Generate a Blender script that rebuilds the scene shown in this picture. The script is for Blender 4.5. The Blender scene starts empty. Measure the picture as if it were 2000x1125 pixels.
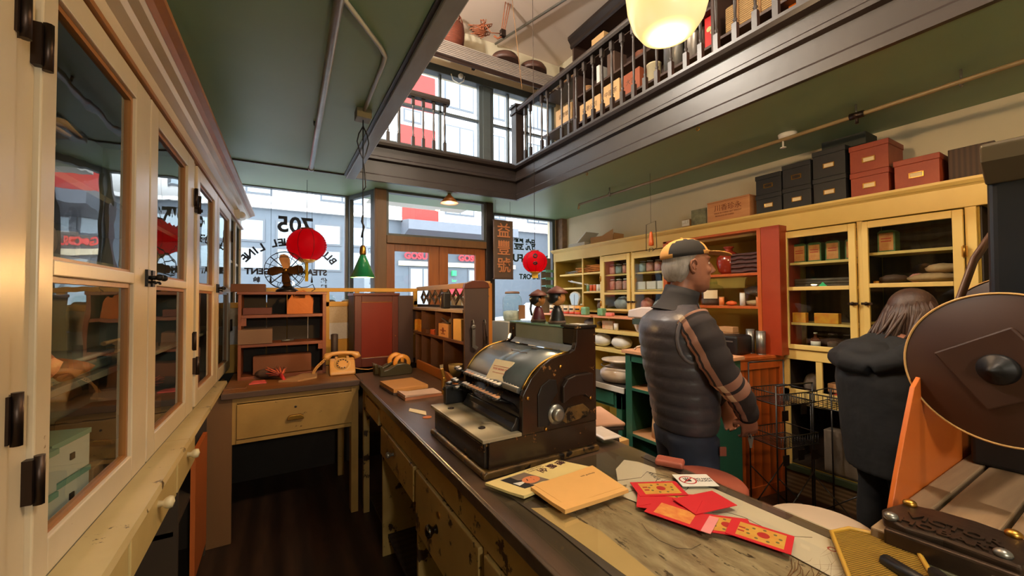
import bpy, math, random
from mathutils import Vector, Matrix
R = math.radians
PI = math.pi
SC = bpy.context.scene
COL = SC.collection

# ---------------------------------------------------------------- camera
def build_camera():
    yaw, pit, rol = R(30.39), R(1.38), R(-.416)
    f = Vector((math.sin(yaw)*math.cos(pit), math.cos(yaw)*math.cos(pit), math.sin(pit)))
    r = Vector((math.cos(yaw), -math.sin(yaw), 0))
    u = r.cross(f)
    r2 = r*math.cos(rol)+u*math.sin(rol)
    u2 = u*math.cos(rol)-r*math.sin(rol)
    m = Matrix((r2, u2, -f)).transposed().to_4x4()
    m.translation = (0, 0, 1.5)
    cd = bpy.data.cameras.new('camera')
    cd.sensor_width = 36
    cd.lens = 776.6/2000*36
    cd.clip_start = .02
    cd.clip_end = 200
    cam = bpy.data.objects.new('camera', cd)
    cam.matrix_world = m
    COL.objects.link(cam)
    SC.camera = cam
build_camera()

# ---------------------------------------------------------------- exposure, world, big lights
SC.view_settings.view_transform = 'Standard'
SC.view_settings.look = 'None'
SC.view_settings.gamma = 1
SC.view_settings.use_curve_mapping = False
SC.view_settings.exposure = 0.22
cy = SC.cycles
cy.max_bounces = 8
cy.diffuse_bounces = 4
cy.glossy_bounces = 4
cy.transparent_max_bounces = 24
cy.sample_clamp_indirect = 4
cy.caustics_reflective = False
cy.caustics_refractive = False

def build_world():
    w = bpy.data.worlds.new('overcast_sky')
    SC.world = w
    w.use_nodes = True
    nt = w.node_tree
    nt.nodes.clear()
    out = nt.nodes.new('ShaderNodeOutputWorld')
    bg = nt.nodes.new('ShaderNodeBackground')
    bg.inputs[0].default_value = (.86, .93, 1, 1)
    bg.inputs[1].default_value = 7.0
    nt.links.new(bg.outputs[0], out.inputs[0])
build_world()

def sky_portal(name, loc, rot, sx, sy):
    ld = bpy.data.lights.new(name, 'AREA')
    ld.shape = 'RECTANGLE'
    ld.size, ld.size_y = sx, sy
    ld.cycles.is_portal = True
    o = bpy.data.objects.new(name, ld)
    o.location = loc
    o.rotation_euler = rot
    COL.objects.link(o)
# the sky is let in through the storefront and the loft windows
sky_portal('storefront_portal', (1.6, 5.15, 1.6), (R(-90), 0, 0), 4.3, 2.2)
sky_portal('loft_portal', (1.9, 5.05, 3.8), (R(-90), 0, 0), 3.6, 1.4)

# ---------------------------------------------------------------- tags and objects
def tag(o, label=None, cat=None, group=None, kind=None):
    if label: o['label'] = label
    if cat: o['category'] = cat
    if group: o['group'] = group
    if kind: o['kind'] = kind
    return o

def T(name, label, cat, loc=(0, 0, 0), rz=0, group=None):
    o = bpy.data.objects.new(name, None)
    o.empty_display_size = .05
    o.location = loc
    o.rotation_euler = (0, 0, rz)
    COL.objects.link(o)
    return tag(o, label, cat, group)

def kids(o):
    return [c for c in bpy.data.objects if c.parent is o]

def copy_tree(o, loc=None, rz=None, label=None, group=None, parent=None, scale=None):
    ch = kids(o)
    c = o.copy()
    COL.objects.link(c)
    if parent: c.parent = parent
    if loc: c.location = loc
    if rz is not None: c.rotation_euler = (0, 0, rz)
    if label: c['label'] = label
    if group: c['group'] = group
    if scale: c.scale = scale
    for k in ch: copy_tree(k, parent=c)
    return c

class MB:
    """collects shapes of ONE mesh"""
    def __init__(s):
        s.v = []; s.f = []; s.mi = []; s.sm = []
    def add(s, vs, fs, mi=0, sm=False):
        b = len(s.v)
        s.v += [tuple(v) for v in vs]
        for f in fs:
            s.f.append([b+i for i in f]); s.mi.append(mi); s.sm.append(sm)
        return s
    def box(s, x0, x1, y0, y1, z0, z1, mi=0):
        return s.add([(x0, y0, z0), (x1, y0, z0), (x1, y1, z0), (x0, y1, z0), (x0, y0, z1), (x1, y0, z1), (x1, y1, z1), (x0, y1, z1)],
                     [(0, 3, 2, 1), (4, 5, 6, 7), (0, 1, 5, 4), (1, 2, 6, 5), (2, 3, 7, 6), (3, 0, 4, 7)], mi)
    def cbox(s, c, d, mi=0, rz=0, rx=0, ry=0):
        m = Matrix.Rotation(rz, 3, 'Z') @ Matrix.Rotation(ry, 3, 'Y') @ Matrix.Rotation(rx, 3, 'X')
        q = MB().box(-d[0]/2, d[0]/2, -d[1]/2, d[1]/2, -d[2]/2, d[2]/2)
        return s.add([m @ Vector(v)+Vector(c) for v in q.v], q.f, mi)
    def tube(s, pts, r, n=8, mi=0, cap=True, flat=1.0, closed=False):
        pts = [Vector(p) for p in pts]
        k = len(pts)
        rs = r if isinstance(r, (list, tuple)) else [r]*k
        b = len(s.v)
        up = None
        for i, p in enumerate(pts):
            if closed: d = pts[(i+1) % k]-pts[i-1]
            else: d = pts[min(i+1, k-1)]-pts[max(i-1, 0)]
            if d.length < 1e-9: d = Vector((0, 0, 1))
            d.normalize()
            if up is None:
                a = Vector((0, 0, 1)) if abs(d.z) < .9 else Vector((1, 0, 0))
                up = (a-d*a.dot(d)).normalized()
            else:
                up = up-d*up.dot(d)
                up = up.normalized() if up.length > 1e-6 else d.orthogonal().normalized()
            sd = d.cross(up)
            for j in range(n):
                t = 2*PI*j/n
                s.v.append(tuple(p+(up*math.cos(t)*flat+sd*math.sin(t))*rs[i]))
        m = k if closed else k-1
        for i in range(m):
            for j in range(n):
                i2 = (i+1) % k
                s.f.append([b+i*n+j, b+i*n+(j+1) % n, b+i2*n+(j+1) % n, b+i2*n+j]); s.mi.append(mi); s.sm.append(True)
        if cap and not closed:
            s.f.append([b+j for j in range(n)][::-1]); s.mi.append(mi); s.sm.append(False)
            s.f.append([b+(k-1)*n+j for j in range(n)]); s.mi.append(mi); s.sm.append(False)
        return s
    def lathe(s, prof, c=(0, 0, 0), n=20, mi=0, axis='Z', sm=True, sy=1.0, a0=0, a1=2*PI):
        if len(prof) == 2 and prof[0][0] == 0 and prof[0][1] == prof[1][1] and axis == 'Z': prof = prof[::-1]
        if len(prof) == 2 and prof[0][1] == prof[1][1]: sm = False
        b = len(s.v)
        full = abs(a1-a0-2*PI) < 1e-6
        nn = n if full else n+1
        for (r, z) in prof:
            for j in range(nn):
                t = a0+(a1-a0)*j/n
                x, y = r*math.cos(t), r*math.sin(t)*sy
                p = {'Z': (x, y, z), 'X': (z, x, y), 'Y': (x, z, y)}[axis]
                s.v.append((p[0]+c[0], p[1]+c[1], p[2]+c[2]))
        for i in range(len(prof)-1):
            for j in range(n):
                j2 = (j+1) % nn if full else j+1
                s.f.append([b+i*nn+j, b+i*nn+j2, b+(i+1)*nn+j2, b+(i+1)*nn+j]); s.mi.append(mi); s.sm.append(sm)
        if full and prof[0] != prof[-1] and not (len(prof) == 2 and prof[0][1] == prof[1][1]):
            if prof[0][0] > 1e-5: s.f.append([b+j for j in range(n)][::-1]); s.mi.append(mi); s.sm.append(False)
            if prof[-1][0] > 1e-5: s.f.append([b+(len(prof)-1)*n+j for j in range(n)]); s.mi.append(mi); s.sm.append(False)
        return s
    def prism(s, poly, axis, lo, hi, mi=0, sm=False):
        """poly: 2D outline; axis X -> (y,z), Y -> (x,z), Z -> (x,y)"""
        n = len(poly)
        def P(a, b, c):
            return {'X': (c, a, b), 'Y': (a, c, b), 'Z': (a, b, c)}[axis]
        vs = [P(a, b, lo) for a, b in poly]+[P(a, b, hi) for a, b in poly]
        b0 = len(s.v)
        s.v += vs
        s.f.append([b0+i for i in range(n)][::-1]); s.mi.append(mi); s.sm.append(False)
        s.f.append([b0+n+i for i in range(n)]); s.mi.append(mi); s.sm.append(False)
        for i in range(n):
            j = (i+1) % n
            s.f.append([b0+i, b0+j, b0+n+j, b0+n+i]); s.mi.append(mi); s.sm.append(sm)
        return s
    def sphere(s, c, r, n=14, m=9, mi=0):
        rx, ry, rz = r if isinstance(r, (tuple, list)) else (r, r, r)
        b = len(s.v)
        vs = []; fs = []
        for i in range(m+1):
            a = PI*i/m
            for j in range(n):
                t = 2*PI*j/n
                vs.append((c[0]+rx*math.sin(a)*math.cos(t), c[1]+ry*math.sin(a)*math.sin(t), c[2]-rz*math.cos(a)))
        for i in range(m):
            for j in range(n):
                fs.append((i*n+j, i*n+(j+1) % n, (i+1)*n+(j+1) % n, (i+1)*n+j))
        return s.add(vs, fs, mi, True)
    def loft(s, rings, n=16, mi=0, cap=True):
        """rings: (centre, half-width vector a, half-depth vector b)"""
        b = len(s.v)
        for c, a, d in rings:
            c, a, d = Vector(c), Vector(a), Vector(d)
            for j in range(n):
                t = 2*PI*j/n
                s.v.append(tuple(c+a*math.cos(t)+d*math.sin(t)))
        for i in range(len(rings)-1):
            for j in range(n):
                s.f.append([b+i*n+j, b+i*n+(j+1) % n, b+(i+1)*n+(j+1) % n, b+(i+1)*n+j]); s.mi.append(mi); s.sm.append(True)
        if cap:
            s.f.append([b+j for j in range(n)][::-1]); s.mi.append(mi); s.sm.append(True)
            s.f.append([b+(len(rings)-1)*n+j for j in range(n)]); s.mi.append(mi); s.sm.append(True)
        return s
    def xf(s, m):
        s.v = [tuple(m @ Vector(v)) for v in s.v]
        return s
    def move(s, x, y, z):
        s.v = [(a+x, b+y, c+z) for a, b, c in s.v]
        return s
    def text(s, body, size, m, mi=0, extrude=.0008, align='CENTER', bold=0):
        me = text_mesh(body, size, extrude, align, bold)
        return s.add([m @ v.co for v in me.vertices], [list(p.vertices) for p in me.polygons], mi)

_tc = {}
def text_mesh(body, size, extrude, align, bold):
    k = (body, size, extrude, align, bold)
    if k in _tc: return _tc[k]
    c = bpy.data.curves.new('lettering', 'FONT')
    c.body = body; c.size = size; c.extrude = extrude; c.offset = bold
    c.align_x = align; c.align_y = 'CENTER'; c.resolution_u = 3
    o = bpy.data.objects.new('lettering', c)
    COL.objects.link(o)
    dg = bpy.context.evaluated_depsgraph_get()
    me = bpy.data.meshes.new_from_object(o.evaluated_get(dg))
    bpy.data.objects.remove(o)
    _tc[k] = me
    return me

def plane_m(o, x, y):
    """matrix that maps text space (x right, y up) to the world directions x, y at o"""
    x = Vector(x).normalized(); y = Vector(y).normalized()
    m = Matrix((x, y, x.cross(y))).transposed().to_4x4()
    m.translation = o
    return m

def ob(name, mb, mats, parent=None, label=None, cat=None, group=None, kind=None, loc=None, bev=0, seg=2, rz=None, fix=True):
    me = bpy.data.meshes.new(name)
    me.from_pydata(mb.v, [], mb.f)
    if not isinstance(mats, (list, tuple)): mats = [mats]
    for m in mats: me.materials.append(m)
    me.polygons.foreach_set('material_index', mb.mi)
    me.polygons.foreach_set('use_smooth', mb.sm)
    me.update()
    o = bpy.data.objects.new(name, me)
    COL.objects.link(o)
    if parent: o.parent = parent
    if loc: o.location = loc
    if rz is not None: o.rotation_euler = (0, 0, rz)
    if bev:
        b = o.modifiers.new('bevel', 'BEVEL')
        b.width = bev; b.segments = seg; b.limit_method = 'ANGLE'; b.angle_limit = R(38)
        b.harden_normals = False
    return tag(o, label, cat, group, kind)

def S(name, mb, mats, **k):
    k.setdefault('kind', 'structure')
    return ob(name, mb, mats, **k)

# ---------------------------------------------------------------- materials
def C(r, g, b):
    return tuple(((x/255)/12.92 if x/255 < .04045 else ((x/255+.055)/1.055)**2.4) for x in (r, g, b))+(1,)

def mat(name, col, rough=.6, metal=0.0, col2=None, var=.5, scale=6, st=(1, 1, 1), bump=.1, bscale=None,
        chip=None, chip_amt=.42, chip_scale=8, emit=None, es=0, spec=.5, bump_d=.004, wave=None, alpha=None, sheen=0):
    m = bpy.data.materials.new(name)
    m.use_nodes = True
    nt = m.node_tree
    N, L = nt.nodes, nt.links
    b = N['Principled BSDF']
    b.inputs['Roughness'].default_value = rough
    b.inputs['Metallic'].default_value = metal
    b.inputs['Specular IOR Level'].default_value = spec
    if sheen: b.inputs['Sheen Weight'].default_value = sheen
    tc = N.new('ShaderNodeTexCoord')
    mp = N.new('ShaderNodeMapping')
    mp.inputs['Scale'].default_value = st
    L.new(tc.outputs['Object'], mp.inputs[0])
    no = N.new('ShaderNodeTexNoise')
    no.inputs['Scale'].default_value = scale
    no.inputs['Detail'].default_value = 5
    no.inputs['Roughness'].default_value = .6
    L.new(mp.outputs[0], no.inputs['Vector'])
    if col2 is None: col2 = tuple(c*.72 for c in col[:3])+(1,)
    rp = N.new('ShaderNodeMapRange')
    rp.inputs['From Min'].default_value = .5-.28
    rp.inputs['From Max'].default_value = .5+.28
    rp.inputs['To Max'].default_value = var
    L.new(no.outputs['Fac'], rp.inputs['Value'])
    mx = N.new('ShaderNodeMix'); mx.data_type = 'RGBA'
    mx.inputs['A'].default_value = col
    mx.inputs['B'].default_value = col2
    L.new(rp.outputs[0], mx.inputs['Factor'])
    cur = mx.outputs['Result']
    hs = no.outputs['Fac']
    if wave:
        wv = N.new('ShaderNodeTexWave')
        wv.wave_type = 'BANDS'; wv.bands_direction = wave[0]; wv.wave_profile = wave[3] if len(wave) > 3 else 'SIN'
        wv.inputs['Scale'].default_value = wave[1]
        wv.inputs['Distortion'].default_value = wave[2]
        L.new(tc.outputs['Object'], wv.inputs['Vector'])
        m2 = N.new('ShaderNodeMix'); m2.data_type = 'RGBA'; m2.blend_type = 'MULTIPLY'
        m2.inputs['Factor'].default_value = .55
        L.new(cur, m2.inputs['A']); L.new(wv.outputs['Color'], m2.inputs['B'])
        cur = m2.outputs['Result']
        hs = wv.outputs['Fac']
    if chip is not None:
        n2 = N.new('ShaderNodeTexNoise')
        n2.inputs['Scale'].default_value = chip_scale
        n2.inputs['Detail'].default_value = 8
        n2.inputs['Roughness'].default_value = .7
        L.new(mp.outputs[0], n2.inputs['Vector'])
        r2 = N.new('ShaderNodeMapRange')
        r2.inputs['From Min'].default_value = chip_amt-.02
        r2.inputs['From Max'].default_value = chip_amt
        r2.inputs['To Min'].default_value = 1
        r2.inputs['To Max'].default_value = 0
        L.new(n2.outputs['Fac'], r2.inputs['Value'])
        m3 = N.new('ShaderNodeMix'); m3.data_type = 'RGBA'
        L.new(r2.outputs[0], m3.inputs['Factor'])
        L.new(cur, m3.inputs['A'])
        m3.inputs['B'].default_value = chip
        cur = m3.outputs['Result']
    L.new(cur, b.inputs['Base Color'])
    if bump:
        bp = N.new('ShaderNodeBump')
        bp.inputs['Strength'].default_value = bump
        bp.inputs['Distance'].default_value = bump_d
        if bscale:
            n4 = N.new('ShaderNodeTexNoise'); n4.inputs['Scale'].default_value = bscale; n4.inputs['Detail'].default_value = 3
            L.new(mp.outputs[0], n4.inputs['Vector']); hs = n4.outputs['Fac']
        L.new(hs, bp.inputs['Height'])
        L.new(bp.outputs[0], b.inputs['Normal'])
    if emit:
        b.inputs['Emission Color'].default_value = emit
        b.inputs['Emission Strength'].default_value = es
    return m

def glass_mat(name, tint=(1, 1, 1, 1), rough=.01, ior=1.45, bump=0, bs=3, boost=1.0):
    m = bpy.data.materials.new(name)
    m.use_nodes = True
    nt = m.node_tree; N, L = nt.nodes, nt.links
    N.remove(N['Principled BSDF'])
    out = N['Material Output']
    tr = N.new('ShaderNodeBsdfTransparent'); tr.inputs[0].default_value = tint
    gl = N.new('ShaderNodeBsdfGlossy'); gl.inputs['Roughness'].default_value = rough
    fr = N.new('ShaderNodeFresnel'); fr.inputs['IOR'].default_value = ior
    mu = N.new('ShaderNodeMath'); mu.operation = 'MULTIPLY'; mu.use_clamp = True
    mu.inputs[1].default_value = boost
    ge = N.new('ShaderNodeNewGeometry'); fb = N.new('ShaderNodeMath'); fb.operation = 'SUBTRACT'
    fb.inputs[0].default_value = 1
    L.new(ge.outputs['Backfacing'], fb.inputs[1])
    fm = N.new('ShaderNodeMath'); fm.operation = 'MULTIPLY'
    L.new(fr.outputs[0], fm.inputs[0]); L.new(fb.outputs[0], fm.inputs[1])
    L.new(fm.outputs[0], mu.inputs[0])
    mx = N.new('ShaderNodeMixShader')
    L.new(mu.outputs[0], mx.inputs[0]); L.new(tr.outputs[0], mx.inputs[1]); L.new(gl.outputs[0], mx.inputs[2])
    if bump:
        tc = N.new('ShaderNodeTexCoord'); no = N.new('ShaderNodeTexNoise')
        no.inputs['Scale'].default_value = bs
        bp = N.new('ShaderNodeBump'); bp.inputs['Strength'].default_value = bump; bp.inputs['Distance'].default_value = .02
        L.new(tc.outputs['Object'], no.inputs['Vector']); L.new(no.outputs['Fac'], bp.inputs['Height'])
        L.new(bp.outputs[0], gl.inputs['Normal'])
    L.new(mx.outputs[0], out.inputs[0])
    return m

def emis(name, col, s):
    m = bpy.data.materials.new(name)
    m.use_nodes = True
    nt = m.node_tree
    b = nt.nodes['Principled BSDF']
    b.inputs['Base Color'].default_value = col
    b.inputs['Emission Color'].default_value = col
    b.inputs['Emission Strength'].default_value = s
    return m

def lamp(parent, name, loc, power, col, size=.04, kind='POINT', rot=None, spot=None, blend=.4):
    ld = bpy.data.lights.new(name, kind)
    ld.energy = power
    ld.color = col
    ld.shadow_soft_size = size
    if spot: ld.spot_size = spot; ld.spot_blend = blend
    o = bpy.data.objects.new(name, ld)
    o.location = loc
    if rot: o.rotation_euler = rot
    COL.objects.link(o)
    if parent: o.parent = parent
    return o

GREEN = mat('sage_green_ceiling_paint', C(136, 160, 124), .45, col2=C(114, 138, 102), var=.6, scale=1.2, bump=.12, bscale=9)
WALLCREAM = mat('cream_plaster', C(214, 203, 176), .8, col2=C(190, 176, 146), var=.6, scale=1.5, bump=.15, bscale=14)
LOFTCEIL = mat('pale_pink_plaster', C(236, 216, 202), .85, col2=C(218, 198, 182), var=.6, scale=.9, bump=.05)
FLOORW = mat('old_floor_boards', C(70, 46, 30), .5, col2=C(30, 20, 14), var=.9, scale=3, st=(8, 1, 1), bump=.25, wave=('X', 2.2, .5))
CREAM = mat('cream_gloss_paint', C(206, 192, 166), .33, col2=C(180, 162, 132), var=.7, scale=2.2, bump=.18, bscale=16, chip=C(122, 92, 52), chip_amt=.315, chip_scale=13)
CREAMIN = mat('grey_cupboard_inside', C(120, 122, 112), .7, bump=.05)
AMBERW = mat('varnished_glazing_bead', C(160, 106, 52), .4, col2=C(110, 68, 30), scale=12, st=(1, 1, .3))
YEL = mat('butter_yellow_cabinet_paint', C(224, 198, 122), .42, col2=C(202, 168, 90), var=.7, scale=2, bump=.15, bscale=14)
YELIN = mat('mustard_cabinet_lining', C(168, 142, 52), .7, col2=C(120, 98, 34), scale=3)
DARKIN = mat('stained_and_shaded_boards', C(52, 40, 28), .7, col2=C(28, 20, 14), wave=('Y', 6, .1))  # board colour, also used as painted shade in cabinet recesses and knee hole
ESPRESSO = mat('espresso_painted_trim', C(36, 28, 26), .38, col2=C(24, 18, 16), var=.8, scale=3, bump=.15, bscale=20)
SLATE = mat('dark_slate_frame_paint', C(72, 80, 82), .4, col2=C(52, 56, 58))
DOORW = mat('orange_brown_door_wood', C(150, 84, 34), .4, col2=C(104, 52, 18), scale=5, st=(6, 6, .5), var=.8)
POSTW = mat('brown_door_post_wood', C(120, 84, 46), .45, col2=C(76, 52, 30), scale=5, st=(5, 5, .6))
GLASS = glass_mat('window_glass', (.97, .99, 1, 1), .005)
OLDGLASS = glass_mat('wavy_old_glass', (.93, .96, .95, 1), .01, 1.5, bump=.07, bs=4, boost=1.35)
BRASS = mat('worn_brass', C(200, 150, 70), .35, 1, col2=C(130, 90, 40), scale=30)
DKMETAL = mat('dark_bronze_metal', C(64, 52, 46), .4, .9, scale=40)
BLACK = mat('black_paint', C(20, 19, 20), .4, scale=20)
IRON = mat('black_iron', C(34, 32, 32), .45, .6, scale=30)
STEEL = mat('grey_galvanised_steel', C(150, 148, 142), .35, .8, col2=C(96, 90, 84), scale=14)
WHITE = mat('white_paint', C(225, 222, 214), .5)
PAPER = mat('cream_paper', C(232, 214, 176), .8, bump=.03)
CARD = mat('brown_cardboard', C(176, 132, 88), .8, bump=.05)
REDPAPER = mat('red_paper', C(200, 16, 34), .55, bump=.05)
INK = mat('black_ink', C(24, 22, 26), .6, bump=0)
REDINK = mat('red_ink', C(180, 40, 36), .6, bump=0)
CLEARG = glass_mat('clear_jar_glass', (.9, .95, .93, 1), .02, 1.5)
PLASTIC = glass_mat('clear_plastic_film', (.93, .93, .93, 1), .12, 1.6, bump=.6, bs=30, boost=1.6)
# ================================================================ the room
XL, XR, YB, YF = -.76, 3.75, -2.6, 4.9
ZC, ZU = 2.68, 5.1
S('floor', MB().box(XL-.1, XR+.1, YB-.1, YF+.1, -.12, 0), FLOORW)
S('wall_right', MB().box(XR, XR+.12, YB, YF+.2, 0, ZU), WALLCREAM)
S('wall_left', MB().box(XL-.12, XL, YB, YF+.2, 0, ZU), WALLCREAM)
S('wall_back', MB().box(XL-.12, XR+.12, YB-.12, YB, 0, ZU), WALLCREAM)
ceil = MB()
ceil.box(XL, .62, YB, YF, ZC, ZC+.3)
ceil.box(2.46, XR, YB, YF, ZC, ZC+.3)
ceil.box(.62, 2.46, 4.06, YF, ZC, ZC+.3)
ceil.box(.62, 2.46, YB, -.5, ZC, ZC+.3)
S('ceiling', ceil, GREEN)
S('trim_1', MB().box(XL, .55, 4.02, 4.035, ZC-.012, ZC), DKMETAL, label='dark seam strip across the green ceiling')
S('ceiling_upper', MB().box(XL-.1, XR+.1, YB-.1, YF+.1, ZU, ZU+.1), LOFTCEIL)
# front wall around the glazing
wf = MB()
wf.box(XL-.1, -.5, YF, YF+.16, 0, ZU)
wf.box(-.5, .68, YF, YF+.16, 0, .5)
wf.box(2.54, XR+.1, YF, YF+.16, 0, .5)
wf.box(3.62, XR+.1, YF, YF+.16, .5, 3.2)
wf.box(-.5, XR+.1, YF, YF+.16, 2.72, 3.2)
wf.box(-.5, .1, YF, YF+.16, 3.2, 4.46)
wf.box(3.62, XR+.1, YF, YF+.16, 3.2, 4.46)
wf.box(-.5, XR+.1, YF, YF+.16, 4.46, ZU)
S('wall_front', wf, WALLCREAM)
BRICK = mat('rough_brick_pier', C(150, 118, 92), .9, col2=C(96, 78, 66), var=1, scale=14, bump=.6)
S('trim_2', MB().box(3.66, XR, YF-.16, YF, 2.05, ZC), BRICK, label='strip of bare brick at the window corner')
# light coloured soffit band between the seam and the glass is part of the ceiling; opening edge trims
edge = mat('grey_green_edge_trim', C(140, 142, 136), .35, col2=C(92, 84, 78), var=.9, scale=5, st=(1, .3, 1))
S('trim_3', MB().box(.545, .63, -.5, 4.06, ZC-.03, ZC+.5), edge, bev=.006)
S('trim_4', MB().box(.525, .545, -.5, 4.02, ZC-.012, ZC), ESPRESSO)
# espresso fascia round the opening: front run and right run
def fascia_prof(s):
    # (outward, z): outward is into the opening
    return [(0, 2.66), (.03, 2.66), (.03, 2.72), (.02, 2.735), (.02, 2.86), (.045, 2.875), (.045, 2.9), (.03, 2.915), (.03, 3.0),
            (.07, 3.015), (.08, 3.04), (.08, 3.06), (0, 3.06)]
p = fascia_prof(0)
S('trim_5', MB().prism([(4.06-a, z) for a, z in p], 'X', .63, 2.46), ESPRESSO)
S('trim_6', MB().prism([(2.46-a, z) for a, z in p], 'Y', -.5, 4.06), ESPRESSO)
lf = MB(); lf.box(XL, .62, YB, YF, 2.98, 3.05); lf.box(2.46, XR, YB, YF, 2.98, 3.05); lf.box(.62, 2.46, 4.06, YF, 2.98, 3.05)
S('floor_loft', lf, FLOORW)

# ---------------- windows
def frame_rect(mb, x0, x1, z0, z1, y, w=.05, d=.07, vs=(), hs=(), mw=.028):
    mb.box(x0, x0+w, y-d/2, y+d/2, z0, z1); mb.box(x1-w, x1, y-d/2, y+d/2, z0, z1)
    mb.box(x0+w, x1-w, y-d/2, y+d/2, z0, z0+w); mb.box(x0+w, x1-w, y-d/2, y+d/2, z1-w, z1)
    for v in vs: mb.box(v-mw/2, v+mw/2, y-d/3, y+d/3, z0+w, z1-w)
    for h in hs: mb.box(x0+w, x1-w, y-d/3, y+d/3, h-mw/2, h+mw/2)
    return mb
w1 = S('window_1', frame_rect(MB(), -.5, .7, .5, 2.72, YF, .05), SLATE)
ob('glass_pane', MB().box(-.45, .65, YF-.003, YF+.003, .55, 2.67), GLASS, w1)
w2 = S('window_2', frame_rect(MB(), 2.53, 3.62, .5, 2.70, YF, .05), SLATE)
ob('glass_pane', MB().box(2.58, 3.57, YF-.003, YF+.003, .55, 2.65), GLASS, w2)
# splayed return panes beside the recessed door
def splay(name, ax, ay, bx, by):
    a, b = Vector((ax, ay)), Vector((bx, by))
    L_ = (b-a).length; ang = math.atan2(b.y-a.y, b.x-a.x)
    fr = MB(); d = .025
    fr.box(0, .04, -d, d, .5, ZC); fr.box(L_-.06, L_, -d, d, .5, ZC); fr.box(.04, L_-.06, -d, d, ZC-.05, ZC); fr.box(.04, L_-.06, -d, d, 0, .55)
    o = S(name, fr, SLATE, loc=(ax, ay, 0), rz=ang)
    ob('glass_pane', MB().box(.04, L_-.06, -.003, .003, .55, ZC-.05), GLASS, o)
splay('window_3', .70, 4.88, .90, 4.43)
splay('window_4', 2.30, 4.43, 2.54, 4.88)
# door frame with transom
YD = 4.42
S('trim_7', MB().box(.89, 1.0, YD-.05, YD+.06, 0, ZC).box(.875, .90, YD-.06, YD+.02, 0, ZC), [POSTW], bev=.004)
S('trim_8', MB().box(2.2, 2.3, YD-.05, YD+.06, 0, ZC), [ESPRESSO], bev=.004)
S('trim_9', MB().box(1.0, 2.2, YD-.06, YD+.06, 2.10, 2.185), POSTW, bev=.004)
w5 = S('window_5', frame_rect(MB(), 1.0, 2.2, 2.185, ZC, YD, .025), SLATE)
ob('glass_pane', MB().box(1.025, 2.175, YD-.003, YD+.003, 2.21, ZC-.025), GLASS, w5)
def leaf(name, x0, x1):
    gx0, gx1 = x0+.09, x1-.12
    if x0 > 1.3: gx0, gx1 = x0+.11, x1-.13
    m = MB(); y0, y1 = YD-.022, YD+.022
    m.box(x0, gx0, y0, y1, .02, 2.1); m.box(gx1, x1, y0, y1, .02, 2.1)
    m.box(gx0, gx1, y0, y1, 2.02, 2.1); m.box(gx0, gx1, y0, y1, .02, 1.0)
    o = S(name, m, DOORW, bev=.003)
    ob('glass_pane', MB().box(gx0, gx1, YD-.003, YD+.003, 1.0, 2.02), GLASS, o)
    ob('handle', MB().lathe([(.0, 0), (.024, .005), (.026, .02), (.012, .035), (.01, .05)], (x1-.05 if x0 < 1.3 else x0+.05, YD-.072, 1.05), 12, axis='Y'), BRASS, o)
leaf('door_1', 1.003, 1.60)
leaf('door_2', 1.603, 2.197)
# loft windows: two wide sashes with a broad post between
wa = S('window_6', frame_rect(MB(), .1, 2.40, 3.2, 4.46, YF, .05, .08, vs=(.72, 1.27, 1.8), hs=(3.41, 3.92)), SLATE)
ob('glass_pane', MB().box(.15, 2.35, YF-.003, YF+.003, 3.25, 4.41), GLASS, wa)
wb = S('window_7', frame_rect(MB(), 2.52, 3.62, 3.2, 4.46, YF, .05, .08, vs=(2.82, 3.14), hs=(3.41, 3.92)), SLATE)
ob('glass_pane', MB().box(2.57, 3.57, YF-.003, YF+.003, 3.25, 4.41), GLASS, wb)
S('trim_10', MB().box(2.40, 2.52, YF-.06, YF+.1, 3.15, 4.5).box(.1, 3.62, YF-.09, YF-.04, 4.40, 4.5).box(.0, 3.7, YF-.12, YF-.04, 3.12, 3.21), SLATE, bev=.005)
# display platform behind the shop windows
PLAT = mat('pale_painted_display_platform', C(190, 184, 168), .6)
S('trim_11', MB().box(-.5, .9, 4.12, YF-.02, .5, .55).box(2.3, 3.7, 4.4, YF-.02, .5, .55), PLAT)

# ---------------- balustrades
def baluster():
    m = MB()
    m.box(-.016, .016, -.016, .016, 0, .15)
    m.box(-.016, .016, -.016, .016, .57, .67)
    m.lathe([(.016, .15), (.009, .16), (.014, .175), (.008, .19), (.0105, .26), (.013, .36), (.010, .48), (.008, .53), (.014, .545), (.009, .555), (.016, .57)], (0, 0, 0), 10)
    return m
rail = T('balustrade', 'long espresso railing of turned balusters along the loft edge above the right aisle', 'railing', (2.49, 0, 3.06))
hr = MB().prism([(-.035, .67), (.035, .67), (.045, .69), (.045, .71), (.03, .735), (-.03, .735), (-.045, .71), (-.045, .69)], 'Y', -.5, 4.02)
ob('handrail', hr, ESPRESSO, rail)
ob('base_rail', MB().box(-.04, .04, -.5, 4.02, 0, .02), ESPRESSO, rail)
bal = ob('baluster', baluster(), ESPRESSO, rail)
ys = [3.91, 3.80, 3.57, 3.46, 3.21, 3.09, 2.98, 2.86, 2.74, 2.62, 2.50, 2.38, 2.255, 2.14, 2.026, 1.90, 1.774, 1.66, 1.545, 1.42, 1.296, 1.18, 1.054, .93, .8, .68, .56]
for i, y in enumerate(ys):
    b = bal if i == 0 else bal.copy()
    if i: COL.objects.link(b); b.parent = rail
    b.location = (0, y, .02-.0)
nw = T('newel_post', 'square espresso newel post with moulded cap at the loft railing corner', 'post', (2.50, 4.10, 3.06))
ob('shaft', MB().box(-.055, .055, -.055, .055, 0, .66), ESPRESSO, nw, bev=.004)
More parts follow.
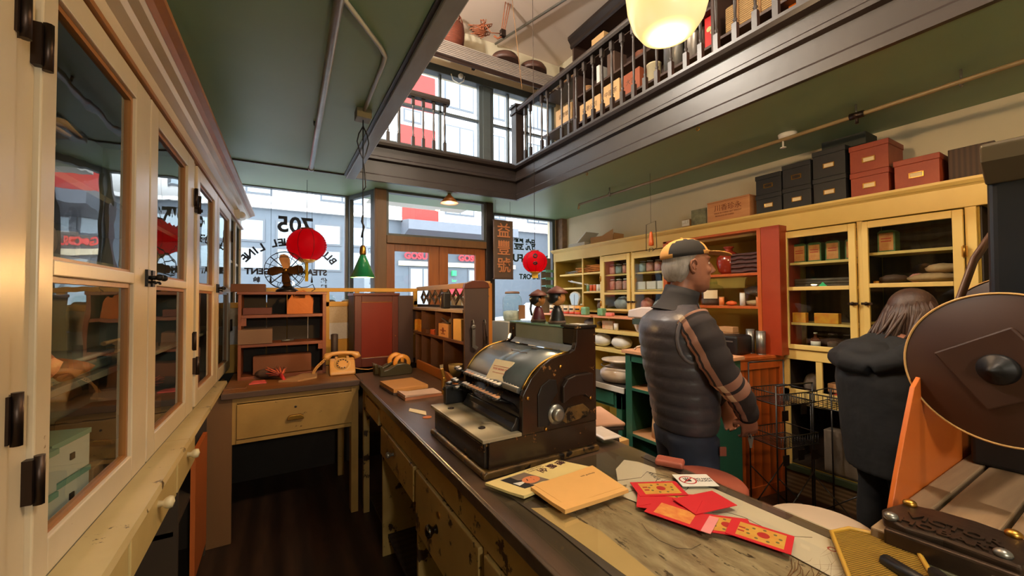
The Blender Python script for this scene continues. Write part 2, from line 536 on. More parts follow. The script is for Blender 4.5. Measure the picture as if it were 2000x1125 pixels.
ob('cap', MB().box(-.07, .07, -.07, .07, .66, .69).box(-.06, .06, -.06, .06, .69, .74).box(-.08, .08, -.08, .08, .74, .765).lathe([(.1, .765), (.0, .81)], (0, 0, 0), 4, sm=False), ESPRESSO, nw)
r2 = T('balustrade', 'short railing of turned balusters standing before the loft window', 'railing', (.64, 4.10, 3.06))
ob('handrail', MB().prism([(-.035, .56), (.035, .56), (.045, .58), (.045, .60), (.03, .625), (-.03, .625), (-.045, .60), (-.045, .58)], 'X', 0, .97), ESPRESSO, r2)
ob('base_rail', MB().box(0, .97, -.035, .035, 0, .02), ESPRESSO, r2)
b0 = None
for i, x in enumerate([.2, .31, .42, .57, .68, .795, .92]):
    b = bal.copy(); COL.objects.link(b); b.parent = r2; b.location = (x, 0, .02); b.scale = (1, 1, .81)
# ================================================================ outside the windows
ASPH = mat('grey_asphalt', C(120, 120, 122), .9, scale=4)
SIDEW = mat('pale_pavement', C(170, 168, 164), .9, scale=4)
S('ground_street', MB().box(-30, 50, 5.0, 40, -.25, -.12), ASPH)
S('ground_pavement', MB().box(-30, 50, 5.06, 7.6, -.12, -.02).box(-30, 50, 13.2, 15, -.12, -.0), SIDEW)
S('ceiling_entry', MB().box(.95, 2.25, 4.48, 5.3, ZC+.04, ZC+.12), WHITE)
FACW = mat('white_cladding', C(238, 236, 232), .7, bump=.02, wave=('Z', .55, 0, 'SAW'))
FACG = mat('grey_cladding', C(86, 94, 102), .7, bump=0)
FACR = mat('coral_red_brick_panel', C(176, 48, 40), .8, scale=20)
WIN = mat('far_window_glass', C(150, 165, 172), .15, scale=1)
FR = mat('far_window_frame', C(84, 88, 94), .5)
AWN = mat('grey_steel_canopy', C(98, 102, 110), .6)
bd = T('apartment_building', 'white and grey apartment building across the street with red panels', 'building', (0, 15, 0))
w = MB()
w.box(-16, 11.3, 0, 6, 4.45, 16)
ob('upper_wall', w, FACW, bd)
ob('lower_wall', MB().box(-16, 11.3, .15, 6, 0, 4.45), FACG, bd)
for (x0, x1, z0, z1) in [(4.0, 5.42, 4.4, 5.3), (3.9, 5.3, 6.9, 8.1), (3.9, 5.3, 8.8, 10.2), (-9.5, -7.5, 1.5, 4.2), (-4.6, -2.2, 1.2, 3.9), (-14, -10.5, 5, 9)]:
    ob('red_panel', MB().box(x0, x1, -.06, .1, z0, z1), FACR, bd)
def far_window(x0, x1, z0, z1, k=2, y=-.03):
    f = MB(); f.box(x0, x1, y, y+.08, z0, z1)
    o = ob('window_frame', f, FR, bd)
    g = MB(); n = k; t = .06; wd = (x1-x0-t*(n+1))/n
    for i in range(n):
        a = x0+t+i*(wd+t)
        g.box(a, a+wd, y-.015, y+.03, z0+t, z1-t)
    ob('pane', g, WIN, o)
for (x0, x1) in [(5.7, 7.0), (7.85, 8.5), (1.2, 2.6), (-1.6, -.2), (9.6, 10.8), (-5.5, -3.6)]:
    for z0 in (4.85, 7.3, 9.2, 11.2):
        if z0 == 4.85: far_window(x0, x1, 4.85, 5.2, 2)
        else: far_window(x0, x1, z0, z0+1.2, 2)
for (x0, x1) in [(4.05, 4.75), (4.4, 5.2)]:
    z0 = 8.25 if x0 < 4.2 else 6.15
    far_window(x0, x1, z0, z0+.5, 1)
for x0 in (-3.6, -2.4, -1.3, -.1, 1.0, 2.2, -5, -6.4):
    far_window(x0, x0+.9, 3.35, 4.1, 1, y=.12)
    far_window(x0, x0+.9, 2.45, 3.2, 1, y=.12)
for x0 in (4.0, 4.55, 5.6, 6.3, 6.9, 7.6):
    far_window(x0, x0+.5, 3.3, 3.8, 1, y=.12)
far_window(4.3, 5.9, .1, 2.7, 3, y=.12)
far_window(6.75, 7.6, .1, 2.7, 1, y=.12)
ob('canopy', MB().prism([(-.9, 4.0), (-.9, 4.35), (.2, 4.5), (.2, 3.75)], 'X', 4.0, 8.6), AWN, bd, label='grey projecting canopy')
ob('sign_band', MB().box(3.9, 9, .02, .16, 2.75, 2.92), PAPER, bd)
SGR = mat('red_sign_letters', C(222, 30, 40), .5, emit=C(222, 30, 40), es=.5, bump=0)
SGN = mat('green_neon_sign', C(30, 190, 90), .5, emit=C(30, 190, 90), es=1, bump=0)
lt = MB()
lt.text('GOSU GO', .33, plane_m((4.85, .03, 3.12), (1, 0, 0), (0, 0, 1)), extrude=.02, bold=.012)
ob('red_lettering', lt, SGR, bd)
ob('red_lettering', MB().text('GOSU', .33, plane_m((6.75, .03, 3.12), (1, 0, 0), (0, 0, 1)), extrude=.02, bold=.012), SGR, bd)
ob('green_sign', MB().box(6.02, 6.2, 0, .1, 2.4, 2.6), SGN, bd)
ob('sign_lettering', MB().text('bar', .16, plane_m((6.1, -.01, 2.2), (1, 0, 0), (0, 0, 1)), 0), SGN, bd)
ob('red_doorway', MB().box(5.95, 6.6, .05, .2, 0, 1.95), REDPAPER, bd)
ob('arch_panel', MB().lathe([(0.0, .1), (.45, .1)], (5.5, 0, 1.75), 24, axis='Y', sm=False), PAPER, bd)
# building with pink brick seen through the right window
PINKB = mat('pink_brick_wall', C(156, 96, 92), .85, col2=C(130, 74, 72), wave=('Z', 4, 0, 'SAW'))
b2 = T('brick_building', 'pink brick building seen through the right shop window', 'building', (14.6, 13.5, 0))
ob('wall', MB().box(-3.0, 3, -1.0, 3, 0, 11), PINKB, b2)
ob('white_sign', MB().box(-1.9, -.5, -1.1, -1.0, 2.6, 4.6), WHITE, b2)
for q in (0, 1):
    ob('window', MB().box(-.1+q*1.1, .5+q*1.1, -1.05, -1.0, 3.2, 4.3), WIN, b2)
pole = ob('street_lamp_pole', MB().tube([(0, 0, 0), (0, 0, 7)], .07, 10), SLATE, loc=(7.6, 10.2, -.1))
tag(pole, 'tall pale street pole beyond the right shop window', 'pole')
# a low railing and parked cars along the kerb
CARW = mat('white_car_paint', C(226, 228, 230), .25, bump=0); CARD_ = mat('silver_car_paint', C(170, 176, 182), .25, .3, bump=0)
TYRE = mat('black_tyre', C(28, 28, 30), .8)
def car(x, label, body_m):
    t = T('car', label, 'car', (x, 11.8, -.12))
    prof = [(-2.1, .35), (-2.1, .75), (-1.9, .92), (-1.2, .98), (-.6, 1.42), (.8, 1.45), (1.5, 1.0), (2.05, .9), (2.15, .6), (2.1, .35)]
    ob('body', MB().prism(prof, 'Y', -.85, .85), body_m, t, bev=.06, seg=3)
    ob('side_glass', MB().prism([(-1.05, 1.0), (-.55, 1.36), (.74, 1.38), (1.25, 1.02)], 'Y', -.87, .87), WIN, t)
    for sx in (-1.35, 1.35):
        for sy in (-.78, .78):
            ob('wheel', MB().lathe([(.0, -.1), (.31, -.1), (.33, -.06), (.33, .06), (.31, .1), (0, .1)], (sx, sy, .33), 20, axis='Y'), TYRE, t)
car(-1.4, 'white car parked across the street behind the round lantern', CARW)
car(3.4, 'silver car parked across the street behind the left door leaf', CARD_)
car(8.6, 'white car parked across the street beyond the right shop window', CARW)
# ================================================================ left glazed cabinet (front faces +x in its own space)
random.seed(3)
LC = T('wall_cabinet', 'long cream glazed wall cupboard with moulded cornice along the left wall', 'cabinet', (-.41, 1.1, 0), R(-1.2))
Y0, Y1 = -1.7, 3.62           # local run
c = MB()
c.box(-.33, -.31, Y0, Y1, .94, 2.2)                 # back
c.box(-.33, .0, Y0, Y1, 2.19, 2.21)                 # top board
c.box(-.33, -.0, Y0, Y1, .935, .955)                # floor board
for y in (-1.7, -.08, 1.365, 2.76, 3.17, 3.60): c.box(-.31, -.0, y, y+.02, .955, 2.19, 0)
ob('carcass', c, CREAMIN, LC)
f = MB()
f.box(-.005, .012, Y0, Y1, 2.185, 2.30)             # fascia
for y0, y1 in ((-.085, -.012), (1.355, 1.43), (2.745, 2.81), (3.15, 3.20), (3.57, 3.62)): f.box(-.005, .012, y0, y1, .95, 2.185)
ob('face_frame', f, CREAM, LC, bev=.002)
co = MB().prism([(.012, 2.185), (.03, 2.185), (.03, 2.20), (.016, 2.21), (.016, 2.215), (.012, 2.215)], 'Y', Y0, Y1)
ob('lower_moulding', co, AMBERW, LC)
ob('cornice', MB().prism([(-.33, 2.30), (.012, 2.275), (.04, 2.285), (.05, 2.30), (.075, 2.305), (.1, 2.33), (.115, 2.335), (.115, 2.35), (-.33, 2.35)], 'Y', Y0, Y1), CREAM, LC)
ob('cornice_edge', MB().prism([(.085, 2.314), (.1, 2.326), (.122, 2.333), (.122, 2.352), (.09, 2.352)], 'Y', Y0-.001, Y1+.001), AMBERW, LC)
for z in (1.30, 1.80):
    ob('shelf', MB().box(-.31, -.03, -1.68, 2.74, z-.018, z), CREAMIN, LC, bev=.002)
for z in (1.585, 1.84):
    ob('shelf', MB().box(-.31, -.01, 2.78, 3.6, z-.02, z), CREAM, LC, bev=.002)
def left_door(y0, y1, g0, g1, hinge_right, latch_left):
    d = MB(); x0, x1 = -.002, .022
    d.box(x0, x1, y0, g0, .965, 2.18); d.box(x0, x1, g1, y1, .965, 2.18)
    d.box(x0, x1, g0, g1, .965, 1.035); d.box(x0, x1, g0, g1, 2.115, 2.18); d.box(x0, x1, g0, g1, 1.55, 1.583)
    o = ob('door', d, CREAM, LC, bev=.003)
    bd_ = MB(); t = .013
    for z0, z1 in ((1.035, 1.55), (1.583, 2.115)):
        bd_.box(-.004, .012, g0, g0+t, z0, z1); bd_.box(-.004, .012, g1-t, g1, z0, z1)
        bd_.box(-.004, .012, g0+t, g1-t, z0, z0+t*.6); bd_.box(-.004, .012, g0+t, g1-t, z1-t, z1)
    ob('glazing_bead', bd_, AMBERW, o)
    ob('upper_pane', MB().box(.0, .004, g0+t, g1-t, 1.59, 2.10), OLDGLASS, o)
    ob('lower_pane', MB().box(.0, .004, g0+t, g1-t, 1.043, 1.537), OLDGLASS, o)
    hy = y1+.002 if hinge_right else y0-.002
    for z in (1.17, 1.98) if not hinge_right else (1.30, 2.0):
        h = MB().tube([(.03, hy, z-.045), (.03, hy, z+.045)], .008, 8)
        h.box(.012, .026, hy-.014, hy+.014, z-.04, z+.04)
        ob('hinge', h, DKMETAL, o)
    ly = y0+.02 if hinge_right else y1-.02
    la = MB().box(.022, .03, ly-.014, ly+.014, 1.545, 1.60)
    la.tube([(.028, ly, 1.575), (.05, ly, 1.575)], .006, 8); la.sphere((.056, ly, 1.575), .011)
    la.tube([(.03, ly+(.018 if not hinge_right else -.018), 1.56), (.045, ly, 1.56), (.05, ly-.02, 1.555)], .004, 6)
    ob('latch', la, IRON, o)
left_door(-.012, .648, .044, .515, False, True)
left_door(.66, 1.35, .745, 1.215, True, True)
left_door(1.432, 2.075, 1.50, 1.96, False, True)
left_door(2.09, 2.742, 2.16, 2.64, True, True)
left_door(-1.0, -.09, -.9, -.18, True, True)
ob('corner_bracket', MB().box(.0, .05, 3.05, 3.12, 2.20, 2.28).sphere((.06, 3.09, 2.24), (.03, .035, .03)), WHITE, LC, label='white round clip on the cornice')

# base cabinet with ledge and drawers
BC = T('base_cabinet', 'cream base cupboard with worn ledge and knobbed drawers under the left glazed cupboard', 'cabinet', (-.41, 1.1, 0))
LEDGE = mat('worn_cream_ledge_paint', C(206, 188, 142), .3, col2=C(168, 142, 92), var=.8, scale=2.5, bump=.2, bscale=12, chip=C(84, 66, 46), chip_amt=.385, chip_scale=12)
for a, b_ in ((-1.7, .985), (.988, 2.0), (2.003, 2.33)):
    ob('ledge', MB().prism([(-.34, .905), (.098, .905), (.103, .915), (.098, .933), (-.34, .938)], 'Y', a, b_), LEDGE, BC)
cc = MB()
cc.box(-.34, -.32, -1.7, 1.88, 0, .905)
for y in (-1.7, .36, 1.1, 1.86): cc.box(-.32, .045, y, y+.02, 0, .905)
cc.box(-.32, .045, -1.7, 1.88, .05, .07); cc.box(-.32, .03, 1.1, 1.86, .50, .52)
ob('carcass', cc, mat('dark_cupboard_inside', C(60, 46, 32), .7), BC)
KNOBM = mat('cream_turned_knob', C(220, 205, 165), .3)
DRW = mat('aged_cream_drawer_paint', C(208, 186, 128), .4, col2=C(176, 148, 88), var=.8, scale=3, bump=.15, bscale=14, chip=C(110, 78, 40), chip_amt=.35, chip_scale=12)
for a, b_ in ((.99, 1.37), (.40, .965), (-.2, .375), (-.8, -.22)):
    d = ob('drawer', MB().box(.03, .062, a, b_, .72, .895).box(-.25, .03, a+.02, a+.035, .73, .87).box(-.25, .03, b_-.035, b_-.02, .73, .87), DRW, BC, bev=.003)
    ob('knob', MB().lathe([(.012, 0), (.009, .012), (.017, .02), (.021, .03), (.018, .04), (.0, .045)], (.062, (a+b_)/2, .81), 14, axis='X'), KNOBM, d)
ob('door', MB().box(.03, .05, 1.48, 1.86, .08, .72), mat('orange_shellac_board', C(190, 98, 44), .4, scale=5, st=(4, 4, .5)), BC)

# ---- things behind the left glass
def lc(x, y, z):
    a = R(-1.2)
    return (-.41+x*math.cos(a)-y*math.sin(a), 1.1+x*math.sin(a)+y*math.cos(a), z)
GREYBOX = mat('pale_grey_card_box', C(196, 194, 182), .7, bump=.03)
GREENLID = mat('sea_green_lid', C(120, 156, 138), .6)
def small_drawer_box(lab, x, y, z, rz, wd=.12):
    t = T('card_box', lab, 'box', lc(x, y, z), rz, 'grey boxes on the floor of the left cupboard')
    ob('box_body', MB().box(-.14, 0, -wd/2, wd/2, 0, .085), GREYBOX, t, bev=.002)
    ob('lid', MB().box(-.143, .002, -wd/2-.002, wd/2+.002, .085, .098), GREENLID, t)
    ob('finger_hole', MB().box(0, .003, -.008, .008, .04, .056), INK, t)
small_drawer_box('pale grey green-lidded box, lower left of four behind the left glass', -.05, .17, .957, -.15, .16)
small_drawer_box('pale grey green-lidded box, upper left of four behind the left glass', -.05, .17, 1.057, -.15, .16)
small_drawer_box('pale grey green-lidded box, lower right of four behind the left glass', -.05, .35, .957, -.15, .15)
small_drawer_box('pale grey green-lidded box, upper right of four behind the left glass', -.05, .35, 1.057, -.15, .15)
DARKBOX = mat('dark_brown_box', C(84, 62, 50), .7)
def pack(name, lab, cat, loc, d, m, rz=0, grp=None, bev=.003, **k):
    return ob(name, MB().box(-d[0]/2, d[0]/2, -d[1]/2, d[1]/2, 0, d[2]), m, label=lab, cat=cat, loc=loc, rz=rz, group=grp, bev=bev, **k)
pack('paper_bundle', 'brown paper bundle on the cupboard floor behind the left glass', 'bundle', lc(-.16, .62, .957), (.22, .3, .07), CARD)
pack('paper_bundle', 'reddish bundle on the cupboard floor behind the second glass door', 'bundle', lc(-.16, 1.02, .957), (.22, .3, .13), DARKBOX)
def bag(name, lab, loc, rx, ry, rz, mats, n=9, seed=1, cat='bag', grp=None):
    random.seed(seed)
    m = MB().sphere((0, 0, rz), (rx, ry, rz), 18, 11)
    m.v = [(x*(1+.14*math.sin(9*y/ry+seed)+random.uniform(-.07, .07)), y*(1+random.uniform(-.08, .08)), max(0, z*(1+random.uniform(-.06, .06)))) for x, y, z in m.v]
    return ob(name, m, mats, label=lab, cat=cat, loc=loc, group=grp)
RED2 = mat('red_and_tan_dried_goods', C(196, 70, 44), .6, col2=C(226, 190, 130), var=1, scale=26, bump=.6)
TANROOT = mat('tan_dried_root', C(196, 166, 124), .8, col2=C(140, 104, 70), var=1, scale=12, bump=.5)
GREYW = mat('grey_bundled_sticks', C(120, 108, 96), .8, col2=C(60, 52, 46), var=1, scale=14, bump=.5)
bag('snack_bag', 'crinkled bag of red and tan dried goods on the left cupboard shelf', lc(-.12, .10, 1.30), .12, .11, .06, [RED2], seed=2)
bag('snack_bag', 'smaller bag of orange slices beside the red bag in the left cupboard', lc(-.10, .30, 1.30), .09, .09, .03, [mat('orange_dried_slices', C(206, 110, 60), .6, col2=C(180, 150, 110), var=1, scale=30, bump=.6)], seed=4)
tray = T('lidded_tray', 'shallow clear lidded tray on the lower shelf behind the left glass', 'tray', lc(-.16, .42, 1.30))
ob('tray_body', MB().box(-.11, .11, -.2, .2, 0, .035), mat('pale_green_tray', C(150, 166, 156), .3), tray, bev=.008)
ob('lid', MB().box(-.115, .115, -.205, .205, .037, .05), mat('milky_lid', C(206, 210, 204), .2), tray, bev=.005)
for i, (y, z, ln, lab) in enumerate([(.25, 1.305, .3, 'grey stick bundle behind the tray in the left cupboard'), (1.1, 1.30, .4, 'white wrapped stick bundle on the lower shelf behind the second door')]):
    m = MB()
    for k in range(9):
        a = random.uniform(-.03, .03); h = .015+.014*(k % 3)
        m.tube([(a, -ln/2, h), (a+.01, ln/2, h)], .008, 6)
    ob('stick_bundle', m, [GREYW, TANROOT][i % 2], label=lab, cat='bundle', loc=lc(-.25+.1*i, y, z))
# roots and rolled paper on the upper shelf, tied logs below
for i, (y, l, w_, rz, lab) in enumerate([(.12, .24, .035, .5, 'long tan dried root lying on the top shelf of the left cupboard'), (.22, .2, .03, -.4, 'forked dried root crossing others on the top shelf'), (.36, .22, .028, .2, 'pale dried root nearest the door edge on the top shelf')]):
    m = MB(); pts = [(0.02*math.sin(k), -l/2+l*k/6, .04+.012*math.cos(k*1.7)) for k in range(7)]
    m.tube(pts, [w_*.5, w_, w_*.8, w_, w_*.7, w_*.5, w_*.15], 9)
    m.tube([pts[3], (.07, pts[3][1]+.05, .06), (.10, pts[3][1]+.09, .04)], [w_*.6, w_*.4, w_*.1], 7)
    ob('dried_root', m, TANROOT, label=lab, cat='root', loc=lc(-.16, y, 1.80+.06*i), rz=rz, group='dried roots on the top shelf of the left cupboard')
m = MB()
for k in range(7): m.tube([(-.08+.02*k, -.14, .05+.03*(k % 3)), (-.06+.02*k, .16, .07+.03*(k % 3))], .016, 8)
ob('paper_roll_bundle', m, mat('buff_paper_rolls', C(196, 184, 160), .8), label='bundle of buff paper rolls against the back of the top shelf', cat='bundle', loc=lc(-.2, .3, 1.86))
for i, (y, z, r_, lab) in enumerate([(.08, 1.615, .03, 'short tied log standing left on the middle shelf'), (.20, 1.615, .034, 'cut log lying second on the middle shelf'), (.31, 1.615, .036, 'cut log with pale end face on the middle shelf'), (.42, 1.615, .04, 'fat hollow log nearest the door stile on the middle shelf')]):
    m = MB().lathe([(r_*.55, 0), (r_, 0), (r_, .16), (r_*.55, .16)], (0, 0, r_), 14, axis='X')
    ob('cut_log', m, [mat('pale_log_%d' % i, C(176-8*i, 164-8*i, 150-8*i), .9, col2=C(90, 78, 66), var=1, scale=18, bump=.5)], label=lab, cat='log', loc=lc(-.2, y, z-.01), rz=R(-15+12*i), group='logs on the middle shelf of the left cupboard')
ob('shelf_board', MB().box(-.14, .14, -.34, .34, -.018, 0), CREAMIN, LC, loc=(-.16, .28, 1.605))
# curved tools hanging before the cupboard's back
ob('hanging_scoop', MB().tube([(0, 0, .2), (0, .0, .08)], .006, 6).sphere((0, 0, .05), (.02, .03, .04)), STEEL, label='small metal scoop hanging from the shelf behind the left glass', cat='scoop', loc=lc(-.12, .34, 1.62))
# open compartments at the far end
REDBOX = mat('faded_red_box', C(196, 92, 66), .7, scale=8)
pack('lidded_box', 'faded red box on the open shelf at the far end of the left cupboard', 'box', lc(-.15, 2.98, 1.84), (.24, .26, .12), REDBOX)
def bottle(lab, loc, h, r_, m, capm, grp, lm=None):
    t = T('bottle', lab, 'bottle', loc, 0, grp)
    ob('bottle_body', MB().lathe([(r_, 0), (r_, h*.58), (r_*.8, h*.66), (r_*.36, h*.74), (r_*.34, h*.93)], n=14), m, t)
    ob('cap', MB().lathe([(r_*.4, h*.92), (r_*.4, h), (0, h)], n=12), capm, t)
    if lm: ob('paper_label', MB().lathe([(r_*1.02, h*.15), (r_*1.02, h*.5)], n=14), lm, t)
AMB = mat('brown_bottle_glass', C(70, 34, 20), .1); BLUEG = mat('pale_blue_bottle_glass', C(150, 186, 206), .1)
G_ = 'bottles on the open shelf of the left cupboard'
bottle('tall brown bottle with gold label, nearer of two on the left cupboard shelf', lc(-.06, 2.9, 1.585), .17, .028, AMB, WHITE, G_, BRASS)
bottle('slightly shorter brown bottle behind the tall one on the left cupboard shelf', lc(-.06, 3.02, 1.585), .14, .024, AMB, WHITE, G_, WHITE)
bottle('pale blue bottle in the last open compartment of the left cupboard', lc(-.06, 3.36, 1.585), .13, .026, BLUEG, WHITE, G_, None)
# ================================================================ desk across the back
DESKF = mat('ochre_painted_wood', C(186, 146, 78), .5, col2=C(136, 100, 46), var=.8, scale=3, bump=.15, bscale=14, chip=C(80, 54, 26), chip_amt=.36, chip_scale=10)
TOPW = mat('worn_orange_brown_boards', C(150, 98, 52), .35, col2=C(78, 44, 22), var=.9, scale=4, st=(.5, 5, 1), bump=.2)
DK = T('desk', 'ochre painted desk with a wide drawer and dark worn top at the far end', 'desk', (.1, 3.03, 0))
ob('desktop', MB().box(-.40, .40, -.03, .75, .90, .925), TOPW, DK, bev=.005)
ob('top_edge', MB().box(-.40, .42, -.045, -.03, .888, .924), DARKBOX, DK, bev=.004)
ob('apron', MB().box(-.33, .40, -.01, .02, .85, .90).box(-.33, .36, -.012, .02, .60, .625).box(-.35, -.322, -.012, .02, .6, .9), DESKF, DK, bev=.002)
dr = ob('drawer', MB().box(-.322, .355, -.022, .0, .63, .845).box(-.3, .33, 0, .4, .63, .65), DESKF, DK, bev=.004)
pull = MB().prism([(-.05, 0), (.05, 0), (.045, .02), (.03, .03), (-.03, .03), (-.045, .02)], 'Y', -.05, -.022).move(0.0, 0, .712)
ob('cup_pull', pull, BRASS, dr, bev=.003)
ob('keyhole', MB().lathe([(0, -.003), (.007, -.003), (.007, 0)], (.0, -.022, .79), 10, axis='Y'), INK, dr)
ob('leg', MB().box(.345, .393, -.02, .06, 0, .90), DESKF, DK, bev=.003)
ob('leg', MB().box(.34, .39, .66, .72, 0, .90), DESKF, DK, bev=.003)
ob('side_panel', MB().box(-.475, -.345, -.015, .01, 0, .90).box(-.47, -.45, 0, .7, 0, .9), mat('stained_brown_panel', C(120, 84, 48), .6, col2=C(86, 56, 30), scale=3, st=(1, 1, .3)), DK, bev=.003)

# shelf hutch on the desk
HW = mat('dark_orange_hutch_wood', C(138, 74, 38), .45, col2=C(86, 40, 20), var=.9, scale=5, st=(.6, 4, 1), bump=.15)
HU = T('shelf_hutch', 'brown open shelf hutch with slatted back standing on the desk', 'shelf', (-.25, 3.42, .925))
ob('side_panel', MB().box(0, .02, 0, .26, 0, .63), HW, HU, bev=.002)
ob('side_panel', MB().box(.545, .57, 0, .26, 0, .63), HW, HU, bev=.002)
ob('top_board', MB().box(-.005, .575, -.01, .27, .61, .63), HW, HU, bev=.002)
for z in (.23, .44): ob('shelf', MB().box(.02, .545, .0, .25, z, z+.022), HW, HU, bev=.002)
ob('shelf', MB().box(.02, .545, .0, .25, .0, .022), HW, HU, bev=.002)
bk = MB()
for x0, x1 in ((.02, .165), (.17, .305), (.31, .455), (.46, .545)): bk.box(x0, x1, .25, .26, 0, .61)
ob('back_slats', bk, DARKIN, HU)
ob('cleat', MB().box(.02, .05, .0, .02, .385, .44), HW, HU); ob('cleat', MB().box(.515, .545, .0, .02, .19, .23), HW, HU)
DUSTY = mat('dusky_brown_carton', C(104, 66, 50), .8, scale=6)
pack('carton', 'long dark brown carton lying on top of the hutch, left end', 'box', (-.19, 3.52, 1.555), (.21, .16, .058), DUSTY)
pack('carton', 'flat brown carton with faint print on the hutch top shelf', 'box', (-.135, 3.53, 1.388), (.18, .14, .05), mat('plum_carton', C(96, 52, 46), .8))
pack('carton', 'large grey brown carton leaning over the hutch middle shelf', 'box', (-.145, 3.50, 1.178), (.21, .18, .105), mat('taupe_carton', C(120, 92, 72), .8))
pack('carton', 'wide low brown carton on the bottom shelf of the hutch', 'box', (.03, 3.54, .948), (.38, .16, .13), mat('chestnut_carton', C(116, 70, 44), .8))
ob('pen_bundle', MB().tube([(0, 0, .01), (.08, .02, .012)], .007, 7), STEEL, label='small pale brush lying on the middle shelf of the hutch', cat='brush', loc=(.02, 3.48, 1.177))
# paper carrier bag
PB = T('paper_bag', 'crumpled brown paper bag with cut-out handle standing on the hutch shelf', 'bag', (.145, 3.50, 1.388), R(-6))
KRAFT = mat('kraft_paper', C(190, 112, 52), .75, col2=C(160, 86, 36), bump=.5, bscale=18, bump_d=.01)
bgm = MB(); bgm.prism([(-.085, 0), (.085, 0), (.09, .1), (.06, .155), (.035, .168), (.033, .12), (-.045, .118), (-.05, .155), (-.08, .1)], 'Y', -.055, -.05)
bgm.prism([(-.085, 0), (.085, 0), (.09, .1), (.06, .155), (.02, .185), (-.03, .17), (-.08, .1)], 'Y', .05, .055)
bgm.prism([(-.055, 0), (.055, 0), (.05, .1), (0, .13), (-.05, .1)], 'X', .083, .088); bgm.prism([(-.055, 0), (.055, 0), (.05, .1), (0, .12), (-.05, .1)], 'X', -.088, -.083)
bgm.box(-.085, .085, -.05, .05, 0, .004)
ob('bag_body', bgm, KRAFT, PB, bev=.002)
ob('handle', MB().tube([(-.04, -.054, .14), (-.02, -.056, .17), (.01, -.056, .172), (.03, -.054, .15)], .006, 8), KRAFT, PB)
# vintage fan
FN = T('desk_fan', 'antique four-blade desk fan with wire cage standing on the hutch', 'fan', (.055, 3.53, 1.555), R(-14))
ob('base', MB().lathe([(.075, 0), (.078, .01), (.07, .02), (.05, .03), (.03, .05), (.02, .075), (.016, .11), (.018, .13), (0, .14)], n=24), DKMETAL, FN)
ob('motor', MB().lathe([(.0, -.03), (.022, -.035), (.04, -.02), (.045, .01), (.042, .06), (.025, .085), (0, .09)], (0, 0, .165), 20, axis='Y'), DKMETAL, FN)
BLD = mat('bronze_fan_blade', C(128, 84, 44), .35, .8, col2=C(80, 50, 26), scale=10)
for k in range(4):
    a = R(8+90*k)
    pts = [(.012, -.02), (.03, -.035), (.075, -.043), (.11, -.034), (.125, -.008), (.12, .02), (.09, .032), (.045, .022), (.014, .012)]
    m = MB().prism(pts, 'Y', -.0012, .0012)
    m.xf(Matrix.Rotation(R(24), 4, 'X'))
    m.xf(Matrix.Rotation(-a, 4, 'Y')); m.move(0, -.055, .165)
    ob('blade', m, BLD, FN, bev=.0006)
ob('hub', MB().lathe([(0, -.012), (.012, -.01), (.016, 0), (.016, .02)], (0, -.055, .165), 14, axis='Y'), BRASS, FN)
cg = MB()
for r_, y in ((.142, -.06), (.135, -.085), (.1, -.095)):
    cg.tube([(r_*math.cos(t*PI/14), y, .165+r_*math.sin(t*PI/14)) for t in range(28)], .0022, 6, closed=True)
for k in range(8):
    a = PI*k/4+.4
    cg.tube([(.042*math.cos(a), .0, .165+.042*math.sin(a)), (.142*math.cos(a), -.045, .165+.142*math.sin(a)), (.142*math.cos(a), -.07, .165+.142*math.sin(a)), (.1*math.cos(a), -.095, .165+.1*math.sin(a))], .002, 6)
for k in range(4):
    a = PI*k/2+PI/4
    cg.tube([(.142*math.cos(a), -.055, .165+.142*math.sin(a)), (.045*math.cos(a), -.02, .165+.045*math.sin(a))], .004, 6)
ob('wire_cage', cg, IRON, FN)
ob('power_cord', MB().tube([(.05, .03, .06), (.1, .0, .035), (.15, -.03, .04), (.19, -.06, .06), (.21, -.08, .02), (.19, -.1, .004)], .003, 6), IRON, FN)
# red panelled cabinet
MAH = mat('mahogany_frame_wood', C(92, 40, 26), .35, col2=C(60, 24, 16), scale=6, st=(5, 5, .6))
MAHP = mat('red_mahogany_panel', C(116, 34, 14), .3, col2=C(92, 24, 10), scale=4, st=(2, 2, .6))
RC = T('wood_cabinet', 'small red mahogany cupboard with a framed panel door behind the telephone', 'cabinet', (.545, 3.52, .925))
ob('carcass', MB().box(-.005, .50, .022, .30, 0, .60), mat('dark_umber_board', C(62, 40, 34), .6), RC, bev=.002)
ob('cap_moulding', MB().box(-.012, .37, -.02, .31, .60, .622), MAH, RC, bev=.004)
dd = ob('door', MB().box(0, .055, 0, .022, 0, .60).box(.31, .36, 0, .022, 0, .60).box(.055, .31, 0, .022, 0, .075).box(.055, .31, 0, .022, .545, .60), MAH, RC, bev=.003)
ob('panel', MB().box(.055, .31, .010, .018, .075, .545), MAHP, dd)
ob('bead', MB().box(.055, .31, .002, .01, .072, .078).box(.055, .31, .002, .01, .543, .548), BRASS, dd)
ob('keyhole', MB().lathe([(0, 0), (.005, 0), (.005, .004)], (.335, -.003, .25), 8, axis='Y'), BRASS, dd)
# rolled tube between hutch and cupboard
ob('poster_tube', MB().lathe([(.0, 0), (.026, 0), (.028, .28), (.018, .285), (0, .285)], n=14), mat('dark_leather_tube', C(58, 42, 34), .6), label='dark upright tube standing between the hutch and red cupboard', cat='tube', loc=(.40, 3.60, .925))

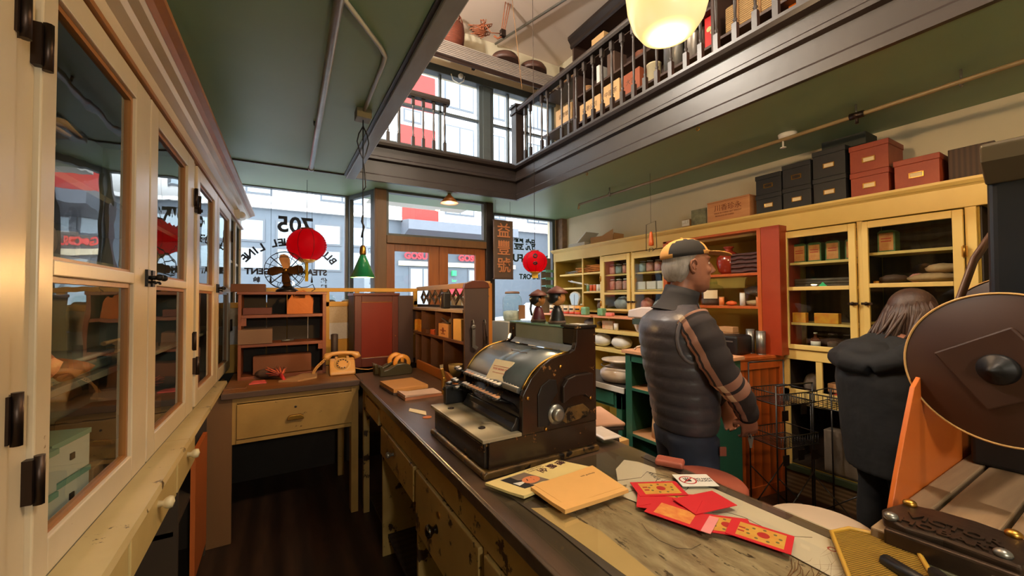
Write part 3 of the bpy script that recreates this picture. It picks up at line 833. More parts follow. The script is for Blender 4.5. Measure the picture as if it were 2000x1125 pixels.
# ---- window backdrop partition
OCH = mat('ochre_paint', C(222, 168, 64), .5, col2=C(196, 140, 44), var=.6, scale=3)  # plain ochre colour without emission
PT = T('partition', 'ochre painted low partition with frosted panes between desk and shop window', 'partition', (0, 4.0, 0))
pp = MB()
pp.box(-.42, 1.22, -.02, .03, 1.565, 1.60); pp.box(-.42, 1.22, -.015, .02, 1.43, 1.475); pp.box(-.42, 1.22, -.015, .02, .90, 1.13)
for x in (-.42, .05, .36, .62, 1.18): pp.box(x, x+.04, -.015, .02, 1.13, 1.565)
ob('frame', pp, OCH, PT, bev=.003)
ob('shaded_lower_boards', MB().box(-.42, 1.22, -.012, .018, 0, .90), DARKIN, PT)  # dark colour stands in for the shade in the desk's knee hole
FROST = mat('textured_frosted_glass', C(206, 184, 150), .35, col2=C(170, 140, 100), scale=60, bump=.8)
FROST2 = mat('white_frosted_glass', C(216, 212, 214), .4, scale=60, bump=.6)
ob('upper_frosted_pane', MB().box(-.38, 1.18, -.003, .003, 1.28, 1.43), FROST, PT)
ob('lower_frosted_pane', MB().box(-.38, 1.18, -.003, .003, 1.13, 1.278), FROST2, PT)
P2 = T('partition', 'tan wooden partition with lattice panel behind the pigeonhole shelf', 'partition', (1.235, 2.45, 0))
ob('rail', MB().box(-.02, .03, 0, 1.56, 1.575, 1.615), mat('tan_rail_paint', C(206, 172, 120), .45), P2, bev=.003)
ob('lower_panel', MB().box(-.015, .02, 0, 1.56, 0, 1.44), DARKIN, P2)
ob('post', MB().box(-.022, .032, -.02, .03, 0, 1.60), mat('orange_pine_post', C(190, 120, 48), .4, scale=5, st=(4, 4, .4)), P2, bev=.003)
LAT = mat('bronze_lattice', C(120, 96, 66), .5)
la = MB()
n = 9
for k in range(n):
    y = .06+k*.165
    for s_ in (-1, 1):
        la.tube([(0, y-.08, 1.51), (0, y, 1.51+s_*.06), (0, y+.08, 1.51)], .008, 6)
        la.tube([(0, y-.045, 1.51), (0, y, 1.51+s_*.032), (0, y+.045, 1.51)], .005, 6)
ob('lattice', la, LAT, P2)
# jars in the shop window
def jar(lab, loc, r_, h, cont=None, lid=None, grp=None, lname='lid', glass=None, lowfill=.55):
    t = T('glass_jar', lab, 'jar', loc, 0, grp)
    ob('jar_body', MB().lathe([(r_*.9, 0), (r_, .01), (r_, h*.74), (r_*.86, h*.84), (r_*.66, h*.88), (r_*.66, h*.93), (r_*.72, h*.95)], n=22), glass or CLEARG, t)
    if cont: ob('contents', MB().lathe([(r_*.85, .006), (r_*.94, .02), (r_*.94, h*lowfill*.9), (r_*.6, h*lowfill), (0, h*lowfill)], n=16), cont, t)
    if lid: ob(lname, MB().lathe([(r_*.76, h*.93), (r_*.78, h*.955), (r_*.7, h), (0, h+.004)], n=20), lid, t)
    return t
platz = .55
ob('display_stand', MB().box(-.25, .65, 4.2, 4.45, platz, 1.36), PLAT, label='pale display stand in the left shop window behind the partition', cat='stand')
for i, (x, m_, s_) in enumerate([(.40, GREYW, 'pale herbs jar left of two behind the frosted partition'), (.58, mat('brown_roots', C(120, 66, 36), .7, col2=C(200, 170, 120), var=1, scale=18), 'brown roots jar right of two behind the frosted partition')]):
    jar(s_, (x*1.05, 4.30, 1.36), .07, .19, m_, None, 'jars behind the frosted partition', lowfill=.7)
ob('display_stand', MB().box(1.36, 1.6, 3.1, 4.0, 0, 1.40), PLAT, label='pale display stand behind the lattice partition', cat='stand')
for i, (y, m_) in enumerate([(3.2, WHITE), (3.45, TANROOT), (3.7, WHITE)]):
    jar(['white filled jar, nearest of three behind the lattice', 'tan filled jar, middle of three behind the lattice', 'white filled jar, farthest of three behind the lattice'][i], (1.44, y, 1.40), .07, .17, m_, None, 'jars behind the lattice', lowfill=.7)

# ---- pigeonhole shelf behind the counter
PW = mat('brown_pigeonhole_wood', C(104, 66, 40), .5, col2=C(60, 36, 20), scale=5, st=(4, 1, 4))
PH = T('pigeonhole_shelf', 'dark pigeonhole shelf unit with hooks on its end panel behind the counter', 'shelf', (1.05, 2.42, .925))
ob('top_board', MB().box(-.01, .16, 0, 1.22, .475, .495), mat('dusty_top_board', C(150, 130, 112), .6), PH, bev=.002)
ob('middle_shelf', MB().box(0, .16, 0, 1.2, .265, .285), PW, PH, bev=.002)
ob('back_board', MB().box(.155, .165, 0, 1.2, 0, .48), DARKIN, PH)
for y in (.22, .55, .90, 1.19): ob('divider', MB().box(.003, .155, y, y+.012, .285, .475), PW, PH)
for y in (.38, .66, .90, 1.08): ob('divider', MB().box(.003, .155, y, y+.012, 0, .265), PW, PH)
EP = mat('dark_brown_end_panel', C(74, 56, 50), .45, col2=C(52, 38, 32))
ob('end_panel', MB().prism([(-.005, 0), (.17, 0), (.17, .66), (-.005, .64)], 'Y', -.03, -.004), EP, PH, bev=.003)
ob('end_cap', MB().prism([(-.012, .635), (-.002, .67), (.05, .69), (.13, .69), (.165, .675), (.178, .64)], 'Y', -.034, .0), MAH, PH, bev=.003)
for x, z in ((.045, .4), (.13, .4)):
    ob('hook', MB().tube([(x, -.03, z+.02), (x, -.05, z+.03), (x, -.058, z+.01), (x, -.05, z-.01)], .004, 7), STEEL, PH)
ob('bottle_opener', MB().box(.035, .055, -.06, -.052, 1.19, 1.30).lathe([(.008, -.004), (.016, -.004), (.016, .004), (.008, .004)], (.045, -.056, 1.31), 12, axis='Y').cbox((.055, -.056, 1.18), (.04, .006, .022), ry=R(35)), STEEL, label='metal bottle opener hanging from a hook on the dark end panel', cat='opener', loc=(1.05, 2.42, 0))
ob('key_bunch', MB().tube([(.13, -.056, 1.32), (.135, -.058, 1.24)], .004, 6).cbox((.137, -.058, 1.22), (.014, .004, .05)), DKMETAL, label='dark key hanging from the right hook of the end panel', cat='key', loc=(1.05, 2.42, 0))
YB_ = mat('yellow_printed_box', C(232, 172, 48), .6, col2=C(200, 80, 30), var=.7, scale=24)
pack('medicine_box', 'yellow printed box in the second upper pigeonhole', 'box', (1.085, 3.42, 1.21), (.05, .07, .1), YB_)
pack('medicine_box', 'small yellow box at the far end beside the pigeonhole shelf', 'box', (1.09, 3.575, 1.21), (.05, .04, .1), YB_)
pack('wooden_tray', 'small wooden tray under the yellow box in the pigeonhole', 'tray', (1.075, 3.24, 1.21), (.06, .12, .035), PW)
pack('match_box', 'red and yellow flat box in the middle upper pigeonhole', 'box', (1.08, 3.07, 1.21), (.05, .09, .04), mat('red_yellow_box', C(214, 96, 40), .6, col2=C(60, 20, 14), var=.9, scale=20))
cig = T('cigar_box', 'pale wooden box with brown emblem in the upper pigeonhole', 'box', (1.10, 2.83, 1.21))
ob('box_body', MB().box(-.04, .04, -.10, .10, 0, .10), mat('pale_cedar', C(196, 144, 88), .6, scale=5, st=(1, .4, 3)), cig, bev=.003)
ob('emblem', MB().lathe([(0, -.0412), (.022, -.0412)], (0, 0, .05), 16, axis='X').box(-.0413, -.0405, -.06, .06, .045, .052).box(-.0413, -.0405, -.04, .04, .02, .027), mat('brown_stamp_ink', C(110, 50, 24), .7), cig)
pack('wooden_block', 'smooth pale yellow block beside the end panel in the pigeonhole', 'block', (1.10, 2.55, 1.21), (.09, .14, .145), mat('pale_yellow_wood', C(206, 166, 96), .5))
ob('clipper', MB().box(-.01, .01, -.06, .06, 0, .006).cbox((0, .02, .02), (.012, .11, .01), rx=R(12)), STEEL, label='grey folded ruler lying on the cedar box', cat='tool', loc=(1.07, 2.80, 1.315))
ob('pouch', MB().sphere((0, 0, .02), (.02, .03, .022)), GREYW, label='small grey pouch on the cedar box', cat='pouch', loc=(1.10, 2.76, 1.31))
ob('enamel_mug', MB().lathe([(.028, 0), (.032, .06), (.03, .06), (.026, .006), (0, .006)], n=16), WHITE, label='cream enamel mug in the lower pigeonhole', cat='mug', loc=(1.10, 2.92, .925))
ob('enamel_bowl', MB().lathe([(.03, 0), (.05, .05), (.055, .09), (.052, .09), (.046, .05), (.026, .006), (0, .006)], n=18), mat('ivory_enamel', C(196, 176, 130), .3), label='ivory bowl with dark rim in the lower pigeonhole', cat='bowl', loc=(1.12, 2.73, .925))
ob('saw', MB().prism([(0, 0), (.02, 0), (.10, .05), (.09, .07)], 'X', 0, .004).prism([(0, 0), (.07, 0), (.045, .23), (.03, .23)], 'X', 0, .006), mat('pale_saw_wood', C(180, 120, 66), .5), label='tapered wooden handle leaning in the second lower pigeonhole', cat='tool', loc=(1.09, 3.35, .925))
# black thermos with wire handle on the shelf
TH = T('canister', 'black rounded canister with a wire loop on the pigeonhole top', 'canister', (1.10, 2.88, 1.42))
ob('canister_body', MB().box(-.03, .03, -.035, .035, 0, .125), BLACK, TH, bev=.012, seg=4)
ob('wire_loop', MB().tube([(-.034, .0, .1), (-.045, -.015, .085), (-.045, -.02, .04), (-.036, .02, .015)], .0035, 8), BRASS, TH)
# ================================================================ right wall cabinet
FX = 3.40
RCB = T('wall_cabinet', 'long butter yellow glazed wall cabinet with flat cornice along the right wall', 'cabinet', (0, 0, 0))
c = MB()
c.box(3.71, 3.735, -.4, 4.60, .2, 2.1)
for y in (-.4, .60, 1.12, 1.60, 2.66, 3.14, 3.63, 3.985, 4.575): c.box(FX+.01, 3.71, y-.01, y+.01, .2, 2.0)
c.box(FX+.01, 3.71, -.4, 4.60, 2.0, 2.02)
c.box(FX+.01, 3.71, -.4, 1.60, 1.03, 1.05); c.box(FX+.01, 3.71, 2.66, 4.6, 1.31, 1.33); c.box(FX+.01, 3.71, -.4, 1.6, .70, .72)
c.box(FX+.01, 3.71, -.4, 4.6, .2, .22)
ob('carcass', c, [YELIN], RCB)
lin = MB().box(3.69, 3.708, -.4, 1.6, .23, 1.02).box(FX+.012, 3.69, -.4, 1.6, .222, .228).box(3.69, 3.708, -.4, .59, 1.05, 2.0).box(FX+.012, 3.69, .582, .588, .23, 2).box(FX+.012, 3.69, 1.582, 1.588, .23, 1.02).box(3.70, 3.708, .62, 1.10, 1.05, 2.0).box(3.70, 3.708, 1.14, 1.58, 1.05, 2.0).box(3.70, 3.708, 2.68, 3.62, 1.33, 2.0).box(3.70, 3.708, 3.99, 4.3, 1.86, 2.0)
lin.box(FX+.012, 3.7, 1.592, 1.598, 1.05, 2).box(FX+.012, 3.7, 1.13, 1.136, 1.05, 2).box(FX+.012, 3.7, 1.104, 1.11, 1.05, 2).box(FX+.012, 3.7, .61, .616, 1.05, 2)
ob('shadow_lining', lin, DARKIN, RCB)  # dark sheets put in for the shade inside the cabinet
f = MB()
f.box(FX-.012, FX+.01, -.4, 4.60, 2.0, 2.125)
for y0, y1 in ((.60, .645), (1.11, 1.14), (1.595, 1.615), (3.135, 3.155), (3.625, 3.655), (4.56, 4.60), (2.655, 2.675)): f.box(FX-.006, FX+.01, y0, y1, 1.0, 2.0)
f.box(FX-.006, FX+.01, 3.97, 3.99, 1.33, 2.0)
f.box(FX-.012, FX+.01, .60, 1.60, 1.015, 1.09)
f.box(FX-.008, FX+.01, .60, 1.62, .68, .79)
f.box(FX-.008, FX+.01, 1.575, 1.62, .2, 1.02); f.box(FX-.008, FX+.01, 1.36, 1.40, .79, 1.02); f.box(FX-.008, FX+.01, .60, .64, .2, 1.02)
ob('face_frame', f, YEL, RCB, bev=.003)
ob('cornice', MB().prism([(3.735, 2.12), (FX-.012, 2.12), (FX-.022, 2.13), (FX-.03, 2.132), (FX-.045, 2.15), (FX-.045, 2.165), (3.735, 2.165)], 'Y', -.4, 4.62), YEL, RCB)
for (y0, y1, z) in ((3.995, 4.57, 1.605), (3.64, 3.98, 1.55), (3.99, 4.47, 1.79), (3.64, 3.98, 1.79)):
    ob('shelf', MB().box(FX, 3.7, y0, y1, z, z+.022), YEL, RCB, bev=.002)
for (y0, y1, zs) in ((1.145, 1.59, (1.275, 1.735)), (.62, 1.10, (1.30, 1.765)), (2.68, 3.13, (1.56, 1.75)), (3.16, 3.62, (1.56, 1.75))):
    for z in zs: ob('shelf', MB().box(FX+.03, 3.7, y0, y1, z, z+.018), YEL, RCB)
def rdoor(y0, y1, g0, g1, zb, zg, zm, zt, hinge_near):
    d = MB(); x0, x1 = FX-.026, FX-.004
    d.box(x0, x1, y0, g0, zb, 1.99); d.box(x0, x1, g1, y1, zb, 1.99)
    d.box(x0, x1, g0, g1, zb, zg); d.box(x0, x1, g0, g1, zt, 1.99); d.box(x0, x1, g0, g1, zm, zm+.028)
    o = ob('door', d, YEL, RCB, bev=.003)
    ob('upper_pane', MB().box(FX-.017, FX-.013, g0, g1, zm+.028, zt), OLDGLASS, o)
    ob('lower_pane', MB().box(FX-.017, FX-.013, g0, g1, zg, zm), OLDGLASS, o)
    hy = y0-.003 if hinge_near else y1+.003
    for z in (zg+.06, zt-.2): ob('hinge', MB().tube([(x0-.004, hy, z-.035), (x0-.004, hy, z+.035)], .006, 8).box(x0-.002, x0+.004, hy-.012, hy+.012, z-.03, z+.03), BRASS, o)
    ly = y1-.02 if hinge_near else y0+.02
    ob('latch', MB().box(x0-.008, x0, ly-.03, ly+.03, 1.435, 1.45).sphere((x0-.016, ly, 1.4425), .012), DKMETAL, o)
rdoor(.648, 1.108, .692, 1.075, 1.095, 1.15, 1.548, 1.945, True)
rdoor(1.142, 1.592, 1.183, 1.562, 1.095, 1.13, 1.538, 1.94, False)
rdoor(2.68, 3.13, 2.72, 3.095, 1.335, 1.36, 1.525, 1.92, True)
rdoor(3.158, 3.62, 3.205, 3.565, 1.335, 1.36, 1.525, 1.92, False)
GSILL = mat('dark_green_sill_paint', C(58, 76, 58), .5)
ob('green_sill', MB().box(FX-.02, FX+.3, -.4, 1.66, .17, .215), GSILL, RCB, bev=.003)
ob('plinth_boards', MB().box(FX+.0, FX+.02, -.4, 1.66, 0, .17), mat('bare_plinth_boards', C(140, 116, 92), .7, wave=('Z', 10, .2)), RCB)
ob('beadboard_wall', MB().box(3.735, 3.748, 1.62, 2.66, 1.04, 2.0), mat('grey_beadboard', C(96, 100, 92), .6, wave=('Y', 7, 0)), RCB)

# boxes on top
FB = mat('black_filing_box_cloth', C(30, 32, 36), .55, col2=C(48, 48, 50), scale=12, bump=.1)
FR_ = mat('red_filing_box_cloth', C(130, 40, 26), .5, col2=C(164, 74, 42), var=.9, scale=6, bump=.1)
def filebox(lab, y0, y1, z0, z1, m, grp, x0=3.40, dx=.30, lid=True, tag_=True):
    t = T('filing_box', lab, 'box', (x0, (y0+y1)/2, z0), 0, grp)
    h = (y1-y0)/2
    ob('box_body', MB().box(0, dx, -h+.004, h-.004, 0, z1-z0-.035), m, t, bev=.002)
    ob('lid', MB().box(-.006, dx+.004, -h, h, z1-z0-.036, z1-z0), m, t, bev=.003)
    zz = (z1-z0)*.40
    hl = MB(); w = min(.034, h*.36)
    hl.box(-.005, 0, -w, w, zz+.014, zz+.019); hl.box(-.005, 0, -w, w, zz-.016, zz-.011); hl.box(-.005, 0, -w, -w+.006, zz-.016, zz+.019); hl.box(-.005, 0, w-.006, w, zz-.016, zz+.019)
    ob('label_holder', hl, BRASS, t, bev=.001)
    ob('name_card', MB().box(-.0025, -.001, -w+.006, w-.006, zz-.011, zz+.014), PAPER if tag_ else DARKIN, t)
    return t
gB, gR = 'black filing boxes on the right cabinet', 'red filing boxes on the right cabinet'
zt = 2.167
filebox('lower black filing box at the left end of the stack row', 1.602, 1.80, zt, zt+.155, FB, gB)
filebox('upper black filing box at the left end with empty brass holder', 1.602, 1.80, zt+.157, zt+.315, FB, gB, tag_=False)
filebox('lower black filing box, second stack from the left', 1.40, 1.597, zt, zt+.165, FB, gB)
filebox('upper black filing box, second stack from the left', 1.40, 1.597, zt+.167, zt+.345, FB, gB, tag_=False)
filebox('lower black filing box beside the red ones', 1.19, 1.392, zt, zt+.185, FB, gB)
filebox('upper black filing box beside the red ones, under the dark crate', 1.19, 1.392, zt+.187, zt+.385, FB, gB)
filebox('lower red filing box of the stacked pair', .965, 1.17, zt, zt+.165, FR_, gR, dx=.26)
filebox('upper red filing box of the stacked pair', .962, 1.172, zt+.167, zt+.352, FR_, gR, dx=.26)
filebox('single red mottled filing box to the right of the stacked pair', .735, .945, zt, zt+.185, FR_, gR, dx=.26)
pack('crate', 'dark crate lying behind and above the upper black filing box', 'crate', (3.60, 1.24, zt+.387), (.2, .26, .085), mat('dark_green_crate', C(52, 56, 48), .7))
pack('file_case', 'dark brown ribbed case at the right end of the cabinet top', 'box', (3.58, .62, zt), (.3, .18, .19), mat('dark_ribbed_case', C(70, 48, 36), .6, wave=('Y', 14, .1)))
CR = T('wooden_crate', 'pine crate with stencilled characters on top of the right cabinet', 'crate', (3.40, 2.04, zt))
PINE = mat('stencilled_pine', C(208, 152, 104), .6, col2=C(170, 108, 68), var=.9, scale=5, st=(1, .5, 4), bump=.1)
ob('crate_body', MB().box(0, .28, -.19, .19, 0, .175), PINE, CR, bev=.002)
ob('crate_lid', MB().box(-.002, .285, -.192, .192, .176, .188), PINE, CR, bev=.002)
st = MB()
st.text('川香珍永', .062, plane_m((-.002, 0, .118), (0, -1, 0), (0, 0, 1)), extrude=.0005)
ob('stencil_characters', st, mat('brown_stencil_ink', C(120, 66, 40), .8, bump=0), CR)
ob('stencil_lines', MB().text('MADE IN CHINA NET WEIGHT', .018, plane_m((-.002, 0, .075), (0, -1, 0), (0, 0, 1)), extrude=.0005).text('PRODUCE OF CHINA', .018, plane_m((-.002, .03, .05), (0, -1, 0), (0, 0, 1)), extrude=.0005), bpy.data.materials['brown_stencil_ink'], CR)
pack('picture_panel', 'mottled green grey square panel leaning beside the pine crate', 'picture', (3.42, 2.33, zt), (.015, .155, .155), mat('mottled_green_panel', C(140, 142, 112), .8, col2=C(66, 62, 52), var=1, scale=16))
SWT = T('switch_box', 'small white double switch box mounted left of the green panel', 'switch', (3.46, 2.50, zt))
ob('box_body', MB().box(0, .06, -.045, .045, .02, .09), CARD, SWT, bev=.004)
ob('switch_plate', MB().box(-.006, 0, -.04, .04, .025, .085).box(-.016, -.006, -.03, -.006, .05, .075).box(-.016, -.006, .006, .03, .05, .075), WHITE, SWT, bev=.002)
# tilted carton and papers at the far end
TC = T('open_carton', 'open brown carton lying tilted at the far end of the right cabinet top', 'box', (3.50, 3.75, zt), R(8))
m = MB().box(-.004, .0, -.2, .16, 0, .10).box(.2, .204, -.2, .16, 0, .09).box(0, .2, -.204, -.2, 0, .12).box(0, .2, .156, .16, 0, .07).box(0, .2, -.2, .16, 0, .004).prism([(-.2, .0), (-.2, .165), (.16, .02), (.16, 0)], 'X', -.012, -.006)
ob('carton_body', m, CARD, TC)
ob('carton_filling', MB().sphere((.1, -.05, .06), (.09, .12, .06), 12, 8), GREYW, TC)
pack('sheet_stack', 'white sheets slumped left of the tilted carton', 'paper', (3.50, 4.12, zt), (.18, .34, .05), mat('white_sheets', C(214, 210, 200), .8, wave=('Z', 40, 1)))
ob('paper_sheet', MB().prism([(-.18, 0), (.02, .13), (.03, .125), (-.17, -.005)], 'X', 0, .22), WHITE, label='white sheet leaning up against the tilted carton', cat='paper', loc=(3.44, 3.98, zt+.052), rz=R(0)).scale = (1, -1, 1)
# hanging scale hook with orange handle
HS = T('hanging_scale', 'wire frame with orange wooden handle hung before the right cabinet', 'scale', (3.05, 2.58, 1.94))
ob('wire_frame', MB().tube([(0, -.055, .27), (0, .055, .25), (0, .06, 0), (0, .02, -.01), (0, .02, .02), (0, -.015, .02), (0, -.015, -.01), (0, -.065, .02)], .003, 6, closed=True), DKMETAL, HS)
ob('wooden_handle', MB().lathe([(0, .04), (.025, .045), (.024, .08), (.016, .15), (.011, .175), (0, .18)], n=14), mat('orange_lacquer', C(214, 100, 44), .35), HS)
ob('suspension_wire', MB().tube([(0, 0, .26), (0, .0, .735)], .0012, 5), DKMETAL, HS)

# things in the open far bay
FEED = mat('orange_dried_stalks', C(206, 132, 52), .8, col2=C(150, 84, 24), var=1, scale=14)
random.seed(8)
def bundle(name, lab, loc, n, ln, spread, r_, m_, ang=0, cat='bundle', seed=2, tilt=0):
    random.seed(seed); m = MB()
    for k in range(n):
        y = random.uniform(-spread, spread); z = random.uniform(.0, spread*1.1); e = random.uniform(-.02, .02)
        x_ = random.uniform(0, .06)
        m.tube([(x_, y*.4-ln/2, z+.01), (x_, y, z+.012+tilt*.5), (x_+e, y*1.2+ln/2, z+.015+tilt+e)], r_, 5)
    return ob(name, m, m_, label=lab, cat=cat, loc=loc, rz=ang)
bundle('dried_stalk_bundle', 'orange dried stalks heaped on the top shelf beside the divider', (3.42, 3.80, 1.814), 46, .26, .07, .006, FEED, seed=3)
bundle('dried_stalk_bundle', 'orange stalk ends spilling across the divider onto the left shelf', (3.42, 4.06, 1.814), 26, .12, .05, .006, FEED, seed=4)
bundle('rod_bundle', 'long pale rods lying on the left top shelf under the orange stalks', (3.41, 4.22, 1.814), 6, .26, .03, .004, STEEL, seed=5, tilt=-.02)
bundle('rod_bundle', 'pale crossed sticks on the second shelf of the open bay', (3.41, 4.12, 1.63), 5, .34, .03, .004, WHITE, seed=6, tilt=.05)
def tin(name, lab, loc, r_, h, m_, lidm, grp, cat='tin', band=None):
    t = T(name, lab, cat, loc, 0, grp)
    ob('tin_body', MB().lathe([(r_, 0), (r_, h)], n=16), m_, t)
    ob('rim', MB().lathe([(r_*1.03, h-.004), (r_*1.03, h), (r_*.9, h+.001), (0, h-.002)], n=16).lathe([(r_*1.03, 0), (r_*1.03, .004)], n=16), lidm, t)
    if band: ob('paper_label', MB().lathe([(r_*1.01, h*.02), (r_*1.01, h*.28)], n=16), band, t)
    return t
cols = [C(110, 150, 120), C(206, 90, 50), C(212, 96, 50), C(226, 222, 210), C(226, 222, 210)]
for i, (y, c_) in enumerate(zip((3.935, 3.875, 3.81, 3.75, 3.695), cols)):
    tin('spice_jar', ['green spice jar at the left of a row of five', 'first orange spice jar in a row of five', 'second orange spice jar in a row of five', 'white spice jar, fourth in a row of five', 'white spice jar against the stile, last in a row of five'][i], (3.45, y, 1.572), .022, .085, mat('spice_%d' % i, c_, .4), WHITE, 'spice jars in the open bay', 'jar')
MIR = T('fan_shaped_mirror', 'fan shaped pale framed dial glass of the old scale in the open bay', 'mirror', (3.44, 4.20, 1.335))
fan = [(-.045, 0), (.045, 0), (.115, .17), (.09, .215), (.045, .235), (0, .242), (-.045, .235), (-.09, .215), (-.115, .17)]
ob('frame', MB().prism(fan, 'X', 0, .02), CREAM, MIR, bev=.004)
ob('dial_glass', MB().prism([(a*.84, .02+b*.85) for a, b in fan], 'X', -.004, .0), mat('pale_blue_dial', C(186, 204, 214), .1), MIR)
ob('pedestal', MB().box(.0, .06, -.05, .05, -.0, .02), CREAM, MIR)
ob('needle', MB().box(-.006, -.004, -.002, .002, .03, .2), INK, MIR)
pack('book_stack', 'small stack of buff books on the lowest shelf of the open bay', 'book', (3.5, 3.75, 1.46), (.12, .12, .02), PAPER)
ob('paper_lump', MB().sphere((0, 0, .05), (.04, .05, .05), 10, 8), GREYW, label='grey cloth lump under the buff books', cat='cloth', loc=(3.46, 3.72, 1.335))
ob('wooden_block', MB().box(-.04, .04, -.05, .05, 0, .125), DARKBOX, label='dark block carrying the buff books in the open bay', cat='block', loc=(3.55, 3.78, 1.335))
# rear glass doors: jars of goods
PINKJ = mat('pink_and_white_goods', C(224, 180, 170), .6, col2=C(196, 84, 72), var=1, scale=16)
REDJ = mat('red_goods', C(190, 70, 56), .6, col2=C(226, 180, 160), var=1, scale=18)
GREYJ = mat('pale_grey_goods', C(190, 196, 196), .6, col2=C(120, 130, 134), var=1, scale=12)
def row(ys, z, r_, h, mats_, where):
    o_ = ['nearest', 'second', 'third', 'fourth', 'fifth', 'sixth']
    for i, y in enumerate(ys):
        jar('wrapped goods jar, %s from the camera end, %s' % (o_[i], where), (3.50, y, z), r_, h, mats_[i % len(mats_)], WHITE, 'goods jars behind the far glass doors', lowfill=.85)
row((2.76, 2.87, 2.98, 3.08), 1.770, .043, .125, (PINKJ, REDJ, PINKJ, GREYJ), 'top shelf behind the second glass door')
row((3.22, 3.33, 3.44, 3.54), 1.770, .043, .12, (PINKJ, REDJ, GREYJ, PINKJ), 'top shelf behind the first glass door')
row((3.22, 3.33, 3.44, 3.54), 1.580, .043, .13, (GREYJ, PINKJ, PINKJ, REDJ), 'second shelf behind the first glass door')
for i, y in enumerate((2.78, 2.92, 3.06)):
    pack('carton', ['white carton on the second shelf behind the second door, nearest', 'white carton on the second shelf behind the second door, middle', 'white carton on the second shelf behind the second door, farthest'][i], 'box', (3.5, y, 1.58), (.12, .12, .085), WHITE, grp='white cartons behind the second glass door')
bag('clear_bag', 'large clear bag of grey goods low behind the first glass door', (3.52, 3.38, 1.335), .1, .14, .085, [GREYJ], seed=5)
bag('clear_bag', 'clear bag of red goods low behind the second glass door', (3.52, 3.04, 1.335), .08, .07, .075, [REDJ], seed=6)
bag('clear_bag', 'clear bag of pale goods low behind the second glass door', (3.52, 2.84, 1.335), .08, .1, .07, [GREYJ], seed=7)

# near glass doors
TEA = mat('tea_tin_label', C(214, 164, 92), .5, col2=C(176, 76, 50), var=.9, scale=22)
TEAG = mat('green_tea_tin', C(70, 110, 66), .45)
def teatin(lab, y, z, grp='printed tea tins behind the near glass doors', x=3.50):
    t = T('tea_tin', lab, 'tin', (x, y, z), 0, grp)
    ob('tin_body', MB().box(0, .09, -.045, .045, 0, .135).prism([(-.045, .135), (-.03, .148), (.03, .148), (.045, .135)], 'X', 0, .09), TEAG, t, bev=.002)
    ob('paper_label', MB().box(-.0015, 0, -.036, .036, .012, .128), TEA, t)
    ob('label_band', MB().box(-.0028, -.0015, -.026, .026, .07, .076).box(-.0028, -.0015, -.026, .026, .088, .094), REDINK, t)
for i, y in enumerate((1.535, 1.435, 1.32, 1.20)):
    teatin('printed tea tin, %s from the left on the top shelf of the third glass door' % ('first', 'second', 'third', 'fourth')[i], y, 1.755)
teatin('single printed tea tin alone on the top shelf of the fourth glass door', 1.02, 1.785)
m = MB()
for k in range(9): m.tube([(.02*(k % 3), -.19, .012+.02*(k//3)), (.03+.02*(k % 3), .19, .014+.02*(k//3))], .012, 7)
ob('wrapped_stick_pack', m, [GREYW], label='plastic wrapped bundle of brown sticks on the third door shelf', cat='bundle', loc=(3.46, 1.37, 1.563))
ob('green_price_tag', MB().prism([(-.03, 0), (.03, 0), (.0, .035)], 'X', 0, .003), mat('bright_green_tag', C(60, 220, 150), .5), label='bright green triangular tag before the stick bundle', cat='tag', loc=(3.435, 1.36, 1.563))
ob('shelf', MB().box(3.43, 3.7, 1.145, 1.59, 1.545, 1.562), YEL, RCB); ob('shelf', MB().box(3.43, 3.7, .62, 1.10, 1.552, 1.572), YEL, RCB)
YRB = mat('yellow_red_box', C(226, 184, 48), .5, col2=C(200, 60, 30), var=.9, scale=13)
pack('printed_box', 'yellow printed box, left of two on the lower shelf of the third door', 'box', (3.46, 1.52, 1.294), (.05, .09, .075), YRB)
pack('printed_box', 'yellow and red printed box, right of two on the lower shelf of the third door', 'box', (3.46, 1.345, 1.294), (.05, .15, .075), YRB)
for i, (y, lab) in enumerate([(1.44, 'dark bottle with white cap at the bottom of the third door'), (1.33, 'dim glass jar at the bottom of the third door, right of the capped bottle'), (1.24, 'dim glass jar at the bottom of the third door, nearest its right stile')]):
    if i == 0: bottle(lab, (3.5, y, 1.09), .13, .03, AMB, WHITE, 'dim vessels behind the third door', WHITE)
    else: jar(lab, (3.5, y, 1.09), .035, .13, DARKBOX, DKMETAL, 'dim vessels behind the third door')
for i, (y, z, rx, ry, rz_, mm, lab) in enumerate([(.80, 1.574, .08, .12, .03, TANROOT, 'pale long root lying across the fourth door shelf'), (.76, 1.63, .05, .08, .03, TANROOT, 'pale root piled on top at the right of the fourth door shelf'), (.87, 1.574, .04, .045, .03, PINKJ, 'clear round bag in the middle of the fourth door shelf'), (.99, 1.574, .06, .07, .03, DARKBOX, 'dark wrapped goods at the left of the fourth door shelf')]):
    bag('goods_bag', lab, (3.50, y, z), rx, ry, rz_, [mm], seed=20+i, cat='bag')
pack('orange_book', 'orange card at the far left of the fourth door shelf', 'box', (3.5, 1.07, 1.574), (.05, .03, .02), YB_)
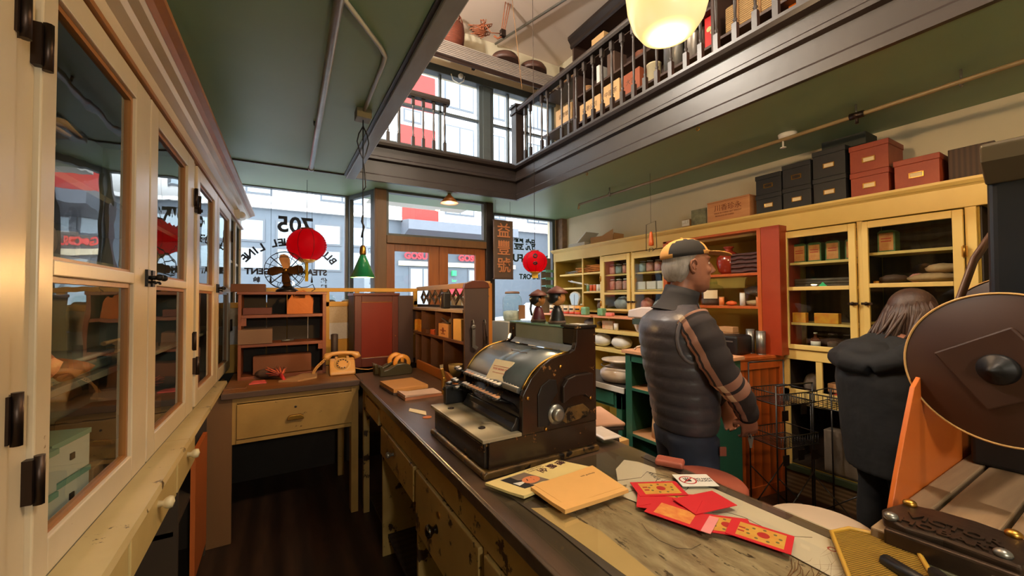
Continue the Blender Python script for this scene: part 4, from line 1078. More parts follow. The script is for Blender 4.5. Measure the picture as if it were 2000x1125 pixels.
# lower cubbies
bag('dried_bunch', 'pale dried bunch in the left lower cubby', (3.55, 1.48, .722), .08, .06, .09, [GREYW], seed=31)
pack('red_tin', 'flat red tin in the right lower cubby', 'tin', (3.46, 1.20, .722), (.1, .22, .07), mat('glossy_red_tin', C(176, 34, 22), .3))
pack('carton', 'buff carton above the red tin in the right lower cubby', 'box', (3.52, 1.26, .795), (.1, .2, .06), CARD)
pack('storage_case', 'grey storage case low in the open base of the right cabinet, left', 'case', (3.56, 1.25, .222), (.24, .26, .30), mat('taupe_case', C(104, 92, 78), .6))
pack('storage_case', 'dark grey storage case low in the open base of the right cabinet, right', 'case', (3.56, .93, .222), (.24, .28, .27), mat('charcoal_case', C(70, 62, 54), .6))
# scalloped corner shelves
SCS = T('corner_shelf', 'narrow corner shelf with teal scalloped edges beside the right shop window', 'shelf', (3.33, 4.72, .9))
ob('back_panel', MB().box(.0, .17, .1, .12, .3, 1.18), mat('dusty_pink_board', C(168, 142, 128), .7, wave=('X', 12, .2)), SCS)
TEAL = mat('teal_scallop_trim', C(128, 196, 190), .5)
for z in (.98, .87, .76, .63):
    ob('shelf', MB().box(.0, .17, 0, .1, z, z+.012), TEAL, SCS)
    sc = [(0, .02), (0, 0)]
    for k in range(5):
        for a in range(1, 6): sc.append((.034*k+.017-.017*math.cos(PI*a/5), -.022*math.sin(PI*a/5)))
    sc.append((.17, .02))
    ob('scalloped_trim', MB().prism([(a, z+b) for a, b in sc], 'Y', -.006, 0), TEAL, SCS)
# stepped shelf below the far bay with cans
STP = T('step_shelf', 'yellow stepped shelf unit with pink ledge under the open bay', 'shelf', (3.12, 0, 0))
ob('ledge', MB().box(-.02, .26, 3.50, 4.5, 1.265, 1.285), mat('salmon_ledge', C(226, 150, 106), .5), STP, bev=.003)
ob('ledge', MB().box(-.02, .26, 2.68, 3.46, 1.265, 1.285), bpy.data.materials['salmon_ledge'], STP, bev=.003)
ss = MB()
ss.box(.24, .26, 2.68, 4.5, 0, 1.265)
for y in (2.68, 3.48, 4.48): ss.box(.02, .24, y, y+.02, 0, 1.265)
ob('carcass', ss, YELIN, STP)
for z in (1.10, .90, .62): ob('shelf', MB().box(-.02, .24, 2.70, 4.48, z, z+.035), YEL, STP, bev=.002)
CANP = mat('cream_can_label', C(232, 206, 168), .45); CANO = mat('orange_can_label', C(226, 150, 50), .45)
CANR = mat('red_can_band', C(206, 72, 44), .45)
for i, y in enumerate((4.34, 4.245, 4.15, 4.035, 3.92, 3.80)):
    t = tin('food_can', 'can with a black leaf mark, %s from the left on the pink ledge' % ('first', 'second', 'third', 'fourth', 'fifth', 'sixth')[i], (3.18, y, 1.286), .045 if i < 5 else .052, .115, CANP if i < 5 else CANO, STEEL, 'cans on the pink ledge', 'can', CANR)
    ob('leaf_mark', MB().lathe([(.046 if i < 5 else .053, .055), (.0465 if i < 5 else .0535, .065), (.046 if i < 5 else .053, .075)], n=10, a0=R(165), a1=R(235)), INK, t)
GC = mat('green_wrapped_cube', C(70, 128, 76), .5, col2=C(150, 190, 150), var=1, scale=18)
pack('wrapped_cube', 'green wrapped cube on the pink ledge, left of two', 'package', (3.16, 3.66, 1.286), (.07, .09, .095), GC, bev=.012)
pack('wrapped_cube', 'green wrapped cube on the pink ledge, right of two', 'package', (3.16, 3.38, 1.286), (.07, .085, .085), GC, bev=.012)
pack('pink_parcel', 'small pink parcel at the right end of the pink ledge', 'package', (3.16, 3.25, 1.286), (.06, .09, .04), mat('pink_parcel', C(230, 130, 120), .5), bev=.01)
ob('white_capped_bottle', MB().lathe([(.014, 0), (.014, .10), (.009, .105), (.009, .13), (0, .131)], n=12), WHITE, label='small white capped bottle behind the cans', cat='bottle', loc=(3.30, 3.90, 1.286))
bag('clear_bag', 'clear bag of brown goods on the upper yellow step shelf', (3.22, 3.60, 1.136), .07, .14, .055, [GREYW], seed=41)
pack('printed_pack', 'pale green printed pack leaning on the upper yellow step shelf', 'package', (3.2, 3.32, 1.136), (.03, .17, .095), mat('floral_pack', C(200, 206, 170), .5, col2=C(214, 120, 80), var=1, scale=16))
ob('white_cup', MB().lathe([(.022, 0), (.026, .075), (.022, .075), (.02, .006), (0, .005)], n=14), WHITE, label='white cup at the right of the floral pack', cat='cup', loc=(3.16, 3.16, 1.136))
bag('clear_bag', 'crinkled clear bag of white goods behind the enamel dish, left', (3.2, 3.42, .936), .09, .13, .075, [WHITE], seed=42)
bag('clear_bag', 'crinkled clear bag of white goods behind the enamel dish, right', (3.2, 3.12, .936), .09, .13, .07, [WHITE], seed=43)

# ---- orange hutch and counter unit in the middle
OW = mat('orange_varnished_wood', C(186, 92, 38), .35, col2=C(150, 64, 22), var=.9, scale=4, st=(4, 4, .4), bump=.1)
ORD = mat('deep_red_orange_stain', C(148, 50, 16), .4, col2=C(122, 36, 10), scale=3)
OH = T('open_hutch', 'orange wooden open hutch with wide right stile set into the right cabinet', 'shelf', (3.29, 1.57, 1.045))
ob('side_panel', MB().box(.0, .30, .0, .02, 0, .995), ORD, OH, bev=.002)
ob('side_stile', MB().box(-.012, .0, .0, .135, 0, .995), ORD, OH, bev=.002)
ob('side_stile', MB().box(-.016, .0, .136, .165, 0, .993), OW, OH, bev=.002)
ob('side_panel', MB().box(0, .30, 1.045, 1.06, 0, .99), ORD, OH, bev=.002)
ob('side_stile', MB().box(-.012, .0, 1.02, 1.06, 0, .99), OW, OH)
ob('top_board', MB().box(-.012, .10, .166, 1.06, .975, .995), OW, OH, bev=.002)
for z in (.62, .35): ob('shelf', MB().box(-.01, .28, .02, 1.045, z, z+.022), OW, OH, bev=.002)
JUG = mat('red_brown_glaze', C(132, 44, 26), .12, col2=C(90, 26, 16))
ob('stoneware_jug', MB().lathe([(.06, 0), (.085, .03), (.1, .1), (.095, .15), (.06, .19), (.032, .205), (.03, .225), (.042, .235), (.042, .245), (.028, .245), (0, .2)], n=24), JUG, label='red brown glazed stoneware jug on the upper hutch shelf', cat='jug', loc=(3.42, 2.05, 1.688))
pack('woven_box', 'dark maroon carved box on the upper hutch shelf beside the jug', 'box', (3.42, 1.85, 1.688), (.16, .27, .17), mat('carved_maroon', C(84, 46, 40), .6, wave=('Z', 9, 3), bump=1, bump_d=.02))
t = T('glass_jar', 'large glass jar with paper label and dark contents on the middle hutch shelf', 'jar', (3.40, 2.20, 1.418))
ob('jar_body', MB().lathe([(.085, 0), (.095, .02), (.1, .13), (.09, .165), (.05, .185), (.045, .205), (.052, .21)], n=24), CLEARG, t)
ob('stopper', MB().lathe([(.045, .19), (.04, .225), (.025, .23), (.025, .25), (0, .25)], n=16), CLEARG, t)
ob('contents', MB().lathe([(.08, .005), (.09, .02), (.092, .055), (.06, .075), (0, .06)], n=18), DARKBOX, t)
ob('paper_label', MB().lathe([(.1, .06), (.1015, .135)], n=10, a0=R(170), a1=R(238)), PAPER, t)
t2 = T('glass_jar', 'wide glass jar with flat lid on the middle hutch shelf near the stile', 'jar', (3.40, 1.80, 1.418))
ob('jar_body', MB().lathe([(.085, 0), (.1, .02), (.105, .1), (.095, .14), (.075, .15), (.078, .165)], n=24), CLEARG, t2)
ob('contents', MB().lathe([(.08, .005), (.09, .02), (.09, .04), (0, .05)], n=18), TANROOT, t2)
ob('lid', MB().lathe([(.08, .165), (.08, .175), (.02, .18), (.015, .195), (0, .196)], n=20), CLEARG, t2)
OJ = mat('orange_tube_label', C(230, 150, 80), .5, col2=C(200, 80, 40), var=.8, scale=20)
for i, (y, mm, lab) in enumerate([(2.055, OJ, 'orange labelled tube between the two hutch jars'), (1.875, WHITE, 'white and red narrow tin before the wide hutch jar'), (1.745, OJ, 'orange labelled tube at the right end of the hutch shelf')]):
    tin('spice_tube', lab, (3.31, y, 1.418), .02, .075 if i != 1 else .11, mm, CARD, 'small tubes on the hutch shelf', 'tin')
bag('orange_slices', 'orange dried peel between the jars on the hutch shelf', (3.33, 1.98, 1.418), .03, .045, .02, [mat('orange_peel', C(214, 96, 40), .6)], seed=51)
pack('folded_bags', 'stack of clear folded bags behind the wide hutch jar', 'bag', (3.52, 1.90, 1.418), (.1, .34, .0), PLASTIC) if False else None
bag('clear_bag', 'white bagged goods behind the wide jar in the hutch', (3.60, 1.86, 1.50), .06, .17, .045, [GREYJ], seed=52)
OC = T('counter_cabinet', 'orange boarded counter cabinet projecting below the hutch', 'cabinet', (2.80, 1.71, 0), R(-8.5))
ob('top', MB().box(-.02, .60, -.02, .90, 1.02, 1.045), OW, OC, bev=.004)
ob('side_boards', MB().box(.0, .59, .0, .02, 0, 1.02), mat('orange_boards', C(200, 98, 34), .4, col2=C(166, 70, 20), var=.9, scale=4, st=(4, 4, .4), wave=('X', 3.6, 0, 'SAW')), OC)
ob('side_frame', MB().box(.0, .06, -.012, .0, 0, 1.02).box(.55, .60, -.012, .0, 0, 1.02).box(.06, .55, -.012, .0, .95, 1.02).box(.06, .55, -.012, 0, 0, .08), OW, OC, bev=.002)
ob('front_panel', MB().box(.0, .02, .02, .88, 0, 1.02), OW, OC)
# till and cups on it
PS = T('card_terminal', 'black point of sale terminal with a tilted screen on the orange counter', 'machine', (3.10, 1.86, 1.045), R(0))
ob('printer_body', MB().box(-.1, .12, -.11, .10, 0, .15), BLACK, PS, bev=.02, seg=3)
ob('scanner_block', MB().box(-.13, .1, .12, .30, 0, .10).prism([(.12, .1), (.30, .1), (.28, .19), (.14, .17)], 'X', -.1, -.06), BLACK, PS, bev=.01)
ob('slot', MB().box(-.103, -.1, -.08, .07, .10, .11), STEEL, PS)
ob('screen', MB().prism([(.14, .115), (.27, .115), (.262, .165), (.15, .155)], 'X', -.104, -.1), mat('grey_display', C(120, 130, 138), .2), PS)
for i, (y, r_, h, lab) in enumerate([(1.78, .03, .19, 'steel canister behind the terminal, left of two'), (1.70, .033, .18, 'tall steel canister behind the terminal beside the stile')]):
    tin('steel_canister', lab, (3.24, y, 1.045), r_, h, STEEL, STEEL, 'steel canisters on the orange counter', 'canister')
pack('carton', 'small tan carton behind the card terminal', 'box', (3.23, 1.95, 1.20), (.08, .12, .045), CARD)
pack('carton', 'tan carton under the small one behind the card terminal', 'box', (3.23, 1.97, 1.045), (.1, .16, .152), CARD)

# ---- green shelf unit and table
GP = mat('deep_green_paint', C(38, 92, 74), .45, col2=C(26, 68, 56), scale=4, bump=.1)
GSU = T('shelf_unit', 'deep green open shelf unit with tan top carrying the enamel scale', 'shelf', (2.35, 1.58, 0))
ob('top', MB().box(-.02, .42, -.02, .70, 1.06, 1.085), mat('salmon_tan_top', C(216, 160, 120), .5), GSU, bev=.003)
ob('side_panel', MB().box(0, .40, .645, .67, 0, 1.06), GP, GSU, bev=.002)
ob('stile', MB().box(-.006, .0, .61, .67, 0, 1.06), GP, GSU)
ob('side_panel', MB().box(0, .40, 0, .02, 0, 1.06), GP, GSU, bev=.002)
ob('top_rail', MB().box(-.006, .0, 0, .62, 1.0, 1.06), GP, GSU)
ob('back_board', MB().box(.39, .40, .02, .645, 0, 1.06), DARKIN, GSU)
for z in (.78, .43, .05):
    ob('shelf', MB().box(.002, .39, .02, .645, z, z+.02), mat('tan_shelf_board', C(176, 130, 90), .6), GSU)
    ob('shelf_edge', MB().box(-.004, .002, .02, .645, z, z+.02), GP, GSU)
CUP = mat('tan_paper_cups', C(214, 168, 124), .6)
ob('cup_stack', MB().lathe([(.065, 0), (.062, .08), (.05, .20), (.0, .202)], n=20), CUP, label='upside down tan cup stack on the lower green shelf, left of two', cat='cup', loc=(2.46, 2.02, .451))
ob('cup_stack', MB().lathe([(.065, 0), (.062, .08), (.05, .22), (.0, .222)], n=20), mat('white_paper_cups', C(226, 206, 190), .6), label='upside down white cup stack on the lower green shelf, beside the man', cat='cup', loc=(2.42, 1.80, .451))
pack('paper_pad', 'tan pad on the middle green shelf', 'paper', (2.5, 1.95, .801), (.14, .2, .012), CARD)
pack('printed_box', 'white printed box standing at the bottom of the green unit', 'box', (2.45, 1.76, .071), (.06, .16, .18), mat('white_green_print', C(220, 216, 200), .6, col2=C(120, 130, 90), var=.7, scale=20))
GT = T('work_table', 'deep green table with white enamel edge behind the cash register', 'table', (2.35, 2.27, 0))
ob('table_top', MB().box(-.0, .42, .0, 1.0, .75, .775), mat('dark_table_top', C(60, 58, 54), .5), GT)
ob('enamel_edge', MB().box(-.012, .0, .0, 1.0, .735, .78), WHITE, GT, bev=.003)
ob('apron', MB().box(.01, .03, .04, .98, .60, .735), GP, GT)
ob('apron', MB().box(.03, .4, .04, .06, .60, .735), GP, GT)
ob('drawer', MB().box(.0, .01, .12, .60, .62, .72), GP, GT, bev=.002)
for x, y in ((.01, .04), (.35, .04), (.01, .93), (.35, .93)): ob('leg', MB().box(x, x+.06, y, y+.06, 0, .74), GP, GT, bev=.003)
EN = mat('white_enamel', C(232, 212, 190), .15)
DS = T('enamel_dish', 'large round white enamel lidded dish on the green table', 'dish', (2.565, 2.50, .776))
ob('dish_body', MB().lathe([(.12, 0), (.17, .01), (.19, .05), (.185, .09), (.15, .12), (.12, .13), (0, .13)], n=30), EN, DS)
ob('plate', MB().lathe([(.10, .13), (.09, .15), (.13, .165), (.17, .175), (.175, .185), (.12, .185), (0, .18)], n=30), EN, DS)
ob('rim_studs', MB().tube([(.178*math.cos(a*PI/12), .178*math.sin(a*PI/12), .135) for a in range(24)], .004, 6, closed=True), DKMETAL, DS)
# enamel price scale
SCL = T('shop_scale', 'white enamel shop scale with a wide reading window on the green shelf unit', 'scale', (2.52, 2.02, 1.085), R(0))
ob('housing', MB().prism([(-.12, 0), (.17, 0), (.17, .24), (.10, .27), (-.22, .27), (-.23, .2), (-.20, .14), (-.15, .12), (-.14, .04)], 'X', -.09, .12).xf(Matrix.Scale(-1, 4, (0, 1, 0))), EN, SCL, bev=.014, seg=3)
ob('hood', MB().prism([(-.20, .25), (.26, .25), (.25, .31), (.12, .335), (-.10, .335), (-.19, .31)], 'X', -.12, .14), mat('pale_pink_enamel_hood', C(222, 208, 204), .15), SCL, bev=.012, seg=3)
ob('reading_window', MB().box(-.126, -.12, -.15, .20, .20, .245), mat('dark_green_reading_glass', C(66, 80, 76), .1), SCL)
ob('magnifier', MB().lathe([(0, -.012), (.03, -.01), (.036, 0), (.036, .012)], (-.126, .04, .20), 20, axis='X'), STEEL, SCL)
ob('adjusting_knob', MB().lathe([(0, -.04), (.024, -.038), (.026, 0)], (-.09, -.03, .09), 16, axis='X'), STEEL, SCL)
ob('red_badge', MB().box(-.126, -.122, .02, .06, .272, .296), CANR, SCL)
ob('power_cord', MB().tube([(-.09, .0, .04), (-.13, .06, .05), (-.14, .14, .03), (-.13, .18, -.0), (-.1, .2, .01)], .006, 8), EN, SCL)
# ================================================================ the long counter
CTOP = mat('dark_worn_counter_top', C(98, 76, 58), .28, col2=C(50, 38, 32), var=.9, scale=5, st=(3, .5, 1), bump=.15)
CFR = mat('chipped_ochre_counter_paint', C(182, 152, 92), .42, col2=C(140, 108, 58), var=.9, scale=3, bump=.25, bscale=12, chip=C(58, 40, 26), chip_amt=.425, chip_scale=9)
CN = T('counter', 'long shop counter with chipped ochre drawers and dark worn top', 'counter', (0, 0, 0))
m = MB(); m.box(.51, 1.185, -.9, 3.30, .888, .918)
ob('countertop', m, CTOP, CN, bev=.004)
ob('top_edge', MB().box(.498, .51, -.9, 3.0, .885, .9205), mat('black_worn_edge', C(40, 32, 28), .35, col2=C(120, 96, 72), var=.5, scale=20), CN, bev=.003)
ob('back_stop', MB().prism([(2.42, .918), (3.3, .918), (3.3, .985), (2.6, .985), (2.46, .945), (2.42, .93)], 'X', 1.0, 1.02), mat('orange_back_stop', C(178, 108, 50), .4, scale=6, st=(4, 1, 4)), CN, bev=.003)
ob('apron', MB().box(.525, .545, -.9, 2.95, .765, .888), CFR, CN, bev=.002)
ob('leg', MB().box(.52, .56, 2.96, 3.0, 0, .888), CFR, CN, bev=.002)
for y in (2.42, 1.735, 1.07, .35, -.4): ob('divider', MB().box(.53, 1.15, y-.010, y+.010, 0, .80), CFR, CN)
ob('back_panel', MB().box(1.14, 1.16, -.9, 3.0, 0, .888), DARKIN, CN)
ob('shelf', MB().box(.56, 1.14, -.9, 2.95, .10, .12), DARKIN, CN)
def cdrawer(y0, y1, z0, z1, x=.515, dark=False):
    d = ob('drawer', MB().box(x, x+.024, y0+.008, y1-.008, z0, z1).box(x+.02, 1.0, y0+.03, y0+.045, z0+.01, z1-.03).box(x+.02, 1.0, y1-.045, y1-.03, z0+.01, z1-.03), CFR, CN, bev=.004)
    return d
def knob(par, y, z, m_, s=1.0, x=.515):
    ob('knob', MB().lathe([(.014*s, .0), (.009*s, -.01), (.012*s, -.018), (.019*s, -.026), (.019*s, -.036), (.01*s, -.042), (0, -.043)], (x, y, z), 16, axis='X'), m_, par)
d = cdrawer(2.46, 2.88, .74, .838)
d = cdrawer(1.745, 2.41, .60, .757); knob(d, 2.09, .70, STEEL, .8)
ob('knob_plate', MB().box(.512, .515, 2.07, 2.11, .685, .735), BRASS, d, bev=.003)
d = cdrawer(1.08, 1.725, .50, .757); knob(d, 1.45, .635, mat('polished_dark_knob', C(90, 88, 84), .15, 1), 1.25)
ob('lock', MB().lathe([(0, -.004), (.012, -.004), (.013, 0)], (.515, 1.42, .70), 14, axis='X'), BRASS, d)
d = cdrawer(.36, 1.06, .50, .757); knob(d, .7, .635, STEEL, 1.2)
# inlaid worn panel, papers and glass sheet at the near end
INL = mat('worn_pale_brown_inlay', C(196, 164, 130), .4, col2=C(112, 76, 48), var=1, scale=9, st=(4, 1.2, 1), bump=.2, chip=C(74, 48, 30), chip_amt=.41, chip_scale=14)
ob('inlay_panel', MB().box(.645, 1.13, -.6, .93, .917, .9195), INL, CN)
ob('inlay_border', MB().prism([(.585, 1.02), (.64, .93), (.64, -.6), (.60, -.6), (.60, .80)], 'Z', .917, .9215).box(1.135, 1.165, -.6, 1.02, .917, .9215), DARKBOX, CN)
ob('torn_paper_strip', MB().prism([(.60, .93), (.655, .90), (.69, .75), (.672, .5), (.69, .3), (.655, .1), (.63, .3), (.625, .6), (.612, .8)], 'Z', .9215, .9222), mat('torn_tan_paper', C(206, 160, 104), .7), CN)
PLP = mat('pink_cream_old_paper', C(224, 196, 174), .6, col2=C(206, 172, 148), scale=4)
ob('tag_paper', MB().prism([(.98, .99), (1.06, 1.03), (1.09, .99), (1.10, .93), (1.03, .86), (.90, .90)], 'Z', .9214, .9219), PLP, label='pale luggage tag under the glass sheet beside the cash register', cat='paper')
ob('old_map_paper', MB().prism([(.86, .84), (1.02, .96), (1.06, .84), (1.13, .74), (1.13, .2), (.97, .2), (.99, .5), (.92, .62)], 'Z', .9222, .923), PLP, label='pink cream printed sheet lying under the counter glass with a round seal', cat='paper')
sl = MB()
sl.text('WAH YOUNG', .022, plane_m((1.03, .845, .9232), (-.3, -.95, 0), (.95, -.3, 0)), extrude=.0001)
sl.lathe([(.045, .9232), (.047, .9232)], (1.045, .82, 0), 30)
sl.lathe([(.026, .9232), (.028, .9232)], (1.045, .82, 0), 30)
sea = ob('seal_lettering', sl, INK, CN)
ob('seal_centre', MB().lathe([(0, .9233), (.02, .9233)], (1.045, .82, 0), 20), REDINK, CN)
ob('red_script', MB().text('or', .045, plane_m((1.10, .30, .9232), (-.2, -.95, 0), (.95, -.2, 0)), extrude=.0001).text('of', .04, plane_m((1.09, .42, .9232), (-.2, -.95, 0), (.95, -.2, 0)), extrude=.0001), REDINK, CN)
random.seed(5)
gr = MB()
for k in range(46):
    x0 = .93+random.uniform(-.1, .12); y0 = .30+random.uniform(-.08, .14); a = random.uniform(-.8, .8); l = random.uniform(.03, .12)
    gr.tube([(x0, y0, .9224), (x0+.6*l*math.cos(a), y0+l*math.sin(a)*.4, .9226), (x0+l*math.cos(a+.25), y0+l*math.sin(a+.25)*.5, .9224)], .0007, 4)
ob('engraved_grasses', gr, mat('brown_etched_lines', C(132, 78, 40), .6), CN)
for k, pts in enumerate([[(.90, .93), (1.0, .90), (1.05, .92), (1.08, .86)], [(.86, .86), (.93, .85), (.97, .80), (.95, .74)], [(1.0, .66), (1.035, .64), (1.05, .60), (1.045, .55), (1.06, .50), (1.10, .47)], [(.80, .72), (.785, .69), (.78, .65), (.79, .61), (.815, .59), (.85, .59)]]):
    ob('inked_line', MB().tube([(a, b_, .9233) for a, b_ in pts], .0007, 4), DARKBOX, CN)
gs = ob('glass_sheet', MB().box(.545, 1.165, -.6, 1.105, .9235, .9295), glass_mat('counter_glass', (.93, .97, .95, 1), .02, 1.5), label='thick glass sheet covering the near end of the counter', cat='glass', bev=.001)
ZG = .930
def flat(name, lab, cat, pts, z, h, m_, grp=None, bev=.0006):
    return ob(name, MB().prism([(a, b_) for a, b_ in pts], 'Z', z, z+h), m_, label=lab, cat=cat, group=grp, bev=bev)
# booklets
def booklet(lab, name, corners, z, h, m_):
    """corners: four (x,y) going round, with a curled near corner"""
    A, B, C_, D = [Vector((a, b_)) for a, b_ in corners]
    m = MB(); n = 8; vs = []; k = 6
    for j in range(n+1):
        for i in range(k+1):
            p = A.lerp(B, i/k).lerp(D.lerp(C_, i/k), j/n)
            lift = .006*max(0, 1-(i/k)*3)*max(0, (j/n)-.4) if True else 0
            vs.append((p.x, p.y, z+h+lift))
    b0 = len(vs)
    vs += [(v[0], v[1], z+(v[2]-z-h)*.6) for v in vs]
    fs = []
    W = k+1
    for j in range(n):
        for i in range(k):
            q = j*W+i
            fs.append((q, q+1, q+W+1, q+W)); fs.append((b0+q, b0+q+W, b0+q+W+1, b0+q+1))
    rim = [i for i in range(W)]+[j*W+k for j in range(1, n+1)]+[n*W+i for i in range(k-1, -1, -1)]+[j*W for j in range(n-1, 0, -1)]
    for a, b_ in zip(rim, rim[1:]+rim[:1]): fs.append((a, b0+a, b0+b_, b_))
    m.add(vs, fs, 0, False)
    t = T(name, lab, 'booklet', (0, 0, 0))
    ob('pages', m, m_, t)
    return t
BUFF = mat('buff_booklet_cover', C(232, 178, 106), .5, bump=.03); CRM = mat('cream_booklet_cover', C(230, 206, 140), .5, bump=.03)
bk1 = booklet('cream programme with a portrait photo and large characters beside the cash register', 'booklet', [(.905, 1.005), (.835, 1.125), (.545, 1.10), (.600, .965)], ZG, .007, CRM)
PH_ = mat('grey_photo_backdrop', C(130, 112, 96), .4, col2=C(80, 66, 56))
def P1(u, v, z=.0072):  # u along x of booklet 0..1 left->right, v 0..1 near->far
    A, B, C_, D = Vector((.600, .965)), Vector((.905, 1.005)), Vector((.835, 1.125)), Vector((.545, 1.10))
    p = A.lerp(B, u).lerp(D.lerp(C_, u), v); return (p.x, p.y, ZG+z)
ob('portrait_backdrop', MB().add([P1(.14, .12), P1(.46, .12), P1(.46, .9), P1(.14, .9)], [(0, 1, 2, 3)]), PH_, bk1)
ob('portrait_suit', MB().add([P1(.14, .12, .0076), P1(.28, .12, .0076), P1(.25, .34, .0076), P1(.31, .5, .0076), P1(.25, .66, .0076), P1(.26, .88, .0076), P1(.14, .88, .0076)], [(0, 1, 2, 3, 4, 5, 6)]), INK, bk1)
ob('portrait_shirt', MB().add([P1(.16, .42, .0079), P1(.31, .5, .0079), P1(.16, .6, .0079)], [(0, 1, 2)]), WHITE, bk1)
c_ = P1(.345, .5); SKINP = mat('portrait_skin_tone', C(216, 130, 84), .5)
ob('portrait_head', MB().lathe([(0, ZG+.0082), (.03, ZG+.0082)], (c_[0], c_[1], 0), 20, sy=.75), SKINP, bk1)
ob('portrait_features', MB().add([(c_[0]-.012, c_[1]-.004, ZG+.0085), (c_[0]-.009, c_[1]+.008, ZG+.0085), (c_[0]-.012, c_[1]+.010, ZG+.0085), (c_[0]-.016, c_[1]-.003, ZG+.0085)], [(0, 1, 2, 3)]).add([(c_[0]+.006, c_[1]-.012, ZG+.0085), (c_[0]+.008, c_[1]-.004, ZG+.0085), (c_[0]+.005, c_[1]-.004, ZG+.0085)], [(0, 1, 2)]).add([(c_[0]+.006, c_[1]+.006, ZG+.0085), (c_[0]+.008, c_[1]+.013, ZG+.0085), (c_[0]+.005, c_[1]+.013, ZG+.0085)], [(0, 1, 2)]), DARKBOX, bk1)
for k, (u, v, s_) in enumerate([(.92, .80, '憶'), (.77, .76, '錦'), (.62, .72, '全')]):
    q = P1(u, v, .0076)
    ob('cover_character', MB().text(s_, .034, plane_m(q, (.25, -1, 0), (1, .25, 0)), extrude=.0002, bold=.0006), mat('purple_brown_brush_ink_%d' % k, C(70, 34, 40), .6), bk1)
q = P1(.62, .93, .0076)
ob('cover_lines', MB().text('IN MEMORIAM', .010, plane_m(q, (1, .12, 0), (-.12, 1, 0)), extrude=.0001).text('A CELEBRATION OF LIFE', .006, plane_m((q[0], q[1]-.011, q[2]), (1, .12, 0), (-.12, 1, 0)), extrude=.0001), DARKBOX, bk1)
bk2 = booklet('plain buff pad with a curled corner lying across the cream programme', 'booklet', [(.868, .828), (.890, 1.005), (.636, .985), (.640, .829)][0:4], ZG+.0085, .010, BUFF)
ob('loose_cover_page', MB().prism([(.650, .99), (.885, 1.0), (.862, .845), (.66, .85)], 'Z', ZG+.019, ZG+.0194), BUFF, bk2)
ob('cover_lines', MB().text('with gratitude', .010, plane_m((.83, .96, ZG+.0197), (1, .0, 0), (0, 1, 0)), extrude=.0001), DARKBOX, bk2)
# red envelopes
GOLD = mat('gold_printed_panel', C(232, 190, 88), .35, .3, col2=C(206, 120, 50), var=.8, scale=26)
RDK = mat('deep_red_print', C(170, 30, 24), .5)
def envelope(lab, c, a, z, wd=.085, ln=.14, face='gold', flap=False):
    t = T('red_envelope', lab, 'envelope', (c[0], c[1], z), R(a), 'red envelopes fanned on the counter glass')
    ob('envelope_body', MB().box(-wd/2, wd/2, -ln/2, ln/2, 0, .0014), REDPAPER, t)
    if face == 'gold':
        ob('gold_panel', MB().box(-wd/2+.010, wd/2-.010, -ln/2+.014, ln/2-.02, .0014, .0017), GOLD, t)
        ob('flower_print', MB().lathe([(0, .0019), (.013, .0019)], (0, -.008, 0), 16), RDK, t)
        dots = MB()
        for k in range(9):
            b_ = k*2*PI/9
            dots.lathe([(0, .0019), (.004, .0019)], (.024*math.cos(b_), -.008+.034*math.sin(b_), 0), 8)
        ob('petal_dots', dots, mat('green_brown_print', C(110, 96, 50), .5) if 'green_brown_print' not in bpy.data.materials else bpy.data.materials['green_brown_print'], t)
        ob('title_bars', MB().box(-.012, -.006, .030, .044, .0018, .0021).box(.004, .010, .030, .044, .0018, .0021), RDK, t)
    elif face == 'swirl':
        ob('gold_panel', MB().box(-wd/2+.012, wd/2-.012, -ln/2+.03, ln/2-.02, .0014, .0017), mat('orange_swirl_print', C(214, 90, 50), .4, .2, col2=C(240, 180, 90), var=1, scale=40), t)
        ob('silver_flap', MB().box(-wd/2, wd/2, -ln/2-.02, -ln/2+.002, .0006, .0018), mat('pink_foil', C(236, 150, 150), .3), t)
    else:
        ob('flap', MB().prism([(-wd/2, ln/2), (wd/2, ln/2), (.006, .0)], 'Z', .0016, .0024), REDPAPER, t)
    return t
envelope('red envelope with gold flower panel, topmost at the far left of the fan', (.968, .807), 62, ZG+.0035)
envelope('red envelope with gold panel half hidden under its left neighbour', (.955, .735), 55, ZG+.0003)
envelope('plain red envelope under the swirl one with its foil edge showing', (.915, .745), 40, ZG+.0016, face='plain')
envelope('red envelope with an orange swirl panel and pink foil flap', (.895, .688), 20, ZG+.0050, face='swirl')
envelope('plain red envelope turned back side up with a pointed flap', (1.005, .685), 78, ZG+.0075, face='plain')
envelope('red envelope with gold flower panel under the plain one', (.955, .60), 44, ZG+.0020, ln=.13)
envelope('red envelope with gold flower panel at the near right end of the fan', (.985, .530), 20, ZG+.0038, ln=.13)
pcd = T('notice_card', 'white notice card with a red circled hand mark on the counter glass', 'card', (1.115, .79, ZG), R(-30))
ob('card', MB().box(-.055, .055, -.04, .04, 0, .001), WHITE, pcd)
ob('red_circle', MB().lathe([(.022, .0012), (.026, .0012), (.026, .0016), (.022, .0016), (.022, .0012)], (-.022, 0, 0), 24).cbox((-.022, 0, .0014), (.046, .004, .0004), rz=R(40)), REDINK, pcd)
ob('hand_mark', MB().cbox((-.022, -.003, .0013), (.018, .012, .0004)).cbox((-.030, .008, .0013), (.003, .014, .0004), rz=R(12)).cbox((-.024, .010, .0013), (.003, .014, .0004)).cbox((-.018, .009, .0013), (.003, .014, .0004), rz=R(-10)), INK, pcd)
ob('notice_text', MB().text('DO NOT\nTOUCH', .0135, plane_m((.026, .0, .0013), (1, 0, 0), (0, 1, 0)), extrude=.0001, bold=.0004), INK, pcd)
CARDT = mat('brown_red_leather', C(160, 84, 66), .4)
